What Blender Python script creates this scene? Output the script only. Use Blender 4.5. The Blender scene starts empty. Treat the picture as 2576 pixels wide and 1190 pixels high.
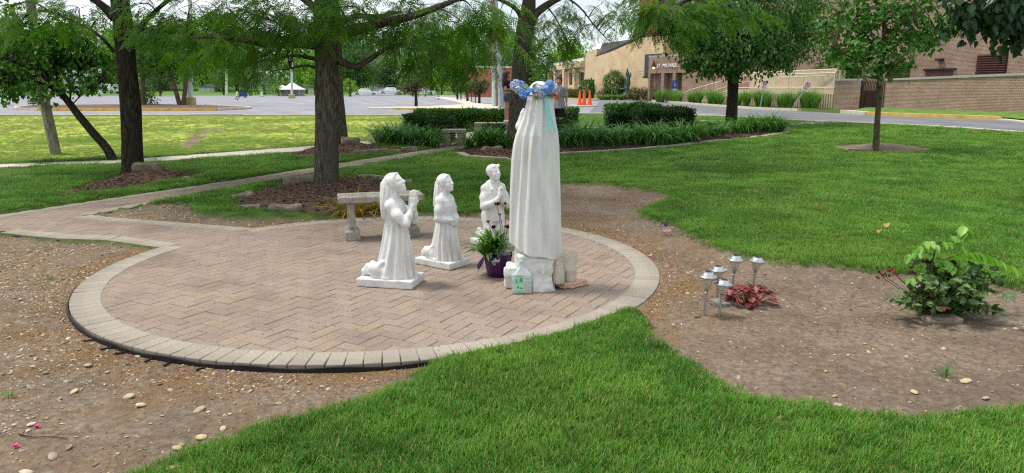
import bpy, math, random
import numpy as np
from mathutils import Vector, Matrix, Euler
random.seed(7); RNG = np.random.default_rng(7)
R = math.radians
SC = bpy.context.scene
COL = SC.collection
# ---------------------------------------------------------------- camera
CAMH, FPX, HZN = 1.55, 1810.0, 222.0        # eye height; focal length and horizon row on a 2576x1190 frame
PITCH = math.atan((595 - HZN) / FPX)
cam_d = bpy.data.cameras.new('camera'); cam = bpy.data.objects.new('camera', cam_d); COL.objects.link(cam)
cam_d.sensor_fit = 'HORIZONTAL'; cam_d.sensor_width = 36.0; cam_d.lens = 36.0 * FPX / 2576
cam.location = (0, 0, CAMH); cam.rotation_euler = (math.pi / 2 - PITCH, 0, 0)
cam_d.clip_start = 0.05; cam_d.clip_end = 2000
SC.camera = cam
# ---------------------------------------------------------------- sky, sun, exposure
SUN_EL, SUN_AZ = R(66), R(-78)               # azimuth measured from +Y towards +X
world = bpy.data.worlds.new('World'); SC.world = world; world.use_nodes = True
nt = world.node_tree; nt.nodes.clear()
sky = nt.nodes.new('ShaderNodeTexSky'); sky.sky_type = 'NISHITA'; sky.sun_disc = False
sky.sun_elevation = SUN_EL; sky.sun_rotation = SUN_AZ; sky.air_density = 1.0; sky.dust_density = 2.0; sky.ozone_density = 1.0
bg = nt.nodes.new('ShaderNodeBackground'); bg.inputs[1].default_value = 0.10
cl = nt.nodes.new('ShaderNodeBackground'); cl.inputs[0].default_value = (0.90, 0.95, 1.0, 1); cl.inputs[1].default_value = 0.88
tc = nt.nodes.new('ShaderNodeTexCoord'); mp = nt.nodes.new('ShaderNodeMapping'); mp.inputs['Scale'].default_value = (1.6, 1.6, 4.0)
nz = nt.nodes.new('ShaderNodeTexNoise'); nz.inputs['Scale'].default_value = 1.7; nz.inputs['Detail'].default_value = 6
rp = nt.nodes.new('ShaderNodeValToRGB'); rp.color_ramp.elements[0].position = 0.36; rp.color_ramp.elements[1].position = 0.62
rp.color_ramp.elements[0].color = (0.45, 0.45, 0.45, 1); rp.color_ramp.elements[1].color = (0.97, 0.97, 0.97, 1)
mx = nt.nodes.new('ShaderNodeMixShader'); wo = nt.nodes.new('ShaderNodeOutputWorld')
L = nt.links.new
L(sky.outputs[0], bg.inputs[0]); L(tc.outputs['Generated'], mp.inputs[0]); L(mp.outputs[0], nz.inputs['Vector'])
L(nz.outputs['Fac'], rp.inputs[0]); L(rp.outputs[0], mx.inputs[0]); L(bg.outputs[0], mx.inputs[1]); L(cl.outputs[0], mx.inputs[2]); L(mx.outputs[0], wo.inputs[0])
sun_d = bpy.data.lights.new('sun', 'SUN'); sun_d.energy = 2.4; sun_d.angle = R(12); sun_d.color = (1.0, 0.95, 0.87)
sun = bpy.data.objects.new('sun', sun_d); COL.objects.link(sun)
sun.rotation_euler = Vector((-math.sin(SUN_AZ) * math.cos(SUN_EL), -math.cos(SUN_AZ) * math.cos(SUN_EL), -math.sin(SUN_EL))).to_track_quat('-Z', 'Y').to_euler()
vs = SC.view_settings; vs.view_transform = 'Standard'; vs.look = 'None'; vs.exposure = 0.56; vs.gamma = 1.0; vs.use_curve_mapping = False
SC.cycles.use_denoising = False; SC.cycles.filter_width = 1.25; SC.cycles.max_bounces = 8; SC.cycles.diffuse_bounces = 5; SC.cycles.glossy_bounces = 3; SC.cycles.transmission_bounces = 6; SC.cycles.transparent_max_bounces = 8
SC.cycles.caustics_reflective = False; SC.cycles.caustics_refractive = False; SC.cycles.sample_clamp_indirect = 4
# ---------------------------------------------------------------- measuring: a pixel of the 2576x1190 frame -> a place in the world
def sm(a, b, x):
    t = np.clip((np.asarray(x, float) - a) / (b - a), 0, 1); return t * t * (3 - 2 * t)
def zt(x, y):                                # the broad lie of the land: a gentle rise behind the garden
    return 0.3 * sm(12, 32, y)
def ray(px, py):
    u = (px - 1288) / FPX; v = (595 - py) / FPX; c, s = math.cos(PITCH), math.sin(PITCH)
    return u, c + v * s, -s + v * c
def P(px, py, dz=0.0):                       # on the land
    dx, dy, dd = ray(px, py); z = 0.0
    for _ in range(14):
        t = (z + dz - CAMH) / min(dd, -1e-3); z = float(zt(dx * t, dy * t))
    return Vector((dx * t, dy * t, z))
def A(px, py, Y):                            # at a given distance
    dx, dy, dd = ray(px, py); t = Y / dy
    return Vector((dx * t, Y, CAMH + dd * t))
# ---------------------------------------------------------------- scene graph
def link(o, parent=None):
    COL.objects.link(o)
    if parent is not None: o.parent = parent
    return o
def thing(name, label, cat, loc=(0, 0, 0), rz=0.0, group=None):
    o = link(bpy.data.objects.new(name, None)); o.location = loc; o.rotation_euler = (0, 0, rz); o.empty_display_size = 0.1
    return tag(o, label, cat, group)
def tag(o, label, cat, group=None):
    o['label'] = label; o['category'] = cat
    if group: o['group'] = group
    return o
def struct(o, kind='structure'):
    o['kind'] = kind; return o
def mesh(name, V, F, mat=None, smooth=False, matidx=None):
    me = bpy.data.meshes.new(name)
    V = np.asarray(V, np.float32)
    if isinstance(F, np.ndarray):
        n, k = F.shape
        me.vertices.add(len(V)); me.vertices.foreach_set('co', V.ravel())
        me.loops.add(n * k); me.loops.foreach_set('vertex_index', F.astype(np.int32).ravel())
        me.polygons.add(n); me.polygons.foreach_set('loop_start', np.arange(0, n * k, k, dtype=np.int32))
        me.update(calc_edges=True)
    else:
        me.from_pydata([tuple(map(float, v)) for v in V], [], [tuple(f) for f in F])
    for m in (mat if isinstance(mat, (list, tuple)) else [mat]):
        if m: me.materials.append(m)
    if matidx is not None: me.polygons.foreach_set('material_index', np.asarray(matidx, np.int32))
    if smooth: me.polygons.foreach_set('use_smooth', np.ones(len(me.polygons), bool))
    me.update(); return me
def ob(name, me, parent=None, loc=(0, 0, 0), rot=(0, 0, 0), scale=None):
    o = bpy.data.objects.new(name, me); link(o, parent); o.location = loc; o.rotation_euler = rot
    if scale is not None: o.scale = scale if hasattr(scale, '__len__') else (scale,) * 3
    return o
def copy_tree(o, parent=None):
    c = o.copy(); link(c, parent)
    for ch in list(o.children): copy_tree(ch, c)
    return c
class MB:                                    # collects shapes of one part
    def __init__(s): s.V = []; s.F = []
    def add(s, V, F):
        b = len(s.V); s.V += [tuple(map(float, v)) for v in V]; s.F += [tuple(int(i) + b for i in f) for f in F]; return s
    def box(s, c, h, rz=0.0, bev=0.0, taper=1.0, M=None):
        c = Vector(c); h = Vector(h); b = min(bev, min(h) * .9)
        V = []
        if b <= 0:
            for z in (-1, 1):
                t = taper if z > 0 else 1
                for x, y in ((-1, -1), (1, -1), (1, 1), (-1, 1)): V.append(Vector((x * h.x * t, y * h.y * t, z * h.z)))
            F = [(3, 2, 1, 0), (4, 5, 6, 7), (0, 1, 5, 4), (1, 2, 6, 5), (2, 3, 7, 6), (3, 0, 4, 7)]
        else:
            rings = [(-h.z, b), (-h.z + b, 0), (h.z - b, 0), (h.z, b)]
            for z, i in rings:
                t = taper if z > 0 else 1
                X, Y = h.x * t - i, h.y * t - i; e = b if i == 0 else b * .6
                for x, y in ((-X + e, -Y), (X - e, -Y), (X, -Y + e), (X, Y - e), (X - e, Y), (-X + e, Y), (-X, Y - e), (-X, -Y + e)): V.append(Vector((x, y, z)))
            F = [tuple(range(7, -1, -1)), tuple(range(24, 32))]
            for r in range(3):
                for k in range(8): F.append((r * 8 + k, r * 8 + (k + 1) % 8, r * 8 + 8 + (k + 1) % 8, r * 8 + 8 + k))
        Q = Matrix.Rotation(rz, 3, 'Z') if M is None else M
        return s.add([Q @ v + c for v in V], F)
    def prism(s, pts, z0, z1):               # pts: CCW outline (x, y); z0/z1 numbers or lists
        n = len(pts); a = z0 if hasattr(z0, '__len__') else [z0] * n; b = z1 if hasattr(z1, '__len__') else [z1] * n
        V = [(p[0], p[1], a[i]) for i, p in enumerate(pts)] + [(p[0], p[1], b[i]) for i, p in enumerate(pts)]
        return s.add(V, [tuple(range(n - 1, -1, -1)), tuple(range(n, 2 * n))] + [(i, (i + 1) % n, n + (i + 1) % n, n + i) for i in range(n)])
    def tube(s, pts, rad, n=8, cap=True, flat=1.0):
        V, F = tube_np(pts, rad, n, flat); s.add(V, F.tolist())
        if cap:
            m = len(pts); b = len(s.V) - m * n
            s.F.append(tuple(b + i for i in range(n - 1, -1, -1))); s.F.append(tuple(b + (m - 1) * n + i for i in range(n)))
        return s
    def lathe(s, prof, n=24, c=(0, 0, 0)):    # prof: (r, z) from bottom to top
        V = []; F = []
        for r, z in prof:
            for k in range(n):
                a = 2 * math.pi * k / n; V.append((c[0] + r * math.cos(a), c[1] + r * math.sin(a), c[2] + z))
        for i in range(len(prof) - 1):
            for k in range(n): F.append((i * n + k, i * n + (k + 1) % n, (i + 1) * n + (k + 1) % n, (i + 1) * n + k))
        if prof[0][0] > 1e-4: F.append(tuple(range(n - 1, -1, -1)))
        if prof[-1][0] > 1e-4: F.append(tuple((len(prof) - 1) * n + k for k in range(n)))
        return s.add(V, F)
    def quad(s, a, b, c, d): return s.add([a, b, c, d], [(0, 1, 2, 3)])
    def build(s, name, mat, parent=None, smooth=False, loc=(0, 0, 0), rot=(0, 0, 0)):
        o = ob(name, mesh(name, s.V, s.F, mat, False), parent, loc, rot)
        if smooth: shade(o.data, 40)
        return o
def shade(me, deg=40):
    me.polygons.foreach_set('use_smooth', np.ones(len(me.polygons), bool))
    try: me.set_sharp_from_angle(angle=R(deg))
    except Exception: pass
def tube_np(pts, rad, n=8, flat=1.0):
    pts = np.asarray([tuple(p) for p in pts], float); m = len(pts)
    rad = np.full(m, rad, float) if np.isscalar(rad) else np.asarray(rad, float)
    T = np.gradient(pts, axis=0); T /= np.linalg.norm(T, axis=1)[:, None] + 1e-12
    up = np.array([0, 0, 1.0]) if abs(T[0][2]) < .9 else np.array([1.0, 0, 0])
    N = np.zeros_like(T); x = np.cross(up, T[0]); x /= np.linalg.norm(x)
    for i in range(m):
        x = x - T[i] * x.dot(T[i]); x /= np.linalg.norm(x) + 1e-12; N[i] = x
    B = np.cross(T, N); a = np.arange(n) * 2 * math.pi / n
    V = pts[:, None] + rad[:, None, None] * (np.cos(a)[None, :, None] * N[:, None] + flat * np.sin(a)[None, :, None] * B[:, None])
    i = np.arange(m - 1)[:, None] * n; k = np.arange(n)[None]; k2 = (k + 1) % n
    return V.reshape(-1, 3), np.stack([i + k, i + k2, i + n + k2, i + n + k], -1).reshape(-1, 4)
def curve(pts, n=12):                         # Catmull-Rom through points
    p = np.asarray([tuple(q) for q in pts], float); p = np.vstack([2 * p[0] - p[1], p, 2 * p[-1] - p[-2]]); out = []
    for i in range(1, len(p) - 2):
        for t in np.linspace(0, 1, n, endpoint=False):
            a, b, c, d = p[i - 1:i + 3]
            out.append(.5 * (2 * b + (c - a) * t + (2 * a - 5 * b + 4 * c - d) * t * t + (3 * b - a - 3 * c + d) * t ** 3))
    out.append(p[-2]); return np.array(out)
# ---------------------------------------------------------------- value noise on numpy arrays
_perm = RNG.integers(0, 1 << 16, 4096)
def _h(i, j, k): return _perm[(_perm[(_perm[i & 4095] + j) & 4095] + k) & 4095] / 65535.0
def vnoise(x, y, z=0.0):
    x, y, z = np.broadcast_arrays(np.asarray(x, float), np.asarray(y, float), np.asarray(z, float))
    i, j, k = np.floor(x).astype(int), np.floor(y).astype(int), np.floor(z).astype(int); u, v, w = x - i, y - j, z - k
    u, v, w = (t * t * (3 - 2 * t) for t in (u, v, w)); r = 0
    for a in (0, 1):
        for b in (0, 1):
            for c in (0, 1): r = r + (u if a else 1 - u) * (v if b else 1 - v) * (w if c else 1 - w) * _h(i + a, j + b, k + c)
    return r
def fbm(x, y, z=0.0, o=4):
    r = 0; a = .5
    for k in range(o): r = r + a * (vnoise(x * 2 ** k + 13 * k, y * 2 ** k + 7 * k, np.asarray(z) * 2 ** k) - .5); a *= .5
    return r
# ---------------------------------------------------------------- materials
def C(r, g, b): return tuple(((c / 255) / 12.92 if c / 255 <= .04045 else ((c / 255 + .055) / 1.055) ** 2.4) for c in (r, g, b)) + (1,)
def mat(name, cols, scale=8.0, rough=.7, bump=0.0, bscale=None, detail=6, metal=0.0, spec=.35, stretch=(1, 1, 1), rnd=None, trans=None, alpha=None, coord='Object', ramp=(.3, .7), second=None, bdist=.02):
    """a procedural surface: noise through a ramp of colours, optional colour change per piece (rnd: 'object' or 'island'), bump, translucency"""
    m = bpy.data.materials.new(name); m.use_nodes = True; t = m.node_tree; N = t.nodes.new; K = t.links.new
    p = t.nodes['Principled BSDF']; out = t.nodes['Material Output']
    tcn = N('ShaderNodeTexCoord'); mpn = N('ShaderNodeMapping'); mpn.inputs['Scale'].default_value = stretch
    K(N('ShaderNodeNewGeometry').outputs['Position'] if coord == 'World' else tcn.outputs[coord], mpn.inputs[0])
    nn = N('ShaderNodeTexNoise'); nn.inputs['Scale'].default_value = scale; nn.inputs['Detail'].default_value = detail; nn.inputs['Roughness'].default_value = .6; K(mpn.outputs[0], nn.inputs['Vector'])
    fac = nn.outputs['Fac']
    rm = N('ShaderNodeValToRGB'); e = rm.color_ramp.elements
    pos = np.linspace(ramp[0], ramp[1], len(cols)) if len(cols) > 1 else [0.5]
    e[0].position = pos[0]; e[0].color = cols[0]
    e[1].position = pos[-1] if len(cols) > 1 else 1.0; e[1].color = cols[-1]
    for q, c in zip(pos[1:-1], cols[1:-1]): e.new(q).color = c
    K(fac, rm.inputs[0]); col = rm.outputs[0]
    if second:                                # (colours mask scale, colour, lo, hi): larger blotches
        n2 = N('ShaderNodeTexNoise'); n2.inputs['Scale'].default_value = second[0]; n2.inputs['Detail'].default_value = 4; K(mpn.outputs[0], n2.inputs['Vector'])
        mr = N('ShaderNodeMapRange'); mr.inputs[1].default_value = second[2]; mr.inputs[2].default_value = second[3]; K(n2.outputs['Fac'], mr.inputs[0])
        mi = N('ShaderNodeMix'); mi.data_type = 'RGBA'; K(mr.outputs[0], mi.inputs[0]); K(col, mi.inputs[6]); mi.inputs[7].default_value = second[1]; col = mi.outputs[2]
    if rnd:
        src = N('ShaderNodeObjectInfo').outputs['Random'] if rnd[0] == 'object' else N('ShaderNodeNewGeometry').outputs['Random Per Island']
        r2 = N('ShaderNodeValToRGB'); e = r2.color_ramp.elements; cs = rnd[1]; ps = np.linspace(0, 1, len(cs))
        e[0].color = cs[0]; e[1].color = cs[-1]
        for q, c in zip(ps[1:-1], cs[1:-1]): e.new(q).color = c
        K(src, r2.inputs[0]); mi = N('ShaderNodeMix'); mi.data_type = 'RGBA'; mi.blend_type = 'MULTIPLY' if len(rnd) < 3 else rnd[2]; mi.inputs[0].default_value = 1.0 if len(rnd) < 4 else rnd[3]
        K(col, mi.inputs[6]); K(r2.outputs[0], mi.inputs[7]); col = mi.outputs[2]
    K(col, p.inputs['Base Color']); p.inputs['Roughness'].default_value = rough; p.inputs['Metallic'].default_value = metal; p.inputs['Specular IOR Level'].default_value = spec
    if bump:
        bn = N('ShaderNodeBump'); bn.inputs['Strength'].default_value = bump; bn.inputs['Distance'].default_value = bdist
        if bscale:
            n3 = N('ShaderNodeTexNoise'); n3.inputs['Scale'].default_value = bscale; n3.inputs['Detail'].default_value = 8; K(mpn.outputs[0], n3.inputs['Vector']); K(n3.outputs['Fac'], bn.inputs['Height'])
        else: K(fac, bn.inputs['Height'])
        K(bn.outputs[0], p.inputs['Normal'])
    if trans:                                 # leaf: part of the light passes through
        tr = N('ShaderNodeBsdfTranslucent'); K(col, tr.inputs[0])
        if isinstance(trans, tuple):
            g = N('ShaderNodeMix'); g.data_type = 'RGBA'; g.blend_type = 'MULTIPLY'; g.inputs[0].default_value = 1; K(col, g.inputs[6]); g.inputs[7].default_value = trans[1]; K(g.outputs[2], tr.inputs[0]); w = trans[0]
        else: w = trans
        ms = N('ShaderNodeMixShader'); ms.inputs[0].default_value = w; K(p.outputs[0], ms.inputs[1]); K(tr.outputs[0], ms.inputs[2]); K(ms.outputs[0], out.inputs[0])
    if alpha is not None: p.inputs['Alpha'].default_value = alpha
    return m
def brickmat(name, c1, c2, mortar, bw=.21, bh=.075, msize=.010, bump=.4, axis='wall', rough=.85):
    """laid brick in world metres: u runs along the wall, v is height"""
    m = bpy.data.materials.new(name); m.use_nodes = True; t = m.node_tree; N = t.nodes.new; K = t.links.new; p = t.nodes['Principled BSDF']
    uv = N('ShaderNodeUVMap'); uv.uv_map = 'uv'
    b = N('ShaderNodeTexBrick'); b.inputs['Color1'].default_value = c1; b.inputs['Color2'].default_value = c2; b.inputs['Mortar'].default_value = mortar
    b.inputs['Scale'].default_value = 1; b.inputs['Mortar Size'].default_value = msize; b.inputs['Brick Width'].default_value = bw; b.inputs['Row Height'].default_value = bh; b.inputs['Bias'].default_value = -.1; b.inputs['Mortar Smooth'].default_value = .2
    K(uv.outputs[0], b.inputs['Vector'])
    n = N('ShaderNodeTexNoise'); n.inputs['Scale'].default_value = .9; n.inputs['Detail'].default_value = 7; K(uv.outputs[0], n.inputs['Vector'])
    r = N('ShaderNodeMapRange'); r.inputs[1].default_value = .3; r.inputs[2].default_value = .75; r.inputs[3].default_value = .82; r.inputs[4].default_value = 1.15; K(n.outputs['Fac'], r.inputs[0])
    x = N('ShaderNodeMix'); x.data_type = 'RGBA'; x.blend_type = 'MULTIPLY'; x.inputs[0].default_value = 1; K(b.outputs['Color'], x.inputs[6]); K(r.outputs[0], x.inputs[7]); K(x.outputs[2], p.inputs['Base Color'])
    bn = N('ShaderNodeBump'); bn.inputs['Strength'].default_value = bump; bn.inputs['Distance'].default_value = .01; bn.invert = True; K(b.outputs['Fac'], bn.inputs['Height']); K(bn.outputs[0], p.inputs['Normal'])
    p.inputs['Roughness'].default_value = rough; p.inputs['Specular IOR Level'].default_value = .2
    return m
def glassmat(name, col, rough=.1, mixc=.35, ior=1.45):
    """thin cloudy glass or plastic: clear share, shiny coat and a little of its own colour"""
    m = bpy.data.materials.new(name); m.use_nodes = True; t = m.node_tree; N = t.nodes.new; K = t.links.new
    p = t.nodes['Principled BSDF']; p.inputs['Base Color'].default_value = col; p.inputs['Roughness'].default_value = rough
    tr = N('ShaderNodeBsdfTransparent'); tr.inputs[0].default_value = tuple(.93 + .07 * c for c in col[:3]) + (1,)
    nn = N('ShaderNodeTexNoise'); nn.inputs['Scale'].default_value = 14; mr = N('ShaderNodeMapRange'); mr.inputs[1].default_value = .3; mr.inputs[2].default_value = .7; mr.inputs[3].default_value = mixc * .7; mr.inputs[4].default_value = min(1, mixc * 1.35)
    tcn = N('ShaderNodeTexCoord'); K(tcn.outputs['Object'], nn.inputs['Vector']); K(nn.outputs['Fac'], mr.inputs[0])
    ms = N('ShaderNodeMixShader'); K(mr.outputs[0], ms.inputs[0]); K(tr.outputs[0], ms.inputs[1]); K(p.outputs[0], ms.inputs[2]); K(ms.outputs[0], t.nodes['Material Output'].inputs[0])
    return m
# ---------------------------------------------------------------- solid shapes from distance fields (statues, stones, people)
class Field:
    def __init__(s, lo, hi, h):
        s.lo = np.array(lo, float); s.h = h; s.n = np.ceil((np.array(hi) - s.lo) / h).astype(int) + 1
        s.ax = [s.lo[i] + h * np.arange(s.n[i]) for i in range(3)]
        s.d = np.full(s.n, 1.0, np.float32)
    def blk(s, lo, hi):
        a = np.clip(np.floor((np.array(lo) - s.lo) / s.h).astype(int), 0, s.n); b = np.clip(np.ceil((np.array(hi) - s.lo) / s.h).astype(int) + 1, 0, s.n)
        sl = tuple(slice(a[i], b[i]) for i in range(3))
        return sl, s.ax[0][sl[0]][:, None, None], s.ax[1][sl[1]][None, :, None], s.ax[2][sl[2]][None, None, :]
    def put(s, fn, lo, hi, k=.01, cut=False):
        m = k + 3 * s.h; sl, X, Y, Z = s.blk(np.array(lo) - m, np.array(hi) + m)
        a = s.d[sl]
        if a.size == 0: return s
        b = np.broadcast_to(np.asarray(fn(X, Y, Z), np.float32), a.shape)
        if cut: a, b = -a, b
        q = np.maximum(k - np.abs(a - b), 0) / max(k, 1e-6); r = np.minimum(a, b) - q * q * k * .25
        s.d[sl] = -r if cut else r
        return s
    def cap(s, a, b, ra, rb=None, k=.012, cut=False):
        rb = ra if rb is None else rb; a = np.array(a, float); b = np.array(b, float); ab = b - a; L2 = ab.dot(ab) + 1e-12; m = max(ra, rb)
        def fn(X, Y, Z):
            t = np.clip(((X - a[0]) * ab[0] + (Y - a[1]) * ab[1] + (Z - a[2]) * ab[2]) / L2, 0, 1)
            return np.sqrt((X - a[0] - t * ab[0]) ** 2 + (Y - a[1] - t * ab[1]) ** 2 + (Z - a[2] - t * ab[2]) ** 2) - (ra + (rb - ra) * t)
        return s.put(fn, np.minimum(a, b) - m, np.maximum(a, b) + m, k, cut)
    def chain(s, pts, rad, k=.012):
        for i in range(len(pts) - 1): s.cap(pts[i], pts[i + 1], rad[i], rad[i + 1], k)
        return s
    def ell(s, c, r, rot=(0, 0, 0), k=.012, cut=False):
        M = np.array(Euler([R(a) for a in rot]).to_matrix()).T; c = np.array(c, float); r = np.array(r, float); m = r.max()
        def fn(X, Y, Z):
            x, y, z = X - c[0], Y - c[1], Z - c[2]
            q = [M[i][0] * x + M[i][1] * y + M[i][2] * z for i in range(3)]
            k0 = np.sqrt(sum((q[i] / r[i]) ** 2 for i in range(3))); k1 = np.sqrt(sum((q[i] / r[i] ** 2) ** 2 for i in range(3))) + 1e-9
            return k0 * (k0 - 1) / k1
        return s.put(fn, c - m, c + m, k, cut)
    def box(s, c, hh, rot=(0, 0, 0), rr=.01, k=.005, cut=False, noise=None):
        M = np.array(Euler([R(a) for a in rot]).to_matrix()).T; c = np.array(c, float); hh = np.array(hh, float) - rr; m = np.linalg.norm(hh) + rr + .02
        def fn(X, Y, Z):
            x, y, z = X - c[0], Y - c[1], Z - c[2]
            q = [np.abs(M[i][0] * x + M[i][1] * y + M[i][2] * z) - hh[i] for i in range(3)]
            d = np.sqrt(sum(np.maximum(t, 0) ** 2 for t in q)) + np.minimum(np.maximum(np.maximum(q[0], q[1]), q[2]), 0) - rr
            if noise: d = d + noise[1] * 2 * fbm(X * noise[0], Y * noise[0], Z * noise[0], 3)
            return d
        return s.put(fn, c - m, c + m, k, cut)
    def loft(s, prof, fold=None, k=.01, lean=None):
        """prof rows: z, cx, cy, rx, ry ; fold(theta, z) -> displacement"""
        pr = np.array(prof, float); z0, z1 = pr[0, 0], pr[-1, 0]; m = pr[:, 3:].max() + .03
        def fn(X, Y, Z):
            cx, cy, rx, ry = (np.interp(Z, pr[:, 0], pr[:, i]) for i in range(1, 5))
            x, y = X - cx, Y - cy; q = np.sqrt((x / rx) ** 2 + (y / ry) ** 2)
            d = (q - 1) * np.minimum(rx, ry)
            if fold: d = d - fold(np.arctan2(y / ry, x / rx), Z)
            return np.maximum(d * .85, np.maximum(z0 - Z, Z - z1))
        lo = [pr[:, 1].min() - m, pr[:, 2].min() - m, z0]; hi = [pr[:, 1].max() + m, pr[:, 2].max() + m, z1]
        return s.put(fn, lo, hi, k)
    def net(s):
        d = s.d; nx, ny, nz = d.shape; S = d < 0
        cn = np.zeros((nx - 1, ny - 1, nz - 1), np.int8)
        for a in (0, 1):
            for b in (0, 1):
                for c in (0, 1): cn += S[a:nx - 1 + a, b:ny - 1 + b, c:nz - 1 + c]
        cell = (cn > 0) & (cn < 8); idx = np.argwhere(cell); vid = np.full(cell.shape, -1, np.int64); vid[cell] = np.arange(len(idx))
        acc = np.zeros((len(idx), 3)); cnt = np.zeros(len(idx)); i, j, k = idx.T; off = [(a, b, c) for a in (0, 1) for b in (0, 1) for c in (0, 1)]
        for p in off:
            for ax in range(3):
                if p[ax]: continue
                q = list(p); q[ax] = 1
                da = d[i + p[0], j + p[1], k + p[2]]; db = d[i + q[0], j + q[1], k + q[2]]; cr = (da < 0) != (db < 0)
                t = np.where(cr, da / np.where(cr, da - db, 1), 0)
                pt = np.repeat(np.array(p, float)[None], len(idx), 0); pt[:, ax] = t
                acc[cr] += pt[cr]; cnt[cr] += 1
        V = s.lo + s.h * (idx + acc / cnt[:, None]); Fs = []
        for ax in range(3):
            sl0 = [slice(None)] * 3; sl1 = [slice(None)] * 3; sl0[ax] = slice(0, -1); sl1[ax] = slice(1, None)
            a, b = S[tuple(sl0)], S[tuple(sl1)]; e = np.argwhere(a != b); u, v = [(1, 2), (2, 0), (0, 1)][ax]
            e = e[(e[:, u] > 0) & (e[:, v] > 0) & (e[:, u] < d.shape[u] - 1) & (e[:, v] < d.shape[v] - 1)]
            def cidx(du, dv):
                q = e.copy(); q[:, u] -= du; q[:, v] -= dv; return vid[q[:, 0], q[:, 1], q[:, 2]]
            qd = np.stack([cidx(1, 1), cidx(0, 1), cidx(0, 0), cidx(1, 0)], 1); fl = ~a[tuple(e.T)]
            qd[fl] = qd[fl][:, ::-1]; Fs.append(qd)
        return V, np.concatenate(Fs)
    def build(s, name, m, parent=None, loc=(0, 0, 0), rot=(0, 0, 0)):
        V, F = s.net(); return ob(name, mesh(name, V, F, m, True), parent, loc, rot)
# ---------------------------------------------------------------- outlines
def inpoly(x, y, poly):
    x = np.asarray(x, float); y = np.asarray(y, float); r = np.zeros(np.broadcast(x, y).shape, bool); n = len(poly)
    for i in range(n):
        x1, y1 = poly[i][:2]; x2, y2 = poly[(i + 1) % n][:2]
        if y1 == y2: continue
        r ^= ((y1 > y) != (y2 > y)) & (x < (x2 - x1) * (y - y1) / (y2 - y1) + x1)
    return r
def sdist(x, y, poly):                        # signed distance, negative inside
    x = np.asarray(x, float); y = np.asarray(y, float); best = np.full(np.broadcast(x, y).shape, 1e9); n = len(poly)
    for i in range(n):
        ax, ay = poly[i][:2]; bx, by = poly[(i + 1) % n][:2]; dx, dy = bx - ax, by - ay
        t = np.clip(((x - ax) * dx + (y - ay) * dy) / (dx * dx + dy * dy + 1e-12), 0, 1)
        best = np.minimum(best, (x - ax - t * dx) ** 2 + (y - ay - t * dy) ** 2)
    return np.where(inpoly(x, y, poly), -1, 1) * np.sqrt(best)
def PX(*pts): return [tuple(P(a, b)[:2]) for a, b in pts]
def scatter(name, pts, rot, scl, idx, protos, parent=None):
    """many small pieces nobody could count: one object, copies set on its points"""
    me = mesh(name, pts, np.zeros((0, 3), np.int32)); n = len(pts)
    for nm, ty, arr in (('rot', 'FLOAT_VECTOR', rot), ('scl', 'FLOAT_VECTOR', scl), ('idx', 'INT', idx)):
        at = me.attributes.new(nm, ty, 'POINT')
        at.data.foreach_set('vector' if ty == 'FLOAT_VECTOR' else 'value', np.ascontiguousarray(arr, np.float32 if ty != 'INT' else np.int32).ravel())
    o = ob(name, me, parent); o['kind'] = 'stuff'
    pc = bpy.data.collections.new(name + '_pieces')
    for i, pm in enumerate(protos): pc.objects.link(bpy.data.objects.new('%s_piece_%02d' % (name, i), pm))
    g = bpy.data.node_groups.new(name + '_nodes', 'GeometryNodeTree')
    g.interface.new_socket('Geometry', in_out='INPUT', socket_type='NodeSocketGeometry'); g.interface.new_socket('Geometry', in_out='OUTPUT', socket_type='NodeSocketGeometry')
    N = g.nodes.new; gi = N('NodeGroupInput'); go = N('NodeGroupOutput'); ci = N('GeometryNodeCollectionInfo'); ci.inputs[0].default_value = pc; ci.inputs[1].default_value = True; ci.inputs[2].default_value = True
    ip = N('GeometryNodeInstanceOnPoints'); ip.inputs['Pick Instance'].default_value = True
    def attr(nm, ty):
        a = N('GeometryNodeInputNamedAttribute'); a.data_type = ty; a.inputs[0].default_value = nm; return a.outputs[0]
    K = g.links.new; K(gi.outputs[0], ip.inputs['Points']); K(ci.outputs[0], ip.inputs['Instance']); K(attr('idx', 'INT'), ip.inputs['Instance Index'])
    er = N('FunctionNodeEulerToRotation'); K(attr('rot', 'FLOAT_VECTOR'), er.inputs[0]); K(er.outputs[0], ip.inputs['Rotation'])
    K(attr('scl', 'FLOAT_VECTOR'), ip.inputs['Scale']); K(ip.outputs[0], go.inputs[0])
    md = o.modifiers.new('pieces', 'NODES'); md.node_group = g
    return o
# ================================================================ the lie of the garden
PC = (-1.155, 6.325); PR = 2.445; PB = .212                    # patio centre, radius, border width
def circ(c, r, n=72): return [(c[0] + r * math.cos(2 * math.pi * k / n), c[1] + r * math.sin(2 * math.pi * k / n)) for k in range(n)]
PATIO = circ(PC, PR)
PATH_UP = PX((0, 540), (240, 504), (425, 477), (644, 444), (846, 411), (1160, 363))
PATH_UP = [(-8.6, 4.6)] + [(-7.6, 6.6)] + PATH_UP + [(-1.0, 21.6)]
PATH_LOW = PX((230, 540), (375, 514), (644, 467), (846, 431), (1151, 375)) + [(-.15, 20.9)]
LINK_UP = PX((230, 540), (295, 548), (450, 559), (644, 574)) + [(-2.55, 7.86)]
LINK_LOW = [(-7.3, 4.0), (-6.6, 6.2)] + PX((0, 585), (150, 600), (263, 603), (410, 623)) + [(-3.2, 6.9)]
PATH = PATH_UP + PATH_LOW[::-1] + LINK_UP[1:] + [(-2.2, 7.3)] + LINK_LOW[::-1]
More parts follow.
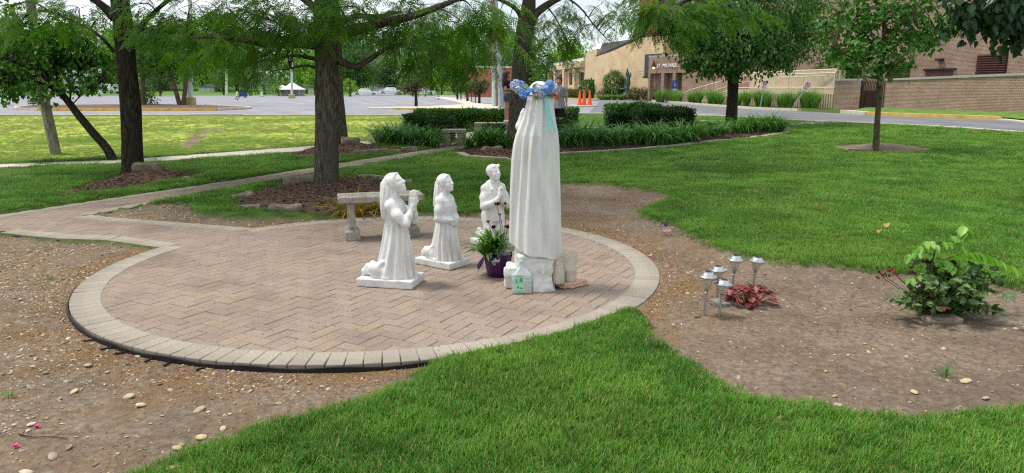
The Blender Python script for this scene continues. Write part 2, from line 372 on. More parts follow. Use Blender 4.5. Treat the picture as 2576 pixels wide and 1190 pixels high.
SOILS = dict(
    front=PX((0, 588), (150, 603), (263, 606), (410, 626)) + [(-3.0, 6.9), (-1.0, 6.3), (-.4, 4.6)] + PX((1110, 902), (1062, 915), (1045, 962), (900, 1012), (640, 1070), (480, 1115), (330, 1185)) + [(-1.75, 2.2), (-1.9, .5), (-9, .5), (-9, 4.6), (-7.2, 4.2), (-6.5, 6.2)],
    right=PX((1600, 783), (1618, 800), (1640, 850), (1700, 905), (1800, 963), (1900, 1003), (2050, 1024), (2150, 1052), (2300, 1060), (2440, 1047), (2576, 1032)) + [(5.2, 3.5), (6.6, 4.2), (6.6, 5.2)]
        + PX((2576, 731), (2482, 719), (2176, 685), (2061, 675), (1933, 663), (1810, 631), (1757, 603), (1690, 571), (1620, 550), (1606, 532), (1669, 506), (1685, 490), (1634, 482), (1528, 466), (1405, 462), (1330, 468), (1285, 500), (1275, 538), (1060, 541), (1040, 556)) + [(-1.1, 7.0), (0, 6.0), (.2, 5.0)],
    tri=PX((230, 540), (375, 516), (470, 512), (485, 541), (560, 552), (760, 553), (862, 552), (900, 530), (960, 528), (1060, 541), (1040, 556), (860, 572), (680, 582), (450, 564), (295, 550)),
    yew=PX((925, 361), (1105, 374), (1150, 362), (1290, 342), (1290, 318), (1040, 318), (950, 335)),
    patch=PX((452, 374), (468, 352), (488, 332), (528, 317), (548, 323), (518, 345), (503, 360), (470, 376)),
    sap=[(9.15 + 1.15 * math.cos(a), 17.9 + 1.0 * math.sin(a)) for a in np.linspace(0, 2 * math.pi, 16, endpoint=False)],
)
MULCH = dict(
    t2=PX((589, 509), (611, 492), (726, 463), (791, 456), (847, 456), (916, 450), (967, 453), (1030, 466), (1000, 510), (862, 545), (750, 536), (653, 531), (604, 529)),
    t1=PX((135, 497), (190, 479), (247, 457), (300, 444), (332, 432), (412, 428), (507, 442), (475, 454), (412, 459), (325, 477), (225, 489), (175, 494)),
    t2b=PX((716, 393), (745, 380), (789, 372), (860, 362), (925, 361), (969, 374), (1052, 380), (1018, 385), (945, 388), (906, 391), (845, 395), (789, 397), (738, 397)),
    t3=PX((1150, 386), (1180, 398), (1290, 405), (1405, 392), (1629, 377), (1775, 362), (1848, 353), (1932, 345), (1985, 335), (1970, 320), (1900, 314), (1745, 318), (1500, 322), (1405, 335), (1290, 342), (1160, 370)),
)
ALLBARE = list(SOILS.values()) + list(MULCH.values())
HUMP = dict(t2=.10, t1=.12, t2b=.10, t3=.08)
def bare(x, y):                              # signed distance to the nearest bare or mulched bed (negative inside)
    w = (.09 * fbm(np.asarray(x) * 3, np.asarray(y) * 3) + .12 * fbm(np.asarray(x) * 9, np.asarray(y) * 9)) * (1 + 14 * sm(19, 24, y))
    return np.minimum.reduce([sdist(x, y, p) for p in ALLBARE]) + w
def mulchd(x, y): return np.minimum.reduce([sdist(x, y, p) for p in MULCH.values()])
def paved(x, y): return np.minimum(sdist(x, y, PATH), np.hypot(np.asarray(x) - PC[0], np.asarray(y) - PC[1]) - PR)
def gz(x, y, lawn=None):                     # finished height of the ground
    x = np.asarray(x, float); y = np.asarray(y, float)
    if lawn is None: lawn = sm(-.015, .05, bare(x, y))
    z = zt(x, y) - .012 - .032 * sm(.5, -.9, x) * sm(9.5, 7.5, y) + .04 * lawn * sm(40, 15, y)
    near = sm(26, 10, y)
    z = z + near * (.05 * fbm(x * .8, y * .8) + (1 - .7 * lawn) * (.042 * fbm(x * 4, y * 4) + .032 * fbm(x * 15, y * 15, 0, 3))) * sm(0, .35, paved(x, y))
    for k, p in MULCH.items():
        z = z + HUMP[k] * sm(0, -.55, sdist(x, y, p))
    z = z + .16 * np.exp(-(((x - 9.3) / .75) ** 2 + ((y - 18.1) / .6) ** 2))
    return np.where(paved(x, y) < -.03, z - .10, z)
def gp(px, py): 
    q = P(px, py); return Vector((q.x, q.y, float(gz(q.x, q.y))))
# ---- ground sheet
def steps(*segs):
    out = [segs[0][0]]
    for a, b, h in segs: out += list(np.linspace(a, b, max(2, int(round((b - a) / h)) + 1))[1:])
    return np.array(out)
gx = steps((-500, -100, 50), (-100, -24, 4), (-24, -11, .8), (-11, -5, .12), (-5, 4.4, .034), (4.4, 7, .1), (7, 14, .13), (14, 40, 2), (40, 120, 8), (120, 500, 60))
gy = steps((-60, 0, 10), (0, 2.2, .3), (2.2, 9.2, .034), (9.2, 14, .08), (14, 24, .13), (24, 40, .8), (40, 140, 5), (140, 700, 40))
GX, GY = np.meshgrid(gx, gy, indexing='ij'); BR = bare(GX, GY); LAWN = sm(-.015, .05, BR); GZ = gz(GX, GY, LAWN)
nx, ny = GX.shape; I = np.arange(nx * ny).reshape(nx, ny)
GF = np.stack([I[:-1, :-1], I[1:, :-1], I[1:, 1:], I[:-1, 1:]], -1).reshape(-1, 4)
mg = bpy.data.materials.new('garden_ground'); mg.use_nodes = True
def ground_nodes(m):
    t = m.node_tree; N = t.nodes.new; K = t.links.new; p = t.nodes['Principled BSDF']; tc = N('ShaderNodeTexCoord')
    def noise(s, d=6, rough=.6):
        n = N('ShaderNodeTexNoise'); n.inputs['Scale'].default_value = s; n.inputs['Detail'].default_value = d; n.inputs['Roughness'].default_value = rough; K(tc.outputs['Object'], n.inputs['Vector']); return n.outputs['Fac']
    def ramp(f, cols, a=.3, b=.7):
        r = N('ShaderNodeValToRGB'); e = r.color_ramp.elements; ps = np.linspace(a, b, len(cols)); e[0].position = ps[0]; e[1].position = ps[-1]; e[0].color = cols[0]; e[1].color = cols[-1]
        for q, c in zip(ps[1:-1], cols[1:-1]): e.new(q).color = c
        K(f, r.inputs[0]); return r.outputs[0]
    def mix(f, a, b):
        x = N('ShaderNodeMix'); x.data_type = 'RGBA'; K(f, x.inputs[0]); K(a, x.inputs[6]); K(b, x.inputs[7]); return x.outputs[2]
    def at(n): 
        a = N('ShaderNodeAttribute'); a.attribute_name = n; return a.outputs['Fac']
    soil = ramp(noise(26, 8, .7), [C(96, 83, 70), C(128, 113, 98), C(153, 139, 123)], .32, .68)
    rust = ramp(noise(70, 6, .7), [C(94, 74, 50), C(148, 118, 80)], .35, .65)
    mr = N('ShaderNodeMapRange'); mr.inputs[1].default_value = .44; mr.inputs[2].default_value = .64; mr.inputs[4].default_value = .75; K(noise(2.3, 5), mr.inputs[0])
    mm = N('ShaderNodeMath'); mm.operation = 'MULTIPLY'; K(mr.outputs[0], mm.inputs[0]); K(at('litter'), mm.inputs[1])
    soil = mix(mm.outputs[0], soil, rust)
    md = N('ShaderNodeMapRange'); md.inputs[1].default_value = .44; md.inputs[2].default_value = .68; md.inputs[4].default_value = .65; K(noise(1.3, 6, .65), md.inputs[0]); damp = ramp(noise(40, 7, .7), [C(72, 61, 52), C(104, 91, 79)], .35, .65); soil = mix(md.outputs[0], soil, damp)
    mul = ramp(noise(60, 7, .75), [C(62, 48, 40), C(102, 82, 69), C(138, 114, 98)], .35, .68)
    green = ramp(noise(5, 7, .65), [C(54, 76, 32), C(70, 94, 40), C(92, 108, 52)], .35, .66)
    sunlit_dry = ramp(noise(3, 7, .7), [C(120, 160, 46), C(160, 176, 70), C(198, 186, 112)], .36, .62)  # bank turf: lime tones carry sunlight in the colour, tan tones are dry grass
    lawn = mix(at('sunlit_dry'), green, sunlit_dry)
    col = mix(at('mulch'), soil, mul); col = mix(at('lawn'), col, lawn)
    K(col, p.inputs['Base Color']); p.inputs['Roughness'].default_value = .95; p.inputs['Specular IOR Level'].default_value = .1
    b = N('ShaderNodeBump'); b.inputs['Strength'].default_value = .8; b.inputs['Distance'].default_value = .015; K(noise(90, 6, .7), b.inputs['Height']); K(b.outputs[0], p.inputs['Normal'])
ground_nodes(mg)
ground_me = mesh('ground', np.stack([GX, GY, GZ], -1).reshape(-1, 3), GF, mg, True)
def setattr_f(me, name, v):
    a = me.attributes.new(name, 'FLOAT', 'POINT'); a.data.foreach_set('value', np.asarray(v, np.float32).ravel())
setattr_f(ground_me, 'lawn', LAWN); setattr_f(ground_me, 'mulch', sm(.02, -.03, mulchd(GX, GY)))
BANKDIST = sdist(GX, GY, PX((0, 412), (312, 402), (644, 380), (925, 361), (1035, 340), (1035, 292), (0, 292)) + [(-60, 32.3), (-60, 12)])
sunlit_dryf = sm(.5, -1.5, BANKDIST) * np.clip(.35 + .5 * sm(19, 24, GY) + 2.4 * fbm(GX * .5, GY * .5), 0, 1)
setattr_f(ground_me, 'sunlit_dry', sunlit_dryf)
setattr_f(ground_me, 'litter', np.clip(sm(1.3, .1, np.abs(np.hypot(GX - PC[0], GY - PC[1]) - PR)) + .6 * sm(-1, -2.5, GX), .12, 1))
ground = struct(ob('ground', ground_me))
# ---- paving
m_pav = mat('paver_concrete', [C(132, 119, 108), C(150, 137, 125), C(162, 150, 139)], 60, .9, .35, 220, spec=.15, rnd=('object', [C(232, 229, 231), C(255, 250, 244), C(240, 237, 239), C(255, 247, 234), C(235, 230, 230), C(250, 247, 246)]), bdist=.003, second=(1.3, C(118, 106, 97), .50, .82), coord='World')
m_pavs = mat('paver_field_concrete', [C(132, 119, 108), C(150, 137, 125), C(162, 150, 139)], 60, .9, .3, 220, spec=.15, rnd=('island', [C(232, 229, 231), C(255, 250, 244), C(240, 237, 239), C(255, 247, 234), C(235, 230, 230), C(250, 247, 246)]), bdist=.003, second=(1.3, C(118, 106, 97), .50, .82), coord='World')
m_bord = mat('border_concrete', [C(146, 139, 129), C(162, 155, 145), C(174, 168, 159)], 50, .9, .3, 220, spec=.15, rnd=('object', [C(232, 230, 226), C(255, 252, 246), C(240, 236, 230)]), bdist=.003, second=(2.5, C(144, 137, 127), .45, .75))
m_joint = mat('joint_sand', [C(58, 46, 38), C(84, 66, 52)], 80, .95, .5)
m_edge = mat('black_plastic', [C(18, 18, 19), C(30, 30, 32)], 20, .55)
def paver_mesh(name, w, l, m, h=.06, ch=.0035):
    b = MB(); x, y = w / 2, l / 2
    for z, i in ((-h, 0), (-ch, 0), (0, ch)): b.V += [(-x + i, -y + i, z), (x - i, -y + i, z), (x - i, y - i, z), (-x + i, y - i, z)]
    b.F = [(8, 9, 10, 11)] + [(r * 4 + k, r * 4 + (k + 1) % 4, r * 4 + 4 + (k + 1) % 4, r * 4 + 4 + k) for r in (0, 1) for k in range(4)]
    return mesh(name, b.V, b.F, m)
def herring(inside, ang, lo, hi, org=(0, 0)):
    """all 10x20 cm bricks of a herringbone field whose corners fall inside"""
    ca, sa = math.cos(ang), math.sin(ang); out = []
    r = int(max(abs(v) for v in (*lo, *hi)) / .1) + 20
    ii, jj = np.meshgrid(np.arange(-r * 2, r * 2), np.arange(-r * 2, r * 2), indexing='ij'); k = (ii - jj) % 4
    for kk, vert in ((0, False), (2, True)):
        i = ii[k == kk]; j = jj[k == kk]
        cx = (i + (1.0 if not vert else .5)) * .1; cy = (j + (.5 if not vert else 0.)) * .1
        X = org[0] + ca * cx - sa * cy; Y = org[1] + sa * cx + ca * cy
        ok = (X > lo[0]) & (X < hi[0]) & (Y > lo[1]) & (Y < hi[1]); X, Y = X[ok], Y[ok]
        ok = inside(X, Y); out += [(x, y, ang + (0 if vert else math.pi / 2)) for x, y in zip(X[ok], Y[ok])]
    return out
def lay(parent, bricks, me1, m_field, near, name, zfun):
    bricks = sorted(bricks, key=lambda b: b[0] ** 2 + b[1] ** 2)
    V = []; F = []; pv = np.array([v.co[:] for v in me1.vertices]); pf = [tuple(p.vertices) for p in me1.polygons]
    for n, (x, y, a) in enumerate(bricks):
        z = float(zfun(x, y)) - random.uniform(.0015, .0055); a += random.gauss(0, .006)
        if n < near:
            ob(name, me1, parent, (x, y, z), (random.gauss(0, .006), random.gauss(0, .006), a))
        else:
            c, s = math.cos(a), math.sin(a); b = len(V) * len(pv)
            V.append(np.stack([x + c * pv[:, 0] - s * pv[:, 1], y + s * pv[:, 0] + c * pv[:, 1], z + pv[:, 2]], 1)); F += [tuple(i + b for i in f) for f in pf]
    if V:
        o = ob(name + '_field', mesh(name + '_field', np.concatenate(V), F, m_field), parent); o['kind'] = 'stuff'
pav_me = paver_mesh('paver', .0965, .1965, m_pav); bord_me = paver_mesh('border_brick', .1, PB - .006, m_bord)
patio = struct(link(bpy.data.objects.new('patio', None)))
PIN = PR - PB
def in_patio(X, Y): r = np.hypot(X - PC[0], Y - PC[1]); return (r < PIN + .10) | ((r < PR + .03) & (sdist(X, Y, PATH) < -.10))
lay(patio, herring(in_patio, R(61), (PC[0] - 3, PC[1] - 3), (PC[0] + 3, PC[1] + 3), (.03, .02)), pav_me, m_pavs, 300, 'paver', lambda x, y: 0.0)
MB().prism(circ(PC, PR - .01), -.2, -.013).build('joint_sand', m_joint, patio)
nb = int(2 * math.pi * (PR - PB / 2) / .1035)
for k in range(nb):
    a = 2 * math.pi * k / nb; x, y = PC[0] + (PR - PB / 2) * math.cos(a), PC[1] + (PR - PB / 2) * math.sin(a)
    if sdist(x, y, PATH) < -.12: continue
    s = 1.0
    ob('border_brick', bord_me, patio, (x, y, random.uniform(-.0015, .0015)), (random.gauss(0, .005), random.gauss(0, .005), a + math.pi / 2 + random.gauss(0, .008)))
# black plastic edging that shows where the soil has sunk below the border
eb = MB(); aa = [a for a in np.linspace(R(158), R(300), 80)]
o1 = [(PC[0] + (PR + .004) * math.cos(a), PC[1] + (PR + .004) * math.sin(a)) for a in aa]; o2 = [(PC[0] + (PR + .016) * math.cos(a), PC[1] + (PR + .016) * math.sin(a)) for a in aa]
ez = [-.016 + .006 * math.sin(k * .9) for k in range(80)]
eb.V = [(x, y, -.13) for x, y in o1] + [(x, y, -.13) for x, y in o2] + [(x, y, ez[i]) for i, (x, y) in enumerate(o1)] + [(x, y, ez[i]) for i, (x, y) in enumerate(o2)]
for i in range(79): eb.F += [(160 + i, 240 + i, 241 + i, 161 + i), (80 + i, 81 + i, 241 + i, 240 + i), (1 + i, 0 + i, 160 + i, 161 + i)]
for a in (R(231), R(236.5), R(240), R(246), R(249.5), R(255)):     # its anchoring tabs
    x, y = PC[0] + (PR + .045) * math.cos(a), PC[1] + (PR + .045) * math.sin(a); eb.box((x, y, float(gz(x, y)) + .008), (.03, .006, .004), a + random.uniform(-.6, .9))
eb.build('edging_strip', m_edge, patio)
path = struct(link(bpy.data.objects.new('brick_path', None)))
def in_path(X, Y): return (sdist(X, Y, PATH) < -.10) & (np.hypot(X - PC[0], Y - PC[1]) > PR + .02)
lay(path, herring(in_path, R(61), (-9, 3.5), (0, 22), (.03, .02)), pav_me, m_pavs, 300, 'paver', zt)
bp = [(x, y) for x, y in PATH]; bz = [float(zt(x, y)) - .014 for x, y in bp]
fb = MB()
def strip_edge(poly):
    pts = [np.array(p) for p in poly]; out = []
    seg = [np.linalg.norm(pts[i + 1] - pts[i]) for i in range(len(pts) - 1)]; T = sum(seg); d = .05
    while d < T:
        q = d; i = 0
        while q > seg[i]: q -= seg[i]; i += 1
        u = (pts[i + 1] - pts[i]) / seg[i]; out.append((pts[i] + u * q, u)); d += .1035
    return out
nbord = 0
BV = []; BF = []; pv = np.array([v.co[:] for v in bord_me.vertices]); pf = [tuple(p.vertices) for p in bord_me.polygons]
for poly, sgn in ((LINK_LOW, 1), (LINK_UP, -1), (PATH_UP, -1), (PATH_LOW, 1)):
    for q, u in strip_edge(poly):
        nrm = np.array([-u[1], u[0]]) * sgn; c = q + nrm * (PB / 2)
        if np.hypot(c[0] - PC[0], c[1] - PC[1]) < PR or sdist(c[0], c[1], PATH) > .02: continue
        nbord += 1
        if nbord > 295:
            a = math.atan2(u[1], u[0]); ca, sa = math.cos(a), math.sin(a); bb = len(BV) * len(pv); BV.append(np.stack([c[0] + ca * pv[:, 0] - sa * pv[:, 1], c[1] + sa * pv[:, 0] + ca * pv[:, 1], float(zt(c[0], c[1])) + pv[:, 2]], 1)); BF += [tuple(i + bb for i in f) for f in pf]; continue
        ob('border_brick', bord_me, path, (c[0], c[1], float(zt(c[0], c[1])) + random.uniform(0, .002)), (0, 0, math.atan2(u[1], u[0]) + random.gauss(0, .01)))
if BV: ob('border_brick_row', mesh('border_brick_row', np.concatenate(BV), BF, m_bord), path)['kind'] = 'stuff'
import mathutils.geometry as mgeo
tri = mgeo.tessellate_polygon([[Vector((x, y, 0)) for x, y in bp]])
# fine sand bed under the path, following the rise
me_ps = mesh('joint_sand', [(x, y, z) for (x, y), z in zip(bp, bz)], [tuple(t) for t in tri], m_joint)
o = ob('joint_sand', me_ps, path)
for f in me_ps.polygons:
    if f.normal.z < 0: f.flip()
eb = MB(); ps = [p for p in LINK_LOW[1:-1]]
for i in range(len(ps) - 1):
    a, b = np.array(ps[i]), np.array(ps[i + 1]); u = (b - a) / np.linalg.norm(b - a); n = np.array([u[1], -u[0]]) * .008
    eb.prism([tuple(a + n * .4), tuple(a + n * 2), tuple(b + n * 2), tuple(b + n * .4)], -.14, -.018)
eb.build('edging_strip', m_edge, path)
# ---- concrete sidewalk in slabs
m_conc = mat('sidewalk_concrete', [C(176, 168, 156), C(198, 190, 178), C(208, 202, 192)], 12, .9, .15, 90, spec=.15, rnd=('object', [C(236, 234, 232), C(255, 254, 250)]))
def slabs(parent, up, low, n, dz=.035, gap=.012, m=None):
    up = curve(up, 14); low = curve(low, 14)
    def at(c, t):
        d = np.r_[0, np.cumsum(np.linalg.norm(np.diff(c[:, :2], axis=0), axis=1))]; return np.array([np.interp(t * d[-1], d, c[:, i]) for i in (0, 1)])
    for k in range(n):
        t0, t1 = k / n, (k + 1) / n; a, b, c, d = at(low, t0), at(low, t1), at(up, t1), at(up, t0)
        u = (b - a) / np.linalg.norm(b - a) * gap / 2; w = (c - d) / np.linalg.norm(c - d) * gap / 2
        q = [a + u, b - u, c - w, d + w]; z = [float(zt(*p)) + dz for p in q]
        MB().prism([tuple(p) for p in q], [v - .12 for v in z], z).build('slab', m or m_conc, parent)
walk = struct(link(bpy.data.objects.new('sidewalk', None)))
slabs(walk, [(p[0], p[1], 0) for p in [(-16, 12.6)] + PX((0, 417), (312, 405), (644, 381), (780, 371), (925, 358))], [(p[0], p[1], 0) for p in [(-15.6, 11.6)] + PX((0, 425), (312, 414), (644, 392), (785, 381), (935, 365))], 13)
# ================================================================ marble figures
m_marble = mat('white_marble', [C(204, 202, 197), C(217, 216, 213), C(226, 225, 223)], 9, .6, .2, 120, spec=.25, bdist=.003, second=(5, C(180, 175, 163), .54, .86), stretch=(1.6, 1.6, .35), detail=8)
m_plinth = mat('marble_plinth', [C(186, 186, 182), C(210, 209, 206), C(226, 225, 222)], 9, .6, .3, 60, spec=.3, bdist=.004, second=(9, C(150, 148, 142), .56, .8))
def folds(n, amp, seed=0, z0=0., z1=.5, a0=1., a1=.4, drift=.6, sharp=1.6):
    rs = np.random.default_rng(seed); ph = rs.uniform(0, 6.28, 4); w = rs.uniform(.5, 1, 4)
    def f(th, Z):
        g = amp * (a0 + (a1 - a0) * np.clip((Z - z0) / (z1 - z0), 0, 1))
        t = th + .10 * np.sin(2 * th + ph[0]) + drift * .12 * np.sin(Z * 6 + ph[1])
        a = np.sin(n * t + ph[2]) + .55 * w[0] * np.sin((n * 1.6 // 1) * t + ph[3] + Z * 2) + .35 * np.sin((n * .5 // 1) * t + ph[0])
        return g * (np.sign(a) * np.abs(a / 1.9) ** (1 / sharp))
    return f
def head(f, c, s=1.0, pitch=-18, yaw=0, male=False):
    """a carved head at c (centre of the skull), facing +x, tipped back by -pitch and turned by yaw"""
    M = Matrix.Rotation(R(yaw), 3, 'Z') @ Matrix.Rotation(R(pitch), 3, 'Y'); c = Vector(c)
    def q(x, y, z): return tuple(c + M @ Vector((x * s, y * s, z * s)))
    e = (0, pitch, yaw)
    f.ell(q(-.008, 0, .012), (.078 * s, .062 * s, .076 * s), e, .01)
    f.ell(q(.022, 0, -.028), (.050 * s, .050 * s, .066 * s), e, .014)          # face
    f.ell(q(.046, 0, -.078), (.020 * s, .022 * s, .018 * s), e, .02)           # chin
    for y in (-1, 1):
        f.ell(q(.062, y * .026, .002), (.013 * s, .015 * s, .0095 * s), e, .008, cut=True)    # eye sockets
        f.ell(q(.055, y * .026, .001), (.012 * s, .012 * s, .008 * s), e, .004)               # eyeballs
        f.cap(q(.064, y * .010, .013), q(.058, y * .040, .014), .0055 * s, .004 * s, .008)    # brows
        f.ell(q(.040, y * .030, -.030), (.022 * s, .018 * s, .022 * s), e, .014)              # cheeks
        f.ell(q(-.008, y * .060, -.008), (.014 * s, .008 * s, .020 * s), e, .006)             # ears
    f.cap(q(.066, 0, .010), q(.086, 0, -.024), .0065 * s, .0105 * s, .010)        # nose
    f.cap(q(.078, -.007, -.028), q(.078, .007, -.028), .0065 * s, None, .006)
    f.cap(q(.068, -.013, -.048), q(.068, .013, -.048), .0058 * s, None, .005)     # lips
    f.cap(q(.066, -.011, -.057), q(.066, .011, -.057), .0062 * s, None, .005)
    f.cap(q(.078, -.018, -.0525), q(.078, .018, -.0525), .0018 * s, None, .002, cut=True)
    return q, e
def hand(f, wrist, tip, side, inner, r=.0085, curl=0.0, length=.105):
    """a flat hand from the wrist towards tip; inner points to the palm side, four fingers and a thumb"""
    w = np.array(wrist, float); d = np.array(tip, float) - w; d /= np.linalg.norm(d); nrm = np.array(inner, float); nrm -= d * nrm.dot(d); nrm /= np.linalg.norm(nrm)
    b = np.cross(d, nrm) * side; L = length
    for k, (o, fl) in enumerate(((-.021, .80), (-.007, .97), (.007, 1.0), (.021, .90))):
        a = w + b * o * .8 + d * L * .12; m = w + b * o + d * L * .52; f.cap(a, m, r * 1.35, r * 1.2, .010)
        e1 = m + (d * math.cos(curl) + nrm * math.sin(curl)) * L * .27 * fl; e2 = e1 + (d * math.cos(2 * curl) + nrm * math.sin(2 * curl)) * L * .22 * fl
        f.cap(m, e1, r * .98, r * .86, .0035); f.cap(e1, e2, r * .86, r * .66, .0035)
    a = w + b * .020 + d * L * .2; m = w + b * .036 + d * L * .42 + nrm * .008; f.cap(a, m, r * 1.25, r, .010); f.cap(m, m + d * L * .24 - b * .006, r, r * .75, .004)
def plinth(parent, c, hx, hy, hz, seed=1):
    f = Field((c[0] - hx - .03, c[1] - hy - .03, -.02), (c[0] + hx + .03, c[1] + hy + .03, 2 * hz + .03), .0075)
    f.box((c[0], c[1], hz), (hx, hy, hz), (0, 0, 0), .006, .002, noise=(14, .003)); return f.build('plinth', m_plinth, parent)
def girl(name, label, loc, rz, sc, seed, praying):
    t = thing(name, label, 'statue', loc, rz, 'kneeling marble children'); t.scale = (sc,) * 3
    plinth(t, (0, 0), .235, .155, .034, seed)
    f = Field((-.25, -.24, .05), (.30, .24, .96), .0040); fo = folds(13, .019, seed, .07, .5, 1., .40, 1.0, 1.2)
    f.loft([(.066, .045, 0, .165, .138), (.10, .047, 0, .160, .135), (.2, .05, 0, .135, .124), (.33, .055, 0, .112, .105), (.44, .056, 0, .094, .086), (.505, .055, 0, .083, .077)], fo, .006)
    # legs folded back under the hem, turned-up soles, the cloth trailing over them
    f.ell((-.09, 0, .105), (.10, .105, .048), (0, -6, 0), .03)
    for y in (-1, 1):
        f.chain([(-.06, y * .05, .115), (-.145, y * .046, .118), (-.19, y * .044, .098)], [.05, .036, .028], .015); f.chain([(-.172, y * .045, .145), (-.205, y * .043, .100), (-.218, y * .043, .078)], [.026, .028, .016], .010)
    for y in (-1, 1):
        f.ell((-.045, y * .085, .115), (.115, .052, .062), (0, 24, y * -16), .03)
        f.chain([(-.02, y * .112, .20), (-.07, y * .112, .15), (-.118, y * .092, .095), (-.09, y * .112, .076), (.03, y * .140, .072)], [.010, .013, .015, .011, .009], .02)
    # bodice with blouse folds
    f.loft([(.495, .055, 0, .078, .076), (.53, .056, 0, .084, .080), (.60, .060, 0, .086, .090), (.65, .052, 0, .074, .088), (.685, .045, 0, .056, .066), (.705, .045, 0, .038, .044)], folds(11, .004, seed + 5, .5, .62, 1, .1), .016)
    f.put(lambda X, Y, Z: np.sqrt((np.sqrt(((X - .055) / .086) ** 2 + (Y / .082) ** 2) * .085 - .086) ** 2 + (Z - .502) ** 2) - .0055, (-.05, -.1, .495), (.16, .1, .51), .005, cut=True)
    f.cap((.045, 0, .68), (.058, 0, .755), .040, .036, .018)
    for y in (-1, 1): f.cap((.045, y * .03, .705), (.046, y * .072, .668), .028, .026, .03)
    for k in range(3): f.cap((.115 + .004 * k, -.03 + .03 * k, .66), (.138, -.03 + .03 * k, .56), .004, .003, .012)
    hy = -8 if praying else 6; q, e = head(f, (.064, 0, .815), .93, -30 if praying else -17, hy)
    # veil: cap over the skull, open at the face, falling down the back in flat pleats
    vb = .545 if praying else .585
    f.loft([(vb, -.016, 0, .030, .078), (.61, -.014, 0, .038, .082), (.66, -.008, 0, .048, .084), (.71, .000, 0, .058, .080), (.76, .006, 0, .062, .072), (.79, .006, 0, .062, .066), (.82, .002, 0, .054, .056), (.845, .000, 0, .034, .036)], folds(12, .0085, seed + 2, .55, .84, 1., .45, .5, 1.1), .006)
    f.ell(q(-.018, 0, .026), (.078, .066, .072), e, .008)
    f.chain([q(.040, -.046, .045), q(.050, -.024, .066), q(.052, 0, .072), q(.050, .024, .066), q(.040, .046, .045)], [.007, .008, .008, .008, .007], .006)
    for y in (-1, 1):
        sh = (.046, y * .088, .652)
        if praying:
            el = (.180, y * .100, .512); wr = (.200, y * .026, .622); sh = (.056, y * .078, .640); f.chain([sh, (.11, y * .100, .575), el], [.034, .035, .032], .04); f.chain([el, tuple(.5 * (a + b) for a, b in zip(el, wr)), wr], [.031, .029, .023], .016)
            f.cap(wr, (wr[0] + .003, wr[1] - y * .006, wr[2] + .02), .021, .020, .008); hand(f, (.199, y * .016, .628), (.214, y * .009, .75), y, (0, -y, 0), .0092, 0, .138)
        else:
            el = (.062, y * .124, .478); sh = (.052, y * .070, .642); f.chain([sh, (.055, y * .100, .56), el], [.036, .036, .033], .04)
            wr = (.155, -.035, .462) if y < 0 else (.165, .045, .470); f.chain([el, tuple(.5 * (a + b) for a, b in zip(el, wr)), wr], [.032, .030, .024], .016)
            hand(f, wr, (.178, .05 * -y, .425) if y > 0 else (.172, .06, .40), y, (-1, 0, -.2), .0085, .25, .10)
    f.build('figure', m_marble, t); return t
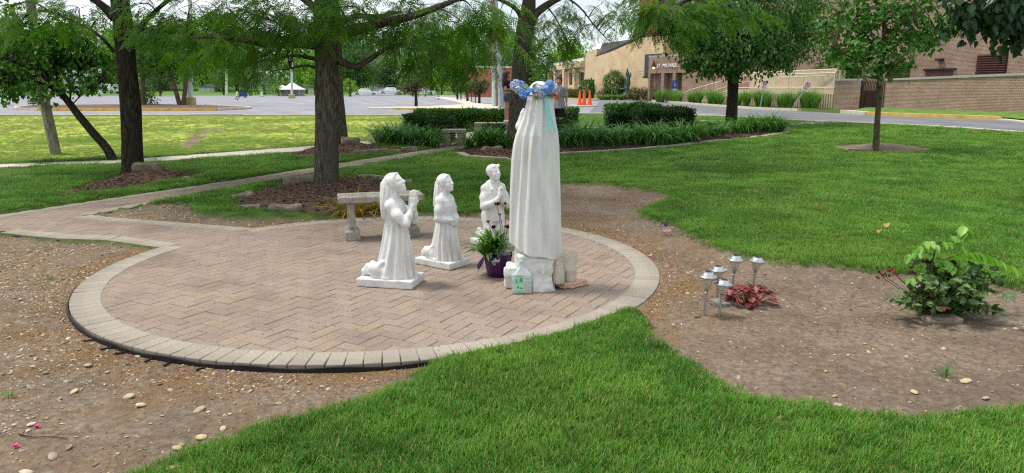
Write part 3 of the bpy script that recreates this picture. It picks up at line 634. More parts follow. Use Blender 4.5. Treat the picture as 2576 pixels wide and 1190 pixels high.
def boy(loc, rz, sc):
    t = thing('kneeling_boy_statue', 'white marble kneeling boy with wavy hair and open jacket, praying hands', 'statue', loc, rz, 'kneeling marble children'); t.scale = (sc,) * 3
    plinth(t, (-.03, 0), .22, .165, .034, 4)
    f = Field((-.32, -.26, .05), (.30, .26, .99), .0048)
    for y in (-1, 1):                         # kneeling legs, shoes behind
        f.chain([(.02, y * .062, .36), (.075, y * .07, .20), (.085, y * .072, .125)], [.075, .064, .056], .02); f.chain([(.085, y * .072, .118), (-.10, y * .07, .115), (-.19, y * .068, .125)], [.055, .046, .036], .02); f.chain([(-.185, y * .068, .16), (-.215, y * .068, .11), (-.225, y * .068, .082)], [.032, .036, .020], .012)
    f.loft([(.30, .03, 0, .108, .132), (.33, .03, 0, .110, .134), (.45, .035, 0, .095, .118), (.55, .045, 0, .096, .116), (.62, .045, 0, .094, .122), (.67, .036, 0, .076, .114), (.70, .03, 0, .058, .082), (.72, .03, 0, .045, .05)], folds(9, .004, 9, .3, .6, 1, .3), .016)
    f.cap((.03, 0, .69), (.042, 0, .775), .046, .040, .02)
    # jacket opening, lapels, collar
    f.cap((.140, .004, .53), (.150, -.004, .30), .012, .026, .004, cut=True); f.cap((.118, 0, .70), (.150, 0, .56), .030, .006, .004, cut=True)
    for y in (-1, 1):
        f.chain([(.062, y * .055, .728), (.122, y * .058, .660), (.150, y * .014, .535)], [.012, .019, .008], .003); f.chain([(.0, y * .052, .728), (.06, y * .055, .73), (.10, y * .06, .69)], [.013, .015, .013], .008)
        f.chain([(.092, y * .02, .70), (.135, y * .012, .58)], [.006, .004], .006)
    f.cap((-.02, 0, .735), (-.015, .03, .735), .016, .014, .01)
    q, e = head(f, (.058, 0, .842), .98, -14, 14, True)
    rs = np.random.default_rng(3)
    f.ell(q(-.020, 0, .028), (.080, .070, .068), e, .006)
    Mi = np.array((Matrix.Rotation(R(14), 3, 'Z') @ Matrix.Rotation(R(-14), 3, 'Y')))
    hc = np.array(q(-.018, 0, .022))
    def hair(X, Y, Z):
        x, y, z = X - hc[0], Y - hc[1], Z - hc[2]; u = [Mi[0][i] * x + Mi[1][i] * y + Mi[2][i] * z for i in range(3)]
        k0 = np.sqrt((u[0] / .080) ** 2 + (u[1] / .068) ** 2 + (u[2] / .070) ** 2)
        d = (k0 - 1) * .072 + .005 * np.sin(u[0] * 120 + 3 * np.sin(u[1] * 90)) * np.sin(u[2] * 110 + 2 * np.sin(u[1] * 60))
        return np.maximum(d, np.maximum((u[0] - .055) - .5 * np.maximum(u[2] - .02, 0) - .5 * np.maximum(-.02 - u[2], -.03), -.066 - u[2]))
    f.put(hair, hc - .11, hc + .11, .005)
    for y in (-.036, -.016, .004, .024, .042): f.cap(q(.052, y, .054), q(.036, y + .010, .074), .009, .012, .006)
    for y in (-1, 1):
        sh = (.035, y * .100, .655); el = (.10, y * .150, .475); wr = (.192, y * .040, .545)
        f.chain([sh, (.062, y * .130, .57), el], [.040, .041, .038], .035); f.chain([el, (.15, y * .098, .505), wr], [.038, .037, .032], .016); f.cap((.03, y * .035, .715), (.034, y * .11, .676), .036, .034, .03); f.cap(wr, (wr[0] + .004, wr[1] - y * .012, wr[2] + .02), .034, .030, .006)
        hand(f, (.202, y * .018, .56), (.222, y * .010, .69), y, (0, -y, 0), .0098, 0, .142)
    f.build('figure', m_marble, t); return t
def yaw_at(a, b): return math.atan2(b[1] - a[1], b[0] - a[0])
g1 = P(984, 712); girl('praying_girl_statue', 'white marble kneeling girl in long veil, praying hands raised to her chin', (g1.x, g1.y, -.001), R(-12), 1.0, 3, True)
g2 = P(1113, 664); girl('kneeling_girl_statue', 'white marble kneeling girl with hands crossed at her waist', (g2.x, g2.y, -.001), R(-36), .905, 8, False)
b1 = P(1238, 618); boy((b1.x, b1.y, -.001), R(-62), .885)
# ---- the tall veiled figure, seen from behind
def mary():
    t = thing('madonna_statue', 'tall white marble veiled woman seen from behind on rough rock base', 'statue', (.185, 5.56, 0), 0)
    f = Field((-.30, -.28, -.01), (.30, .28, 1.64), .0062)
    pr = [(.20, .0, .0, .201, .19), (.25, .0, .0, .202, .19), (.4, -.004, .0, .200, .186), (.714, -.006, .0, .190, .175), (1.02, -.004, .0, .176, .163), (1.12, .0, .0, .168, .158), (1.20, .005, .0, .155, .150), (1.27, .013, .005, .137, .138), (1.32, .018, .006, .123, .127), (1.36, .021, .008, .116, .12), (1.41, .024, .01, .107, .112), (1.45, .026, .01, .099, .108), (1.50, .026, .012, .094, .106), (1.54, .025, .014, .086, .098), (1.57, .024, .015, .070, .082), (1.592, .024, .015, .046, .056), (1.602, .024, .015, .02, .025)]
    def fo(th, Z):                            # deep pleats on one flank, broad soft ones over the back
        g = sm(1.58, 1.15, Z) * (1 - .25 * sm(.9, .3, Z)); t = th + .05 * np.sin(Z * 5)
        flank = np.exp(-((np.angle(np.exp(1j * (t + 2.55)))) / .75) ** 2)
        a = .015 * flank * np.tanh(1.5 * np.sin(16 * t + .5 * np.sin(Z * 3))) + .0065 * np.tanh(2.5 * np.sin(7 * t + .8 + .5 * Z)) + .004 * np.tanh(2 * np.sin(15 * t + 2 + Z))
        v = -.020 * np.exp(-((np.angle(np.exp(1j * (t + 1.95 - .14 * (1.5 - Z)))) / .085) ** 2)) * sm(1.0, 1.28, Z) * sm(1.55, 1.45, Z)
        v2 = -.016 * np.exp(-((np.angle(np.exp(1j * (t + 1.2 + .10 * (1.5 - Z)))) / .08) ** 2)) * sm(1.1, 1.32, Z) * sm(1.53, 1.45, Z)
        return g * a + v + v2
    f.loft(pr, fo, .004)
    # hem: cut so that it sweeps lower towards one side
    f.put(lambda X, Y, Z: Z - (.285 - .21 * (X + .05) + .005 * np.sin(X * 34) + .003 * np.sin(Y * 30) + .05 * sm(-.12, -.2, X)) + 0 * Y, (-.3, -.3, .1), (.3, .3, .40), .012, cut=True)
    f.put(lambda X, Y, Z: np.sqrt((X / .165) ** 2 + (Y / .15) ** 2) * .15 - .15 + np.maximum(Z - .42, 0), (-.2, -.2, .18), (.2, .2, .42), .004)
    # forearms and joined hands in front, just showing past the flank
    f.chain([(-.08, .10, 1.18), (-.118, .12, 1.26), (-.112, .12, 1.31)], [.05, .036, .024], .02); f.chain([(-.112, .12, 1.31), (-.100, .12, 1.36), (-.094, .12, 1.39)], [.024, .020, .010], .008)
    f.build('figure', m_marble, t)
    b = Field((-.33, -.30, -.02), (.33, .30, .34), .0075)
    b.box((-.005, .0, .12), (.135, .15, .15), (0, 0, 6), .01, .02, noise=(8, .06)); b.box((.045, -.085, .125), (.082, .08, .13), (0, 0, 8), .008, .02, noise=(9, .05))
    b.box((-.15, .02, .085), (.085, .10, .085), (0, 0, -4), .012, .02, noise=(9, .04)); b.box((-.02, .06, .06), (.16, .14, .065), (0, 0, 3), .02, .02, noise=(10, .02))
    b.build('rock_base', m_plinth, t); return t
mary()
# ================================================================ leaves and blades as small faces
def blade_strips(n, rs, L, W, base_r, lean, droop, seg=5, az=None, tipw=.12):
    """n arching strap leaves from one crown; L, W, lean, droop are (lo, hi)"""
    V = []; F = []
    for k in range(n):
        a = rs.uniform(0, 6.283) if az is None else rs.uniform(*az); l = rs.uniform(*L); w = rs.uniform(*W) / 2; th = rs.uniform(*lean); dr = rs.uniform(*droop)
        o = np.array([math.cos(a), math.sin(a), 0]); s = np.array([-math.sin(a), math.cos(a), 0]); p = o * rs.uniform(0, base_r); b = len(V)
        tw = rs.uniform(-.5, .5)
        for i in range(seg + 1):
            t = i / seg; ww = w * (1 - (1 - tipw) * t ** 2.2) * (.7 + .3 * min(1, t * 4)); sd = s * math.cos(tw * t) + np.array([0, 0, 1]) * math.sin(tw * t)
            V += [p - sd * ww, p + sd * ww]
            ang = th + dr * (t + .5 / seg) ** 1.4; p = p + (o * math.sin(ang) + np.array([0, 0, math.cos(ang)])) * l / seg
        F += [(b + 2 * i, b + 2 * i + 1, b + 2 * i + 3, b + 2 * i + 2) for i in range(seg)]
    return np.array(V), np.array(F)
def leaf_shape(kind):
    if kind == 'ovate': o = [(0, 0), (.16, .12), (.30, .33), (.27, .6), (.12, .85), (0, 1.0)]
    elif kind == 'heart': o = [(0, .06), (.2, -.04), (.42, .18), (.42, .45), (.22, .78), (0, 1.05)]
    elif kind == 'maple': o = [(0, 0), (.12, .05), (.40, -.02), (.34, .16), (.56, .34), (.50, .48), (.60, .62), (.28, .60), (.24, .66), (.20, .86), (0, 1.05)]
    elif kind == 'lobed': o = [(0, .0), (.22, -.10), (.30, .02), (.46, .02), (.44, .20), (.58, .34), (.46, .48), (.50, .66), (.30, .70), (.24, .88), (.10, .84), (0, .98)]
    elif kind == 'lance': o = [(0, 0), (.10, .2), (.13, .45), (.08, .75), (0, 1)]
    R_ = [(x, y) for x, y in o]; L_ = [(-x, y) for x, y in o[-2:0:-1]]
    return np.array(R_ + L_), len(o)
def stamp(kind, pos, dirn, up, size, fold=.25, droop=.25):
    """real leaf outlines: a fan of two halves with a fold along the midrib; arrays (n,3),(n,3),(n,3),(n,)"""
    o, h = leaf_shape(kind); n = len(pos); m = len(o)
    d = dirn / (np.linalg.norm(dirn, axis=1)[:, None] + 1e-9); s = np.cross(d, up); s /= np.linalg.norm(s, axis=1)[:, None] + 1e-9; u = np.cross(s, d)
    x, y = o[:, 0], o[:, 1]; z = fold * np.abs(x) - droop * y * y
    V = pos[:, None] + size[:, None, None] * (s[:, None] * x[None, :, None] + d[:, None] * y[None, :, None] + u[:, None] * z[None, :, None])
    f1 = list(range(h)); f2 = [0] + list(range(h - 1, m))
    F = []
    for k in range(n): F += [tuple(k * m + i for i in f1), tuple(k * m + i for i in f2)]
    return V.reshape(-1, 3), F
def rvec(rs, n): 
    v = rs.normal(size=(n, 3)); return v / np.linalg.norm(v, axis=1)[:, None]
def stone(name, label, loc, size, rz=0., seed=0, m=None, group=None, h=.016, parent=None, flat=.25):
    s = np.array(size) / 2; f = Field(-s * 1.35, s * 1.35, max(h, min(size) / 9)); rs = np.random.default_rng(seed)
    f.box((0, 0, 0), s * .96, (rs.uniform(-4, 4), rs.uniform(-4, 4), 0), min(s) * .35, .01, noise=(2.2 / max(size), min(s) * .45))
    for k in range(4):
        a = rs.uniform(0, 6.28); c = np.array([math.cos(a) * s[0] * 1.15, math.sin(a) * s[1] * 1.15, s[2] * 1.0]); f.box(c, (s[0] * .45, s[1] * .45, s[2] * .5), (rs.uniform(-30, 30), rs.uniform(-30, 30), rs.uniform(0, 90)), .005, .02, cut=True)
    o = f.build(name, m or m_stone, parent, loc, (0, 0, rz))
    if label: tag(o, label, 'stone', group)
    return o
m_stone = mat('field_stone', [C(96, 86, 74), C(134, 122, 106), C(160, 148, 130)], 9, .9, .6, 45, spec=.15, second=(3, C(98, 98, 74), .5, .75))
m_grey = mat('grey_slate', [C(92, 90, 86), C(130, 127, 122), C(152, 149, 142)], 14, .85, .5, 60, spec=.2)
m_cast = mat('cast_stone', [C(128, 120, 110), C(160, 152, 141), C(178, 170, 158)], 18, .9, .5, 120, spec=.15, second=(4, C(112, 104, 94), .52, .8))
# ---- milk jug
def jug():
    q = P(1312, 739); t = thing('water_jug', 'clear plastic gallon jug half full of water with green label', 'jug', (q.x, q.y + .07, 0), R(6))
    mp_ = glassmat('cloudy_plastic', C(214, 222, 222), .25, .34); mw = glassmat('jug_water', C(196, 206, 200), .08, .40)
    def shell(h0, r, top):
        f = Field((-.11, -.11, -.01), (.11, .11, .28), .0055)
        def body(X, Y, Z):
            w = .076 * (1 - sm(.135, .222, Z) * .74); x, y = np.abs(X) - w + .022, np.abs(Y) - w + .022
            return np.maximum(np.sqrt(np.maximum(x, 0) ** 2 + np.maximum(y, 0) ** 2) + np.minimum(np.maximum(x, y), 0) - .022 + r, np.maximum(.004 - Z, Z - top))
        f.put(body, (-.09, -.09, 0), (.09, .09, top), .006); return f
    f = shell(0, 0, .226); f.cap((0, 0, .21), (0, 0, .238), .02, .0195, .008)
    f.cap((.085, 0, .10), (.085, 0, .17), .022, .016, .006, cut=True); f.chain([(.03, 0, .215), (.065, 0, .195), (.072, 0, .15), (.066, 0, .095)], [.013, .013, .0125, .013], .006)
    f.build('bottle', mp_, t)
    w = shell(0, .004, .102); w.build('water', mw, t)
    c = MB().lathe([(.021, .232), (.021, .247), (.018, .250), (.0, .250)], 20).build('cap', mat('teal_cap', [C(150, 208, 206), C(166, 220, 216)], 30, .4), t, True)
    l = MB().box((-.028, -.0775, .088), (.040, .0012, .062)).build('label', mat('green_label', [C(140, 206, 168), C(168, 222, 188)], 12, .5), t)
    dk = mat('label_ink', [C(40, 62, 54), C(54, 74, 64)], 50, .6); wh = mat('label_white', [C(222, 232, 226), C(236, 242, 238)], 30, .6)
    b = MB()
    for k in range(7): b.box((-.012, -.0792, .128 - k * .0055), (.014 - .003 * (k % 3), .0005, .0011))
    for k in range(5): b.box((-.048, -.0792, .118 - k * .008), (.010 + .003 * (k % 2), .0005, .0008))
    for k in range(9): b.box((-.022 + k * .0032, -.0792, .046), (.0009 if k % 3 else .0014, .0005, .008))
    b.box((-.03, -.0792, .144), (.024, .0005, .0018)).lathe([(.0065, -.0004), (.0065, .0004)], 10); b.V[-20:] = [(x - .035, -.0792 + z, .056 + y) for x, y, z in b.V[-20:]]
    b.build('printing', dk, l)['kind'] = 'stuff'; MB().box((-.009, -.0789, .046), (.016, .0004, .011)).build('barcode_patch', wh, l)
jug()
# ---- two glass vases on a pink concrete block
q = P(1432, 719)
m_pink = mat('pink_concrete', [C(178, 138, 116), C(206, 168, 144), C(216, 182, 160)], 40, .95, .7, 130, spec=.1, bdist=.006)
f = Field((-.15, -.13, -.01), (.15, .13, .06), .005); f.box((0, 0, .024), (.118, .095, .023), (0, 0, 0), .004, .002, noise=(40, .004)); f.box((-.10, -.09, .02), (.03, .02, .03), (0, 0, 40), .004, .004, cut=True)
tag(f.build('paving_block', m_pink, None, (q.x, q.y + .015, .001), (0, 0, R(42))), 'rough pink concrete block under two glass vases', 'block')
m_vase = glassmat('dusty_glass', C(216, 212, 202), .12, .23); m_cloud = mat('cloudy_water', [C(200, 196, 172), C(218, 214, 192)], 12, .4)
def vase(name, label, px, py, prof, wprof, mw):
    a = P(px, py, .047); t = thing(name, label, 'vase', (a.x, a.y + .035, .0475), 0)
    inner = [(max(r - .003, .001), z) for r, z in prof[1:][::-1]]; MB().lathe(prof + inner + [(0.001, prof[1][1] + .004)], 28).build('glass', m_vase, t, True)
    MB().lathe(wprof + [(0.0005, wprof[-1][1])], 24).build('murky_water', mw, t, True)
    for k in range(9): pass
    return t
vase('glass_carafe', 'dusty glass carafe with narrow neck and murky water, on the pink block', 1405, 715, [(.0005, 0), (.048, 0), (.053, .012), (.053, .095), (.046, .118), (.034, .138), (.032, .15), (.039, .178), (.045, .205)], [(.001, .006), (.046, .006), (.0485, .02), (.0485, .092), (.043, .108)], m_cloud)
vase('glass_cylinder_vase', 'wide dusty glass vase with dregs of murky water, on the pink block', 1434, 709, [(.0005, 0), (.050, 0), (.053, .01), (.057, .11), (.062, .20), (.064, .232)], [(.001, .006), (.049, .006), (.0515, .03), (.0525, .09)], m_cloud)
# ---- potted plant in purple foil
def pot():
    q = P(1252, 700); t = thing('potted_plant', 'leafy potted plant with dark red blooms in purple foil wrap', 'plant', (q.x, q.y + .11, 0)); rs = np.random.default_rng(5)
    n = 48; prof = [(.088, 0.0), (.096, .03), (.106, .09), (.118, .165), (.124, .185)]; V = []; F = []
    for i, (r, z) in enumerate(prof):
        for k in range(n): a = 6.283 * k / n; rr = r * (1 + (.035 * math.sin(9 * a + i) + .02 * math.sin(17 * a + 2 * i)) * (i / 4)); V.append((rr * math.cos(a), rr * math.sin(a), z + (.010 * math.sin(5 * a) if i == 4 else 0)))
    F = [(i * n + k, i * n + (k + 1) % n, i * n + n + (k + 1) % n, i * n + n + k) for i in range(4) for k in range(n)] + [tuple(range(n - 1, -1, -1))]
    foil = ob('foil_wrap', mesh('foil_wrap', V, F, mat('purple_foil', [C(44, 12, 54), C(64, 20, 76), C(82, 32, 96)], 22, .28, .5, 60, metal=.35, spec=.6, bdist=.006)), t)
    MB().lathe([(.112, .15), (.06, .155), (.0, .16)], 24).build('potting_soil', m_joint, t)
    m_sil = mat('silver_foil', [C(110, 112, 116), C(190, 192, 196)], 18, .18, .8, 40, metal=.95, bdist=.012)
    f = Field((-.12, -.17, .05), (.08, -.04, .25), .005); f.box((-.022, -.118, .165), (.044, .008, .030), (-18, 8, -8), .006, .01, noise=(26, .020)); f.box((-.022, -.118, .135), (.024, .007, .024), (-18, 45, -8), .006, .012, noise=(30, .016)); f.build('silver_bow', m_sil, t)
    b = MB(); b.add([(-.10, -.05, .185), (-.125, -.02, .165), (-.175, -.045, .10), (-.165, -.06, .05), (-.12, -.065, .12)], [(0, 1, 2, 3, 4)]); b.build('foil_flap', foil.data.materials[0], t)
    b = MB(); b.lathe([(.095, .165), (.105, .178), (.118, .183)], 24).build('dark_rim', mat('dark_foil', [C(30, 34, 36), C(60, 62, 66)], 20, .25, metal=.6), t)
    m_lf = mat('lily_leaf', [C(58, 100, 36), C(84, 132, 48), C(120, 158, 62)], 9, .4, spec=.5, rnd=('island', [C(190, 210, 190), C(255, 255, 255), C(255, 250, 170)]), trans=.25)
    Vs = []; Fs = []; base = 0
    for k in range(8):
        c = np.array([-.06 + rs.uniform(-.055, .05), rs.uniform(-.08, .03), .15]); V, F = blade_strips(17, rs, (.15, .26), (.028, .048), .015, (.1, 1.0), (.6, 1.7), 6, tipw=.02)
        V = V + c + np.array([0, 0, rs.uniform(0, .11)]); Vs.append(V); Fs.append(F + base); base += len(V)
    ob('leaves', mesh('leaves', np.concatenate(Vs), np.concatenate(Fs), m_lf, True), t)
    m_st = mat('flower_stem', [C(50, 80, 38), C(74, 96, 48)], 20, .5); m_red = mat('dark_red_petals', [C(92, 8, 20), C(140, 14, 32)], 30, .6, rnd=('island', [C(170, 170, 170), C(255, 255, 255)]))
    for px, py, r in ((1251, 515, .019), (1271, 513, .011), (1228, 558, .012), (1242, 573, .018), (1276, 573, .021), (1258, 540, .008)):
        w = A(px, py, q.y + .09 + rs.uniform(-.02, .03)); p = np.array([w.x - q.x, w.y - q.y - .11, w.z]); base_ = np.array([.035 + rs.uniform(-.02, .02), 0, .16])
        b = MB().tube(curve([base_, base_ * .5 + p * .5 + np.array([.012, 0, .02]), p], 6), [.0028] * 12 + [.002], 5); b.tube([p - np.array([0, 0, .012]), p], [.003, .007], 6); st = b.build('flower_stem', m_st, t)
        m = 34; d = rvec(rs, m); d[:, 2] = np.abs(d[:, 2]) * .8 + .1; d[:, 1] -= .3; pos = p + d * r * .25; V, F = stamp('ovate', pos, d, rvec(rs, m), rs.uniform(.8, 1.2, m) * r * 1.15, .4, .3); ob('bloom', mesh('bloom', V, F, m_red), t)
    V, F = blade_strips(14, rs, (.08, .20), (.006, .010), .02, (.0, .5), (.2, 1.0), 5); ob('carnation_leaves', mesh('carnation_leaves', V + np.array([.05, 0, .20]), F, m_st), t)
    MB().lathe([(.034, .16), (.036, .30), (.040, .34)], 20, (.055, -.03, 0)).build('clear_sleeve', glassmat('clear_sleeve', C(190, 205, 200), .06, .22), t, True)
pot()
# ---- flower crown
def crown():
    t = thing('flower_wreath', 'wreath of blue and pale lilac cloth flowers with turquoise ribbon on statue head', 'wreath', (.205, 5.575, 1.50)); rs = np.random.default_rng(11)
    ring = [(.125 * math.cos(a), .135 * math.sin(a), .015 * math.sin(a * 2) - .02 * math.sin(a)) for a in np.linspace(0, 6.283, 40)]
    MB().tube(ring, .007, 6).build('vine_ring', mat('brown_vine', [C(88, 66, 44), C(120, 92, 60)], 30, .8), t)
    mb_ = mat('blue_petal', [C(88, 142, 222), C(122, 172, 240), C(170, 200, 246)], 14, .6, rnd=('island', [C(215, 220, 235), C(255, 255, 255)]), trans=.2); ml = mat('lilac_petal', [C(178, 186, 212), C(206, 212, 232), C(226, 230, 242)], 14, .6, rnd=('island', [C(205, 210, 225), C(255, 255, 255)]), trans=.2)
    mg_ = mat('cloth_leaf', [C(120, 150, 92), C(158, 180, 124)], 10, .6, trans=.2); mp_ = mat('pale_cloth_leaf', [C(180, 202, 170), C(200, 218, 190)], 10, .6, trans=.2)
    def cluster(name, c, r, m, nfl):
        d = rvec(rs, nfl); d[:, 1] = -np.abs(d[:, 1]) * .9 + .25 * d[:, 1]; ctr = np.array(c) + d * r; Vs = []; Fs = []; base = 0
        for k in range(nfl):
            nrm = d[k] / np.linalg.norm(d[k]); a = np.cross(nrm, rvec(rs, 1)[0]); a /= np.linalg.norm(a); b = np.cross(nrm, a); sz = rs.uniform(.017, .024)
            dd = np.array([a * math.cos(x) + b * math.sin(x) + nrm * .35 for x in np.arange(4) * 1.571]); V, F = stamp('heart', np.repeat(ctr[k][None], 4, 0), dd, np.repeat(nrm[None], 4, 0), np.full(4, sz), .2, .15)
            Vs.append(V); Fs += [tuple(i + base for i in f) for f in F]; base += len(V)
        ob(name, mesh(name, np.concatenate(Vs), Fs, m), t)
    # frame px -> local offsets: centre of the head at 1352, rows 205..265
    def at(px, py, dy): w = A(px, py, 5.575 + dy); return (w.x - .205, w.y - 5.575, w.z - 1.50)
    for px, py, dy, r, m, n_ in ((1297, 214, .03, .030, ml, 22), (1310, 216, .02, .024, mb_, 15), (1318, 238, -.10, .022, mb_, 15), (1334, 232, -.11, .020, mb_, 14), (1355, 226, -.13, .028, ml, 22), (1362, 236, -.13, .024, ml, 16), (1371, 226, -.12, .026, mb_, 16), (1383, 214, -.06, .026, mb_, 16), (1392, 222, -.04, .030, ml, 22), (1390, 236, -.05, .022, ml, 14), (1305, 226, -.03, .018, ml, 12)):
        cluster('blossom', at(px, py, dy), r * 1.25, m, int(n_ * 1.35))
    for px, py, dy, dx_, dz_, s_, m in ((1300, 228, 0, .05, -.02, .055, mp_), (1330, 222, -.1, -.04, .03, .04, mg_), (1340, 224, -.11, .03, .04, .038, mg_), (1372, 216, -.09, .03, .03, .04, mp_), (1345, 240, -.12, .02, -.03, .03, mg_), (1384, 230, -.1, -.01, -.04, .035, mg_), (1325, 226, -.1, -.05, -.01, .035, mg_)):
        V, F = stamp('ovate', np.array([at(px, py, dy)]), np.array([[dx_, -.01, dz_]]), np.array([[0, -1, .3]]), np.array([s_]) * 1.5, .2, .2); ob('leaf', mesh('leaf', V, F, m), t)
    mr = mat('turquoise_ribbon', [C(106, 196, 192), C(140, 214, 208)], 6, .35, spec=.5)
    for pts in (((1373, 244), (1377, 262), (1384, 290), (1391, 312), (1397, 333)), ((1371, 244), (1374, 262), (1379, 290), (1382, 312), (1381, 330))):
        c = curve([at(x, y, [-.115, -.128, -.152, -.168, -.178][i]) for i, (x, y) in enumerate(pts)], 6); w = np.array([.0085, 0, .002]); V = np.concatenate([c - w, c + w]); n_ = len(c)
        th = np.array([0, -.0012, 0]); V = np.concatenate([V, V + th]); F = []
        for i in range(n_ - 1): F += [(i, i + 1, n_ + i + 1, n_ + i), (2 * n_ + i, 3 * n_ + i, 3 * n_ + i + 1, 2 * n_ + i + 1)]
        ob('ribbon_tail', mesh('ribbon_tail', V, F, mr), t)
crown()
# ---- solar lamps
m_steel = mat('brushed_steel', [C(168, 168, 168), C(206, 206, 206)], 60, .32, .1, metal=.95, stretch=(1, 1, .05)); m_chrome = mat('chrome', [C(190, 190, 192), C(210, 210, 212)], 9, .12, metal=1.0)
m_crack = glassmat('crackle_glass', C(214, 208, 192), .15, .30); m_cell = mat('solar_cell', [C(34, 38, 48), C(50, 56, 66)], 40, .2)
def lamp_proto():
    t = thing('solar_lamp', '', 'garden lamp', group='solar lamps in the flower bed')
    MB().tube([(0, 0, -.04), (0, 0, .155)], .0085, 12).build('stake', m_steel, t, True)
    MB().lathe([(.0085, .150), (.013, .152), (.0135, .160), (.010, .163), (.012, .170), (.016, .176), (.017, .182), (.012, .186)], 20).build('collar', m_steel, t, True)
    MB().lathe([(.004, .184), (.015, .190), (.019, .200), (.017, .212), (.008, .219), (.0, .220)], 16).build('reflector_ball', m_chrome, t, True)
    MB().lathe([(.017, .186), (.025, .192), (.030, .210), (.035, .235), (.046, .262), (.0445, .262), (.033, .236), (.0285, .212), (.024, .195)], 24).build('glass_shade', m_crack, t, True)
    c = MB().lathe([(.030, .258), (.062, .262), (.066, .266), (.0655, .272), (.058, .278), (.050, .281), (.047, .287), (.040, .293), (.037, .299), (.030, .302), (.0, .303)], 28).build('cap', m_steel, t, True)
    MB().box((0, 0, .3038), (.02, .02, .0012)).build('solar_panel', m_cell, c); return t
lp = lamp_proto()
LAMPS = [((1772, 787), (1782, 683), 'steel solar lamp standing at the edge of the bed away from the red plant'), ((1809, 789), (1822, 703), 'steel solar lamp right in front of the flat grey stone'), ((1804, 752), (1807, 669), 'steel solar lamp tucked behind two others beside the grey stone'),
         ((1840, 735), (1852, 642), 'tall steel solar lamp between grey stone and lawn edge'), ((1892, 728), (1906, 646), 'steel solar lamp directly behind the dark red plant')]
for i, (b, tp, lab) in enumerate(LAMPS):
    o = lp if i == 0 else copy_tree(lp); g = gp(*b); top = A(tp[0], tp[1], g.y); o.location = (g.x, g.y, g.z); h = (top.z - g.z) / .303
    o.rotation_euler = (random.uniform(-.03, .03), math.atan2(top.x - g.x, top.z - g.z), random.uniform(0, 6)); o.rotation_euler = (0, math.atan2(top.x - g.x, top.z - g.z), 0); o['label'] = lab; o.scale = (1, 1, h)
stone('flat_stone', 'flat grey slate stone among the solar lamps', gp(1829, 765) + Vector((0, .04, .012)), (.20, .13, .042), R(18), 4, m_grey, h=.006)
stone('tan_stone', 'flat tan stone half under the rose bush', gp(2375, 808) + Vector((0, .03, .015)), (.24, .12, .05), R(-4), 6, m_stone, h=.006)
# ---- red coral-bells plant
def heuchera():
    g = gp(1890, 765); t = thing('red_leaf_plant', 'low clump of dark red lobed leaves beside the solar lamps', 'plant', g + Vector((.0, .06, 0))); rs = np.random.default_rng(21)
    ml = mat('red_leaf', [C(104, 26, 34), C(136, 58, 64), C(172, 104, 108)], 10, .45, spec=.4, rnd=('island', [C(190, 150, 150), C(255, 255, 255), C(255, 190, 190)]), trans=(.25, C(255, 60, 60))); ms = mat('red_stem', [C(94, 40, 36), C(120, 60, 48)], 20, .6); b = MB(); pos = []; dr = []; sz = []
    for k in range(90):
        a = rs.uniform(0, 6.283); r = rs.uniform(0, .13) ** .8 * 1.0; h = (.15 - .6 * r * r * 4) * rs.uniform(.6, 1.05); r = min(r, .14); p = np.array([r * math.cos(a) * 1.25, r * math.sin(a), max(h, .02)])
        b.tube([(p[0] * .3, p[1] * .3, 0), (p[0] * .8, p[1] * .8, p[2] * .7), tuple(p)], .0016, 4, False); pos.append(p); dr.append([math.cos(a), math.sin(a), rs.uniform(-.5, .2)]); sz.append(rs.uniform(.028, .048))
    pos.append([.20, .0, .02]); dr.append([1, -.3, -.1]); sz.append(.05); pos.append([-.02, -.15, .012]); dr.append([.3, -1, -.1]); sz.append(.04); pos.append([.17, -.07, .06]); dr.append([1, -.5, .1]); sz.append(.05)
    V, F = stamp('lobed', np.array(pos) - np.array(dr) * .02, np.array(dr), np.array([[0, 0, 1.]]) + .35 * rvec(rs, len(pos)), np.array(sz) * 1.15, .15, .25); ob('leaves', mesh('leaves', V, F, ml, True), t); b.build('stems', ms, t)
heuchera()
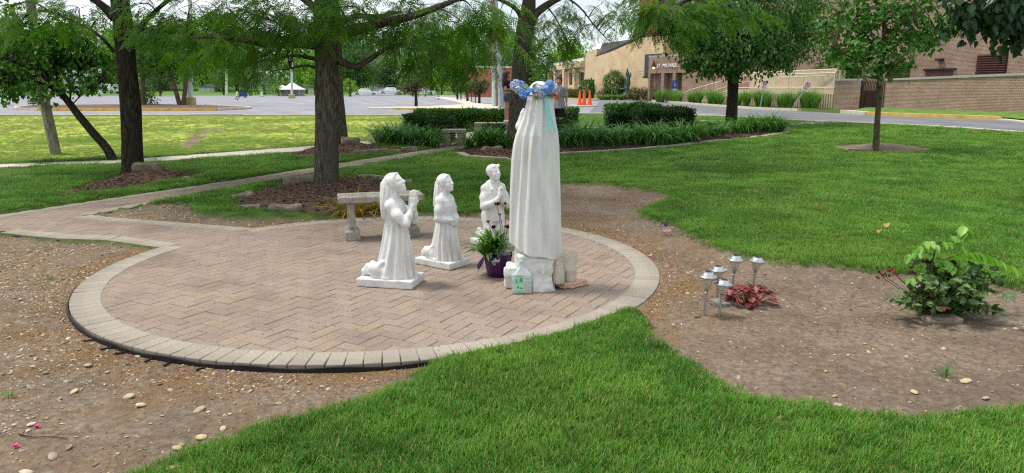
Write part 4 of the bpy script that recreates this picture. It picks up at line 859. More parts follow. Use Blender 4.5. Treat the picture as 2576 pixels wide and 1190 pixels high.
# ---- rose bush with an ash seedling growing through it
def rose():
    g = gp(2385, 800) + Vector((0, .10, 0)); t = thing('rose_bush', 'dark green rose bush with red young leaves, pale seedling shoots growing through it', 'shrub', g); rs = np.random.default_rng(31)
    ml = mat('rose_leaf', [C(64, 92, 50), C(92, 122, 66), C(128, 152, 92)], 12, .45, spec=.45, rnd=('island', [C(180, 190, 180), C(255, 255, 255), C(235, 250, 200)]), trans=.22); mr = mat('young_red_leaf', [C(88, 26, 30), C(120, 44, 44)], 12, .5, trans=.2)
    ms = mat('rose_cane', [C(58, 54, 32), C(92, 76, 50)], 24, .7); my = mat('ash_leaf', [C(92, 148, 50), C(126, 180, 74), C(164, 206, 106)], 8, .45, spec=.4, rnd=('island', [C(215, 225, 205), C(255, 255, 255), C(255, 255, 205)]), trans=(.4, C(230, 255, 120)))
    b = MB(); pos = []; dr = []; sz = []; rp = []; rd = []
    for k in range(40):
        a = rs.uniform(0, 6.283); r = rs.uniform(.05, .44); h = rs.uniform(.05, .40) * (1 - .9 * (r / .6) ** 2) + .05; tip = np.array([r * math.cos(a), r * math.sin(a) * .75, h]); mid = tip * np.array([.4, .4, .75]); c = curve([(0, 0, 0), mid, tip], 6)
        b.tube(c, np.linspace(.005, .0018, len(c)), 5, False)
        for i in range(3, len(c)):
            for s_ in range(2):
                d = rvec(rs, 1)[0]; d[2] = d[2] * .6; p0 = c[i] + rs.normal(0, .02, 3); up = np.array([0, -.25, 1.]) + .9 * rvec(rs, 1)[0]; sd = np.cross(d, up)
                red = (i >= len(c) - 2) and rs.random() < .06
                for q_, dd in ((0.030, d), (.018, d + sd * .9), (.018, d - sd * .9), (.006, d * .6 + sd), (.006, d * .6 - sd)):
                    (rp if red else pos).append(p0 + d * q_); (rd if red else dr).append(np.r_[dd, up])
    for px, py in ((2210, 683), (2235, 673), (2248, 688), (2222, 700), (2295, 680)):
        w = A(px, py, g.y + rs.uniform(-.05, .05)); p0 = np.array(w - g); b.tube(curve([(0, 0, .05), p0 * .5, p0], 5), .002, 4, False)
        for k in range(7): rp.append(p0 + rs.normal(0, .015, 3)); rd.append(np.r_[rvec(rs, 1)[0], rvec(rs, 1)[0]])
    pos = np.array(pos); dr = np.array(dr); rp = np.array(rp); rd = np.array(rd)
    pos[:, 2] = np.maximum(pos[:, 2], .012)
    V, F = stamp('ovate', pos, dr[:, :3], dr[:, 3:], rs.uniform(.028, .055, len(pos)), .2, .25); ob('rose_leaves', mesh('rose_leaves', V, F, ml, True), t)
    V, F = stamp('ovate', rp, rd[:, :3], rd[:, 3:], rs.uniform(.024, .04, len(rp)), .2, .25); ob('red_leaves', mesh('red_leaves', V, F, mr, True), t); b.build('canes', ms, t)
    # seedling: a few stems with pairs of long leaflets
    b = MB(); pos = []; dr = []; up = []; sz = []
    def wpt(px, py, dy=0): return np.array(A(px, py, g.y + dy) - g)
    b.tube(curve([(0.02, 0, 0), wpt(2345, 690), wpt(2350, 640), wpt(2362, 610)], 8), np.linspace(.008, .004, 25), 6)
    for pts, n_, s0 in ((((2362, 610), (2400, 590), (2425, 568), (2432, 580)), 9, .09), (((2352, 640), (2310, 632), (2285, 640)), 7, .07), (((2355, 620), (2335, 604), (2310, 620)), 7, .07), (((2362, 612), (2392, 606), (2425, 618)), 7, .07),
                        (((2360, 660), (2430, 636), (2480, 638), (2552, 672)), 19, .10), (((2360, 700), (2400, 690), (2440, 705), (2475, 720)), 9, .07), (((2350, 690), (2320, 690), (2290, 700)), 7, .06), (((2345, 745), (2380, 735), (2410, 745)), 6, .065), (((2340, 740), (2320, 750), (2318, 765)), 5, .06), (((2356, 650), (2385, 655), (2402, 672)), 7, .075)):
        dy = rs.uniform(-.12, .08); c = curve([wpt(px, py, dy * i / 3) for i, (px, py) in enumerate(pts)], 8); b.tube(c, np.linspace(.003, .0015, len(c)), 5, False); idx = np.linspace(2, len(c) - 2, n_ // 2 + 1).astype(int)
        T = np.gradient(c, axis=0)
        for i in idx:
            tg = T[i] / np.linalg.norm(T[i]); sd = np.cross(tg, [0, 0, 1.]); sd /= np.linalg.norm(sd) + 1e-6
            for s_ in (-1, 1): pos.append(c[i]); dr.append(tg * .35 + sd * s_ * .75 + np.array([0, 0, -.55])); up.append(np.array([0, 0, 1.]) + .25 * rvec(rs, 1)[0] + tg * .2); sz.append(s0 * rs.uniform(.8, 1.15))
        pos.append(c[-1]); dr.append(T[-1] + np.array([0, 0, -.01])); up.append(np.array([0, 0, 1.])); sz.append(s0)
    V, F = stamp('ovate', np.array(pos), np.array(dr), np.array(up), np.array(sz), .2, .25); ob('seedling_leaves', mesh('seedling_leaves', V, F, my, True), t); b.build('seedling_stems', ms, t)
rose()
# ---- small flag on a stick
def flag():
    g = gp(1669, 588); t = thing('small_flag', 'tiny stars and stripes flag on a wooden stick at the lawn edge', 'flag', g)
    MB().tube([(.01, 0, -.02), (.0, .0, .18)], .0028, 6).build('stick', mat('pale_dowel', [C(176, 146, 104), C(196, 168, 126)], 30, .7), t)
    W, H = .125, .085; nxs, nys = 12, 13; Vr = []; o = np.array([.0, -.006, .135]); ex = np.array([.52, -.15, -.84]); ey = np.array([.80, -.08, .58]) * -1
    def pt(u, v): 
        p = o + ex * u * W * .9 - ey * (.35 - v) * H; return p + np.array([0, -1, 0]) * .008 * math.sin(u * 7 + v * 3)
    mrd = mat('flag_red', [C(150, 34, 44), C(172, 48, 58)], 20, .7); mwh = mat('flag_white', [C(214, 206, 200), C(228, 222, 216)], 20, .7); mbl = mat('flag_blue', [C(34, 42, 78), C(48, 56, 92)], 20, .7)
    cloth = MB()
    for j in range(nys):
        b = MB()
        for i in range(nxs):
            if i < 5 and j < 7: continue
            a = [pt(i / nxs, j / nys), pt((i + 1) / nxs, j / nys), pt((i + 1) / nxs, (j + 1) / nys), pt(i / nxs, (j + 1) / nys)]; b.quad(*a)
        b.build('stripe', mrd if j % 2 == 0 else mwh, t)
    b = MB()
    for j in range(7):
        for i in range(5): b.quad(pt(i / nxs, j / nys), pt((i + 1) / nxs, j / nys), pt((i + 1) / nxs, (j + 1) / nys), pt(i / nxs, (j + 1) / nys))
    c = b.build('canton', mbl, t); s = MB()
    for j in range(5):
        for i in range(6 - j % 2):
            u, v = (i + .5 + .5 * (j % 2)) / 6 * 5 / nxs, (j + .6) / 5.2 * 7 / nys; p = pt(u, v) + np.array([0, -.0012, 0]); d = .0022
            s.add([p + np.array([d * math.cos(a) * (1 if k % 2 == 0 else .42), -.0003, d * math.sin(a) * (1 if k % 2 == 0 else .42)]) for k, a in enumerate(np.arange(10) * .6283)], [tuple(range(10))])
    s.build('stars', mwh, c)
flag()
# ---- plant tag, petals, twig, fallen leaves
g = gp(1711, 790); t = thing('plant_marker', 'small grey disc plant marker on a thin wire in the soil', 'marker', g); MB().tube([(0, 0, -.02), (.006, 0, .10)], .0018, 5).build('wire', m_steel, t)
MB().lathe([(.0, .098), (.013, .100), (.013, .104), (.0, .106)], 14).build('disc', m_cast, t)
mpk = mat('magenta_petal', [C(190, 26, 110), C(222, 60, 142)], 20, .5, trans=.2); rs = np.random.default_rng(2)
for i, (px, py) in enumerate(((84, 1053), (30, 1099))):
    V, F = stamp('heart', np.zeros((3, 3)), np.array([[1, .2, .15], [.6, .9, .2], [.9, -.5, .2]]), np.array([[0, 0, 1.]] * 3), np.array([.03, .024, .02]), .3, .3)
    o = ob('flower_petal', mesh('flower_petal', V, F, mpk), None, gp(px, py) + Vector((0, 0, .012))); tag(o, ('magenta flower petal lying beside the twig on bare soil', 'magenta flower petal fallen in the soil beyond the twig')[i], 'petal')
b = MB(); c = curve([tuple(gp(x, y) + Vector((0, 0, .008))) for x, y in ((45, 1073), (80, 1078), (120, 1077), (168, 1080))], 5); b.tube(c, np.linspace(.0035, .002, len(c)), 5); b.tube([tuple(c[-5]), tuple(c[-5] + np.array([.03, .03, .01]))], .0015, 4)
tag(b.build('fallen_twig', mat('twig_bark', [C(54, 42, 34), C(88, 70, 56)], 30, .9)), 'thin dark twig lying on the gravelly soil', 'twig')
mtn = mat('dry_leaf', [C(172, 138, 92), C(202, 172, 122)], 16, .8, trans=.15)
for i, ((px, py), lab) in enumerate((((2224, 586), 'curled tan dead leaf on the lawn, the larger of two'), ((2207, 602), 'small upright tan dead leaf on the lawn beside a larger one'))):
    V, F = stamp('ovate', np.zeros((3, 3)), np.array([[1, .2, .5], [.4, 1, .6], [-.6, .4, .5]]), np.array([[0, 0, 1.]] * 3) + .4 * rvec(rs, 3), np.array([.07, .05, .05]), .5, -.4); o = ob('dead_leaf', mesh('dead_leaf', V, F, mtn), None, gp(px, py) + Vector((0, 0, .04))); tag(o, lab, 'leaf')
# ---- stone benches
def bench(name, label, a, b, depth, hgt, thick, leg_w, ends=True, sty='curved'):
    a = Vector(a); b = Vector(b); L_ = (b - a).length; mid = (a + b) / 2; rz = math.atan2(b.y - a.y, b.x - a.x); z0 = float(zt(mid.x, mid.y)) if not ends else 0.
    t = thing(name, label, 'bench', (mid.x, mid.y, a.z if not ends else z0), rz, 'stone benches')
    f = Field((-L_ / 2 - .03, -depth / 2 - .03, hgt - thick - .03), (L_ / 2 + .03, depth / 2 + .03, hgt + .03), max(.0085, L_ / 130)); f.box((0, 0, hgt - thick / 2), (L_ / 2, depth / 2, thick / 2), (0, 0, 0), .008, .002, noise=(16, .004)); f.build('seat_slab', m_cast, t)
    for s_ in (-1, 1):
        x = s_ * (L_ / 2 - leg_w * (1.6 if sty == 'curved' else 1.0)); bb = MB()
        if sty == 'curved':
            bb.box((x, 0, .045), (leg_w * .95, depth * .40, .055), bev=.012); bb.box((x, 0, .105), (leg_w * .80, depth * .36, .02), taper=.75); bb.box((x, 0, (hgt - thick + .12) / 2), (leg_w * .50, depth * .32, (hgt - thick - .12) / 2), bev=.012, taper=.9)
        else: bb.box((x, 0, (hgt - thick) / 2 - .05), (leg_w, depth * .38, (hgt - thick) / 2 + .05), bev=.01)
        bb.build('leg', m_cast, t)
    return t
SA, SB = P(847, 498, .46), P(1049, 489, .46); bn = bench('stone_bench', 'weathered stone bench with pedestal legs at the patio edge near a tree', (SA.x - .03, SA.y + .17, 0), (SB.x + .03, SB.y + .17, 0), .34, .46, .066, .08)
ink = MB(); rsb = np.random.default_rng(8)
for row in range(2):
    x = -.36
    while x < .36: w = rsb.uniform(.006, .016); ink.box((x, .04 - .09 * row, .4605), (w * .5, .022, .0006)); x += w + rsb.uniform(.012, .03)
ink.build('worn_inscription', mat('worn_carving', [C(96, 90, 82), C(120, 112, 102)], 60, .95), bn)['kind'] = 'stuff'
def bench_far(name, label, px0, px1, pyt, Y, depth=.42, hgt=.46, dy=0.):
    a = A(px0, pyt, Y); b = A(px1, pyt, Y + dy); z = a.z - hgt; a.z = b.z = z; return bench(name, label, (a.x, a.y, z), (b.x, b.y + dy, z), depth, hgt, .085, .11, False, 'block')
bench_far('stone_bench', 'short stone bench on two thick legs beside the daylilies at the path end', 1112, 1172, 325, 18.9, .40)
BENCH2 = bench_far('stone_bench', 'stone bench with a girl standing on it, before the clipped hedge', 1194, 1292, 308, 21.5, .40)
bench_far('stone_bench', 'stone bench mostly hidden between two hedges beyond the daylilies', 1466, 1516, 320, 20.2, .40)
# ---- loose rocks, bed edging
for i, (px, py, sz, rz, lab) in enumerate(((368, 446, (.50, .24, .18), .1, 'long mossy stone block against the dark tree trunk'), (879, 374, (.46, .30, .24), .3, 'rounded boulder behind the trunk at the mulch edge'), (757, 476, (.62, .22, .14), .35, 'low mossy slab beside the bench tree trunk'),
        (604, 503, (.42, .16, .10), 1.0, 'slanting flat edging stone at the tip of the bark bed'), (617, 527, (.36, .22, .05), .1, 'flat stone flush with the soil at the bark bed corner'), (712, 537, (.42, .15, .09), -.1, 'brick shaped edging stone below the bark bed'), (483, 452, (.34, .2, .07), .5, 'small tilted stone at the end of the dark bark mound'),
        (1236, 386, (.55, .16, .12), .5, 'sloping edging stone at the mound behind the tall statue'), (2163, 386, (.62, .26, .09), .05, 'flat pale slab at the foot of the young maple'), (1012, 466, (.30, .22, .10), .2, 'brown stone at the bark edge behind the bench end'))):
    q = gp(px, py); stone('edging_stone' if sz[2] < .13 else 'boulder', lab, q + Vector((0, .1, sz[2] * .32)), sz, rz, 40 + i, None, None, .014)
for i, (px, py) in enumerate(((905, 390), (935, 388), (962, 386), (990, 384), (1030, 379))):
    q = gp(px, py + 2); b = MB().box((0, 0, .03), (.15 if i < 4 else .19, .06, .06 if i < 4 else .075), bev=.008); o = b.build('edging_brick', m_stone, None, False, q, (0, 0, R(28))); tag(o, 'rough edging brick in a row along the bark bed' if i < 4 else 'large edging block at the end of the brick row, by the path', 'brick', 'edging bricks along the bark bed')
def edging(name, label, pts, w=.09, h=.05):
    c = curve([(p[0], p[1], 0) for p in pts], 10); b = MB(); L1 = []; L2 = []; T = np.gradient(c, axis=0)
    for p, tg in zip(c, T):
        n_ = np.array([-tg[1], tg[0], 0]); n_ /= np.linalg.norm(n_) + 1e-9; L1.append(p[:2] + n_[:2] * w); L2.append(p[:2] - n_[:2] * w)
    n_ = len(c); zz = [float(gz(*p[:2])) + h for p in c]
    b.V = [(x, y, z - .15) for (x, y), z in zip(L1, zz)] + [(x, y, z) for (x, y), z in zip(L1, zz)] + [(x, y, z) for (x, y), z in zip(L2, zz)] + [(x, y, z - .15) for (x, y), z in zip(L2, zz)]
    for i in range(n_ - 1):
        for r in range(3): b.F.append((r * n_ + i, r * n_ + i + 1, (r + 1) * n_ + i + 1, (r + 1) * n_ + i))
    return tag(b.build(name, m_cast), label, 'edging')
edging('concrete_bed_edging', 'low curved concrete edging between lawn and the daylily bed', PX((1405, 393), (1520, 386), (1629, 378), (1720, 369), (1790, 358), (1848, 353), (1932, 345), (1985, 334)))
edging('concrete_bed_edging', 'low curved concrete edging around the mound behind the statues', PX((1150, 386), (1165, 394), (1195, 400), (1250, 404), (1300, 405)))
edging('thin_bed_edging', 'thin pale edging behind the bench at the bark bed', PX((900, 451), (930, 449), (968, 453)), .04, .03)
# ---- yellowing daylily under the bench
def tuft(name, label, loc, n_, Lr, Wr, base, lean, droop, m, seed, cat='plant', group=None, seg=5, tipw=.1):
    V, F = blade_strips(n_, np.random.default_rng(seed), Lr, Wr, base, lean, droop, seg, tipw=tipw); o = ob(name, mesh(name, V, F, m, True), None, loc); return tag(o, label, cat, group)
m_yel = mat('yellowing_blade', [C(96, 120, 40), C(150, 140, 50), C(196, 150, 60)], 5, .5, spec=.4, rnd=('island', [C(150, 190, 110), C(255, 245, 190), C(255, 225, 150), C(230, 190, 140)]), trans=.3)
tuft('yellowing_daylily', 'drooping daylily with yellow and orange leaves behind the bench leg', gp(893, 540), 75, (.3, .6), (.018, .03), .14, (.3, 1.1), (.8, 1.8), m_yel, 3)
tuft('yellowing_daylily', 'drooping daylily with yellow leaves behind the praying girl', gp(958, 532), 70, (.3, .6), (.018, .03), .14, (.3, 1.1), (.8, 1.8), m_yel, 4)
m_weed = mat('weed_green', [C(70, 110, 40), C(96, 140, 56)], 9, .6, trans=.3)
for i, (px, py, lab) in enumerate(((125, 690, 'small grass weed in the gravelly soil by the path'), (18, 975, 'patch of grass weed on bare soil beyond the pink petals'), (2378, 940, 'single upright grass tuft in the bare soil bed'), (865, 606, 'weed sprouting between the path pavers'))):
    tuft('weed_tuft', lab, gp(px, py), 26, (.03, .07) if i != 2 else (.06, .11), (.003, .005), .035, (.1, 1.0), (.2, .9), m_weed, 60 + i, 'weed')
# ================================================================ trees
def barkmat(name, cols, sc=5):
    return mat(name, cols, sc * 1.5, .95, 1.0, 11, spec=.08, stretch=(4, 4, .9), bdist=.045, ramp=(.36, .64), second=(1.2, cols[1], .4, .7))
m_bark = barkmat('locust_bark', [C(52, 46, 41), C(92, 84, 74), C(126, 116, 104)])
m_bark2 = barkmat('dark_bark', [C(32, 28, 26), C(60, 53, 47), C(84, 75, 67)]); m_bark3 = barkmat('smooth_bark', [C(66, 58, 46), C(98, 88, 70), C(122, 110, 88)], 3)
GRN = [C(205, 215, 200), C(255, 255, 255), C(235, 245, 215), C(255, 255, 225)]
m_loc = mat('locust_leaf', [C(74, 110, 42), C(102, 142, 54), C(140, 174, 76)], 1.3, .5, spec=.3, rnd=('island', GRN), trans=(.5, C(235, 255, 140)))
m_lin = mat('linden_leaf', [C(58, 94, 44), C(84, 124, 60), C(118, 158, 86)], 1.5, .42, spec=.4, rnd=('island', GRN), trans=(.36, C(228, 255, 140)))
m_map = mat('maple_leaf', [C(64, 106, 46), C(90, 138, 62), C(122, 170, 82)], 1.5, .45, spec=.35, rnd=('island', GRN), trans=(.38, C(225, 255, 120)))
m_drk = mat('dark_leaf', [C(32, 56, 36), C(48, 76, 48), C(74, 104, 70)], 1.5, .38, spec=.45, rnd=('island', GRN), trans=(.2, C(210, 255, 130)))
def locust_spray(rs, lod):
    """a drooping twig with feathered leaves; x runs along the twig"""
    V = []; F = []; L_ = .40; nl = 11
    for k in range(nl):
        t = (k + .7) / nl; p = np.array([L_ * t, 0, -.10 * t * t]); side = 1 if k % 2 else -1; az = side * rs.uniform(.5, 1.2) if k < nl - 1 else 0; d = np.array([math.cos(az), math.sin(az), rs.uniform(-.6, .05)]); d /= np.linalg.norm(d)
        l = rs.uniform(.15, .22); s = np.cross(d, [0, 0, 1.]); s /= np.linalg.norm(s); roll = rs.uniform(-.5, .5); s = s * math.cos(roll) + np.cross(d, s) * math.sin(roll)
        if lod == 0:
            for i in range(6):
                u = (i + 1) / 6.3; q = p + d * l * u + np.array([0, 0, -.05 * u * u]); ll = .044 * (1 - .35 * abs(u - .5)); w = .016
                for sg in (-1, 1):
                    e = s * sg * .86 + d * .45 + np.array([0, 0, rs.uniform(-.35, .1)]); e /= np.linalg.norm(e); b = len(V); V += [q, q + e * ll * .5 + d * w, q + e * ll, q + e * ll * .5 - d * w]; F.append((b, b + 1, b + 2, b + 3))
        else:
            b = len(V); w = .032; V += [p, p + d * l * .5 + s * w, p + d * l + np.array([0, 0, -.05]), p + d * l * .5 - s * w]; F.append((b, b + 1, b + 2, b + 3))
    b = len(V); V += [(0, -.003, 0), (0, .003, 0), (L_, .001, -.1), (L_, -.001, -.1)]; F.append((b, b + 1, b + 2, b + 3))
    return np.array(V), np.array(F)
_rs = np.random.default_rng(77); SPRAY = [[locust_spray(_rs, l) for _ in range(5)] for l in (0, 1)]
def frames(d, rs, roll=.6):
    d = d / np.linalg.norm(d, axis=1)[:, None]; s = np.cross(np.array([0, 0, 1.]), d) + 1e-6; s /= np.linalg.norm(s, axis=1)[:, None]; u = np.cross(d, s); a = rs.uniform(-roll, roll, len(d))[:, None]
    return np.stack([d, s * np.cos(a) + u * np.sin(a), u * np.cos(a) - s * np.sin(a)], 1)
def place_sprays(pos, d, scale, lod, rs):
    Vs = []; Fs = []; base = 0; M = frames(d, rs); pick = rs.integers(0, 5, len(pos))
    for k in range(5):
        sel = np.where(pick == k)[0]
        if not len(sel): continue
        TV, TF = SPRAY[lod][k]; V = pos[sel][:, None] + scale[sel][:, None, None] * np.einsum('vi,nij->nvj', TV, M[sel]); n = len(TV)
        Vs.append(V.reshape(-1, 3)); Fs.append((TF[None] + (np.arange(len(sel)) * n)[:, None, None]).reshape(-1, 4) + base); base += len(sel) * n
    return np.concatenate(Vs), np.concatenate(Fs)
def trunk_mesh(tubes, n=14, knob=.06, seed=0):
    Vs = []; Fs = []; base = 0
    for pts, rad in tubes:
        pts = curve(pts, 7) if len(pts) > 2 else np.array([tuple(p) for p in pts], float); r = np.interp(np.linspace(0, 1, len(pts)), np.linspace(0, 1, len(rad)), rad); k = n if r[0] > .08 else 7 if r[0] > .02 else 4
        V, F = tube_np(pts, r, k); rr = np.repeat(r, k)
        V = V + (rr * knob)[:, None] * np.stack([2 * fbm(V[:, 0] * 3 + s_, V[:, 1] * 3, V[:, 2] * 1.6 + seed) for s_ in (0, 9, 17)], 1) * 2
        Vs.append(V); Fs.append(F + base); base += len(V)
    return np.concatenate(Vs), np.concatenate(Fs)
def locust(name, label, trunk, trad, limbs, clusters, top, seed, n_top=460, bark=None, leaf=None):
    """trunk/limbs in world points; clusters of hanging sprays (centre, radius, count); top: (centre, radii) of the crown above"""
    rs = np.random.default_rng(seed); o0 = Vector(trunk[0]); t = thing(name, label, 'tree', o0); tubes = [(trunk, trad)] + limbs; skel = np.concatenate([curve(p, 6) for p, r in tubes]); skel = skel[skel[:, 2] > o0.z + 1.2]
    pos = []; dr = []
    for c, rad, n in clusters:
        c = np.array(c); j = skel[np.argmin(((skel - c) ** 2).sum(1))]; v = c - j
        tubes.append(([tuple(j), tuple(j + v * .45 + np.array([0, 0, .15 * np.linalg.norm(v)])), tuple(c)], [.016 + .004 * np.linalg.norm(v), .005]))
        for k in range(n):
            p = c + rs.normal(0, .45, 3) * np.array([rad, rad, rad * .62]); out = p - c + .6 * v / (np.linalg.norm(v) + .1) * rad + rs.normal(0, .25, 3) * rad; out[2] = out[2] * .35 - rs.uniform(.1, .75) * np.linalg.norm(out[:2])
            pos.append(p); dr.append(out)
            if k % 4 == 0: tubes.append(([tuple(c + (p - c) * .1), tuple(c + (p - c) * .6 + np.array([0, 0, .04])), tuple(p)], [.006, .003]))
    pos = np.array(pos); dr = np.array(dr); V0, F0 = place_sprays(pos, dr, rs.uniform(.65, 1.0, len(pos)), 0, rs)
    c, rr = np.array(top[0]), np.array(top[1]); q = rvec(rs, n_top) * (rs.random(n_top) ** .4)[:, None]; pu = c + q * rr; keep = pu[:, 2] > top[2]; pu = pu[keep]; du = q[keep] + rs.normal(0, .3, (keep.sum(), 3)); du[:, 2] -= .4
    V1, F1 = place_sprays(pu, du, rs.uniform(1.1, 1.7, len(pu)), 1, rs)
    for k in range(9):
        a = rs.uniform(0, 6.28); e = c + rr * np.array([math.cos(a), math.sin(a), rs.uniform(-.2, .6)]) * .8; s = np.array(trunk[-1]); tubes.append(([tuple(s), tuple(s * .5 + e * .5 + np.array([0, 0, .4])), tuple(e)], [.07, .02]))
    V, F = trunk_mesh(tubes, seed=seed); ob('trunk', mesh('trunk', V - np.array(o0), F, bark or m_bark, True), t)
    ob('crown', mesh('crown', np.concatenate([V0, V1]) - np.array(o0), np.concatenate([F0, F1 + len(V0)]), leaf or m_loc), t); return t
def pth(pts, Y): return [tuple(A(x, y, Y + (d[0] if d else 0))) for x, y, *d in pts]
def cl(lst, Y): return [(tuple(A(x, y - 42 * float(sm(30, 110, y)), Y + dy)), r * .95, max(3, int(n * .55))) for x, y, dy, r, n in lst]
Y1 = gp(333, 441).y
locust('honey_locust_tree', 'dark leaning tree trunk with a stone block against its foot', [tuple(gp(334, 441) - Vector((0, 0, .05)))] + pth([(334, 425), (330, 300), (318, 160), (308, 60), (300, -30), (296, -140), (300, -330)], Y1), [.27, .19, .175, .165, .16, .15, .13, .08],
    [(pth([(288, 45), (262, 18), (225, -8), (170, -40, -.5)], Y1), [.09, .07, .05, .03]), (pth([(322, 70), (380, 78), (470, 82, -.6), (560, 92, -1), (640, 96, -1.3)], Y1), [.05, .04, .03, .025, .012]), (pth([(320, 110), (360, 60), (400, 20), (450, -20)], Y1), [.05, .04, .03]), (pth([(286, 130), (250, 90), (200, 60, .4), (130, 30, .6)], Y1), [.035, .02, .015])],
    cl([(400, 40, -.5, .6, 26), (470, 60, -.8, .6, 30), (430, 120, -.6, .5, 22), (540, 60, -1, .6, 30), (500, 120, -.8, .5, 22), (520, 175, .2, .4, 16), (590, 110, -1, .5, 24), (370, 150, .4, .4, 12), (250, 60, .3, .5, 12), (200, 20, .3, .6, 24), (120, 20, .3, .7, 28), (60, 50, .4, .6, 24), (30, 110, .2, .5, 20), (640, 30, -.8, .6, 22), (350, 10, -.4, .5, 18), (160, 80, .6, .4, 14), (450, 165, .5, .45, 16), (560, 30, -.5, .6, 22), (390, 95, -.8, .45, 16), (480, 10, -.6, .6, 22), (10, 20, -.3, .6, 18), (560, 150, -.9, .4, 16)], Y1), ((-6.9, Y1 - .2, 6.2), (4.2, 4.0, 2.8), 4.6), 101, bark=m_bark2)
Y2 = gp(820, 474).y
locust('honey_locust_tree', 'broad tree trunk beside the stone bench with low spreading limbs', [tuple(gp(821, 474) - Vector((0, 0, .06)))] + pth([(821, 460), (823, 300), (821, 180), (818, 80), (817, -20), (815, -160), (818, -340)], Y2), [.25, .19, .178, .178, .185, .16, .13, .08],
    [(pth([(840, 92), (880, 78), (960, 58, -.3), (1040, 40, -.6), (1110, 14, -1), (1190, -16, -1.3)], Y2), [.10, .085, .07, .055, .04, .02]), (pth([(838, 140), (868, 160), (900, 166), (930, 150), (975, 122, .4), (1060, 100, .8), (1150, 92, 1)], Y2), [.07, .06, .052, .045, .035, .02, .012]), (pth([(800, 118), (735, 112), (670, 114, -.3), (610, 102, -.6), (545, 94, -1), (470, 96, -1.3)], Y2), [.055, .045, .038, .03, .022, .012]),
     (pth([(800, 150), (740, 140), (690, 150, .4), (640, 158, .6)], Y2), [.035, .025, .02, .01]), (pth([(805, 175), (770, 165), (730, 172, -.5), (690, 178, -.8)], Y2), [.025, .018, .012, .008]), (pth([(812, 40), (780, 10), (740, -20), (690, -50)], Y2), [.08, .06, .05, .03]), (pth([(846, 60), (900, 42), (960, 40, .6), (1010, 30, .9)], Y2), [.05, .04, .03, .015]), (pth([(800, 120), (700, 60), (620, 30, -.5)], Y2), [.03, .02, .012])],
    cl([(560, 130, -.8, .5, 22), (620, 150, -.3, .45, 22), (655, 185, 0, .32, 16), (600, 60, -.5, .55, 24), (680, 70, -.2, .5, 20), (745, 60, -.6, .5, 22), (715, 150, -.5, .4, 18), (755, 110, -.6, .35, 14), (690, 15, -.3, .6, 26), (780, 20, -.8, .5, 24), (840, 20, -1.0, .4, 22), (865, 45, -.8, .35, 16), (900, 95, -.6, .35, 16), (950, 60, -.6, .45, 18), (905, 15, -.4, .55, 22), (985, 130, .3, .42, 22), (1045, 165, .6, .42, 24), (1055, 215, .7, .28, 14), (1105, 145, .6, .45, 24), (1120, 75, -.6, .5, 20), (1180, 110, -.2, .5, 24), (1150, 190, .8, .35, 18), (1205, 50, -.8, .5, 22), (1225, 150, .2, .4, 20), (1035, 10, -.4, .55, 22), (1130, 8, -.8, .5, 22), (1010, 95, .2, .45, 20), (905, 200, 1.2, .22, 7), (1090, 200, .9, .3, 14), (760, 175, -.2, .3, 12), (640, 110, -.7, .4, 14), (800, -10, -1, .5, 18), (1240, 10, -.8, .5, 20), (1010, 45, -.6, .4, 14), (1200, 195, .6, .3, 12), (1080, 110, -.2, .4, 14), (720, 105, -.4, .35, 10)], Y2), ((-2.8, Y2 + .2, 5.9), (4.3, 3.8, 2.6), 4.1), 102)
Y3 = gp(854, 368).y
locust('honey_locust_tree', 'trunk half hidden behind the bench tree, boulder at its foot', [tuple(gp(856, 369) - Vector((0, 0, .06)))] + pth([(855, 355), (846, 250), (842, 120), (840, 20), (838, -120)], Y3), [.30, .22, .19, .17, .16, .1],
    [(pth([(846, 100), (900, 70), (960, 40)], Y3), [.07, .05, .02]), (pth([(838, 90), (780, 70), (700, 50)], Y3), [.06, .04, .02])],
    cl([(900, 60, 0, .7, 22), (770, 70, 0, .7, 22), (1000, 30, 0, .8, 22), (660, 40, .2, .8, 22), (1040, 60, .5, .6, 16), (740, 20, 0, .8, 20), (580, 60, .4, .6, 14)], Y3), ((-4.4, Y3, 6.5), (4.2, 3.8, 2.6), 4.6), 103, 400)
Y4 = gp(1300, 378).y
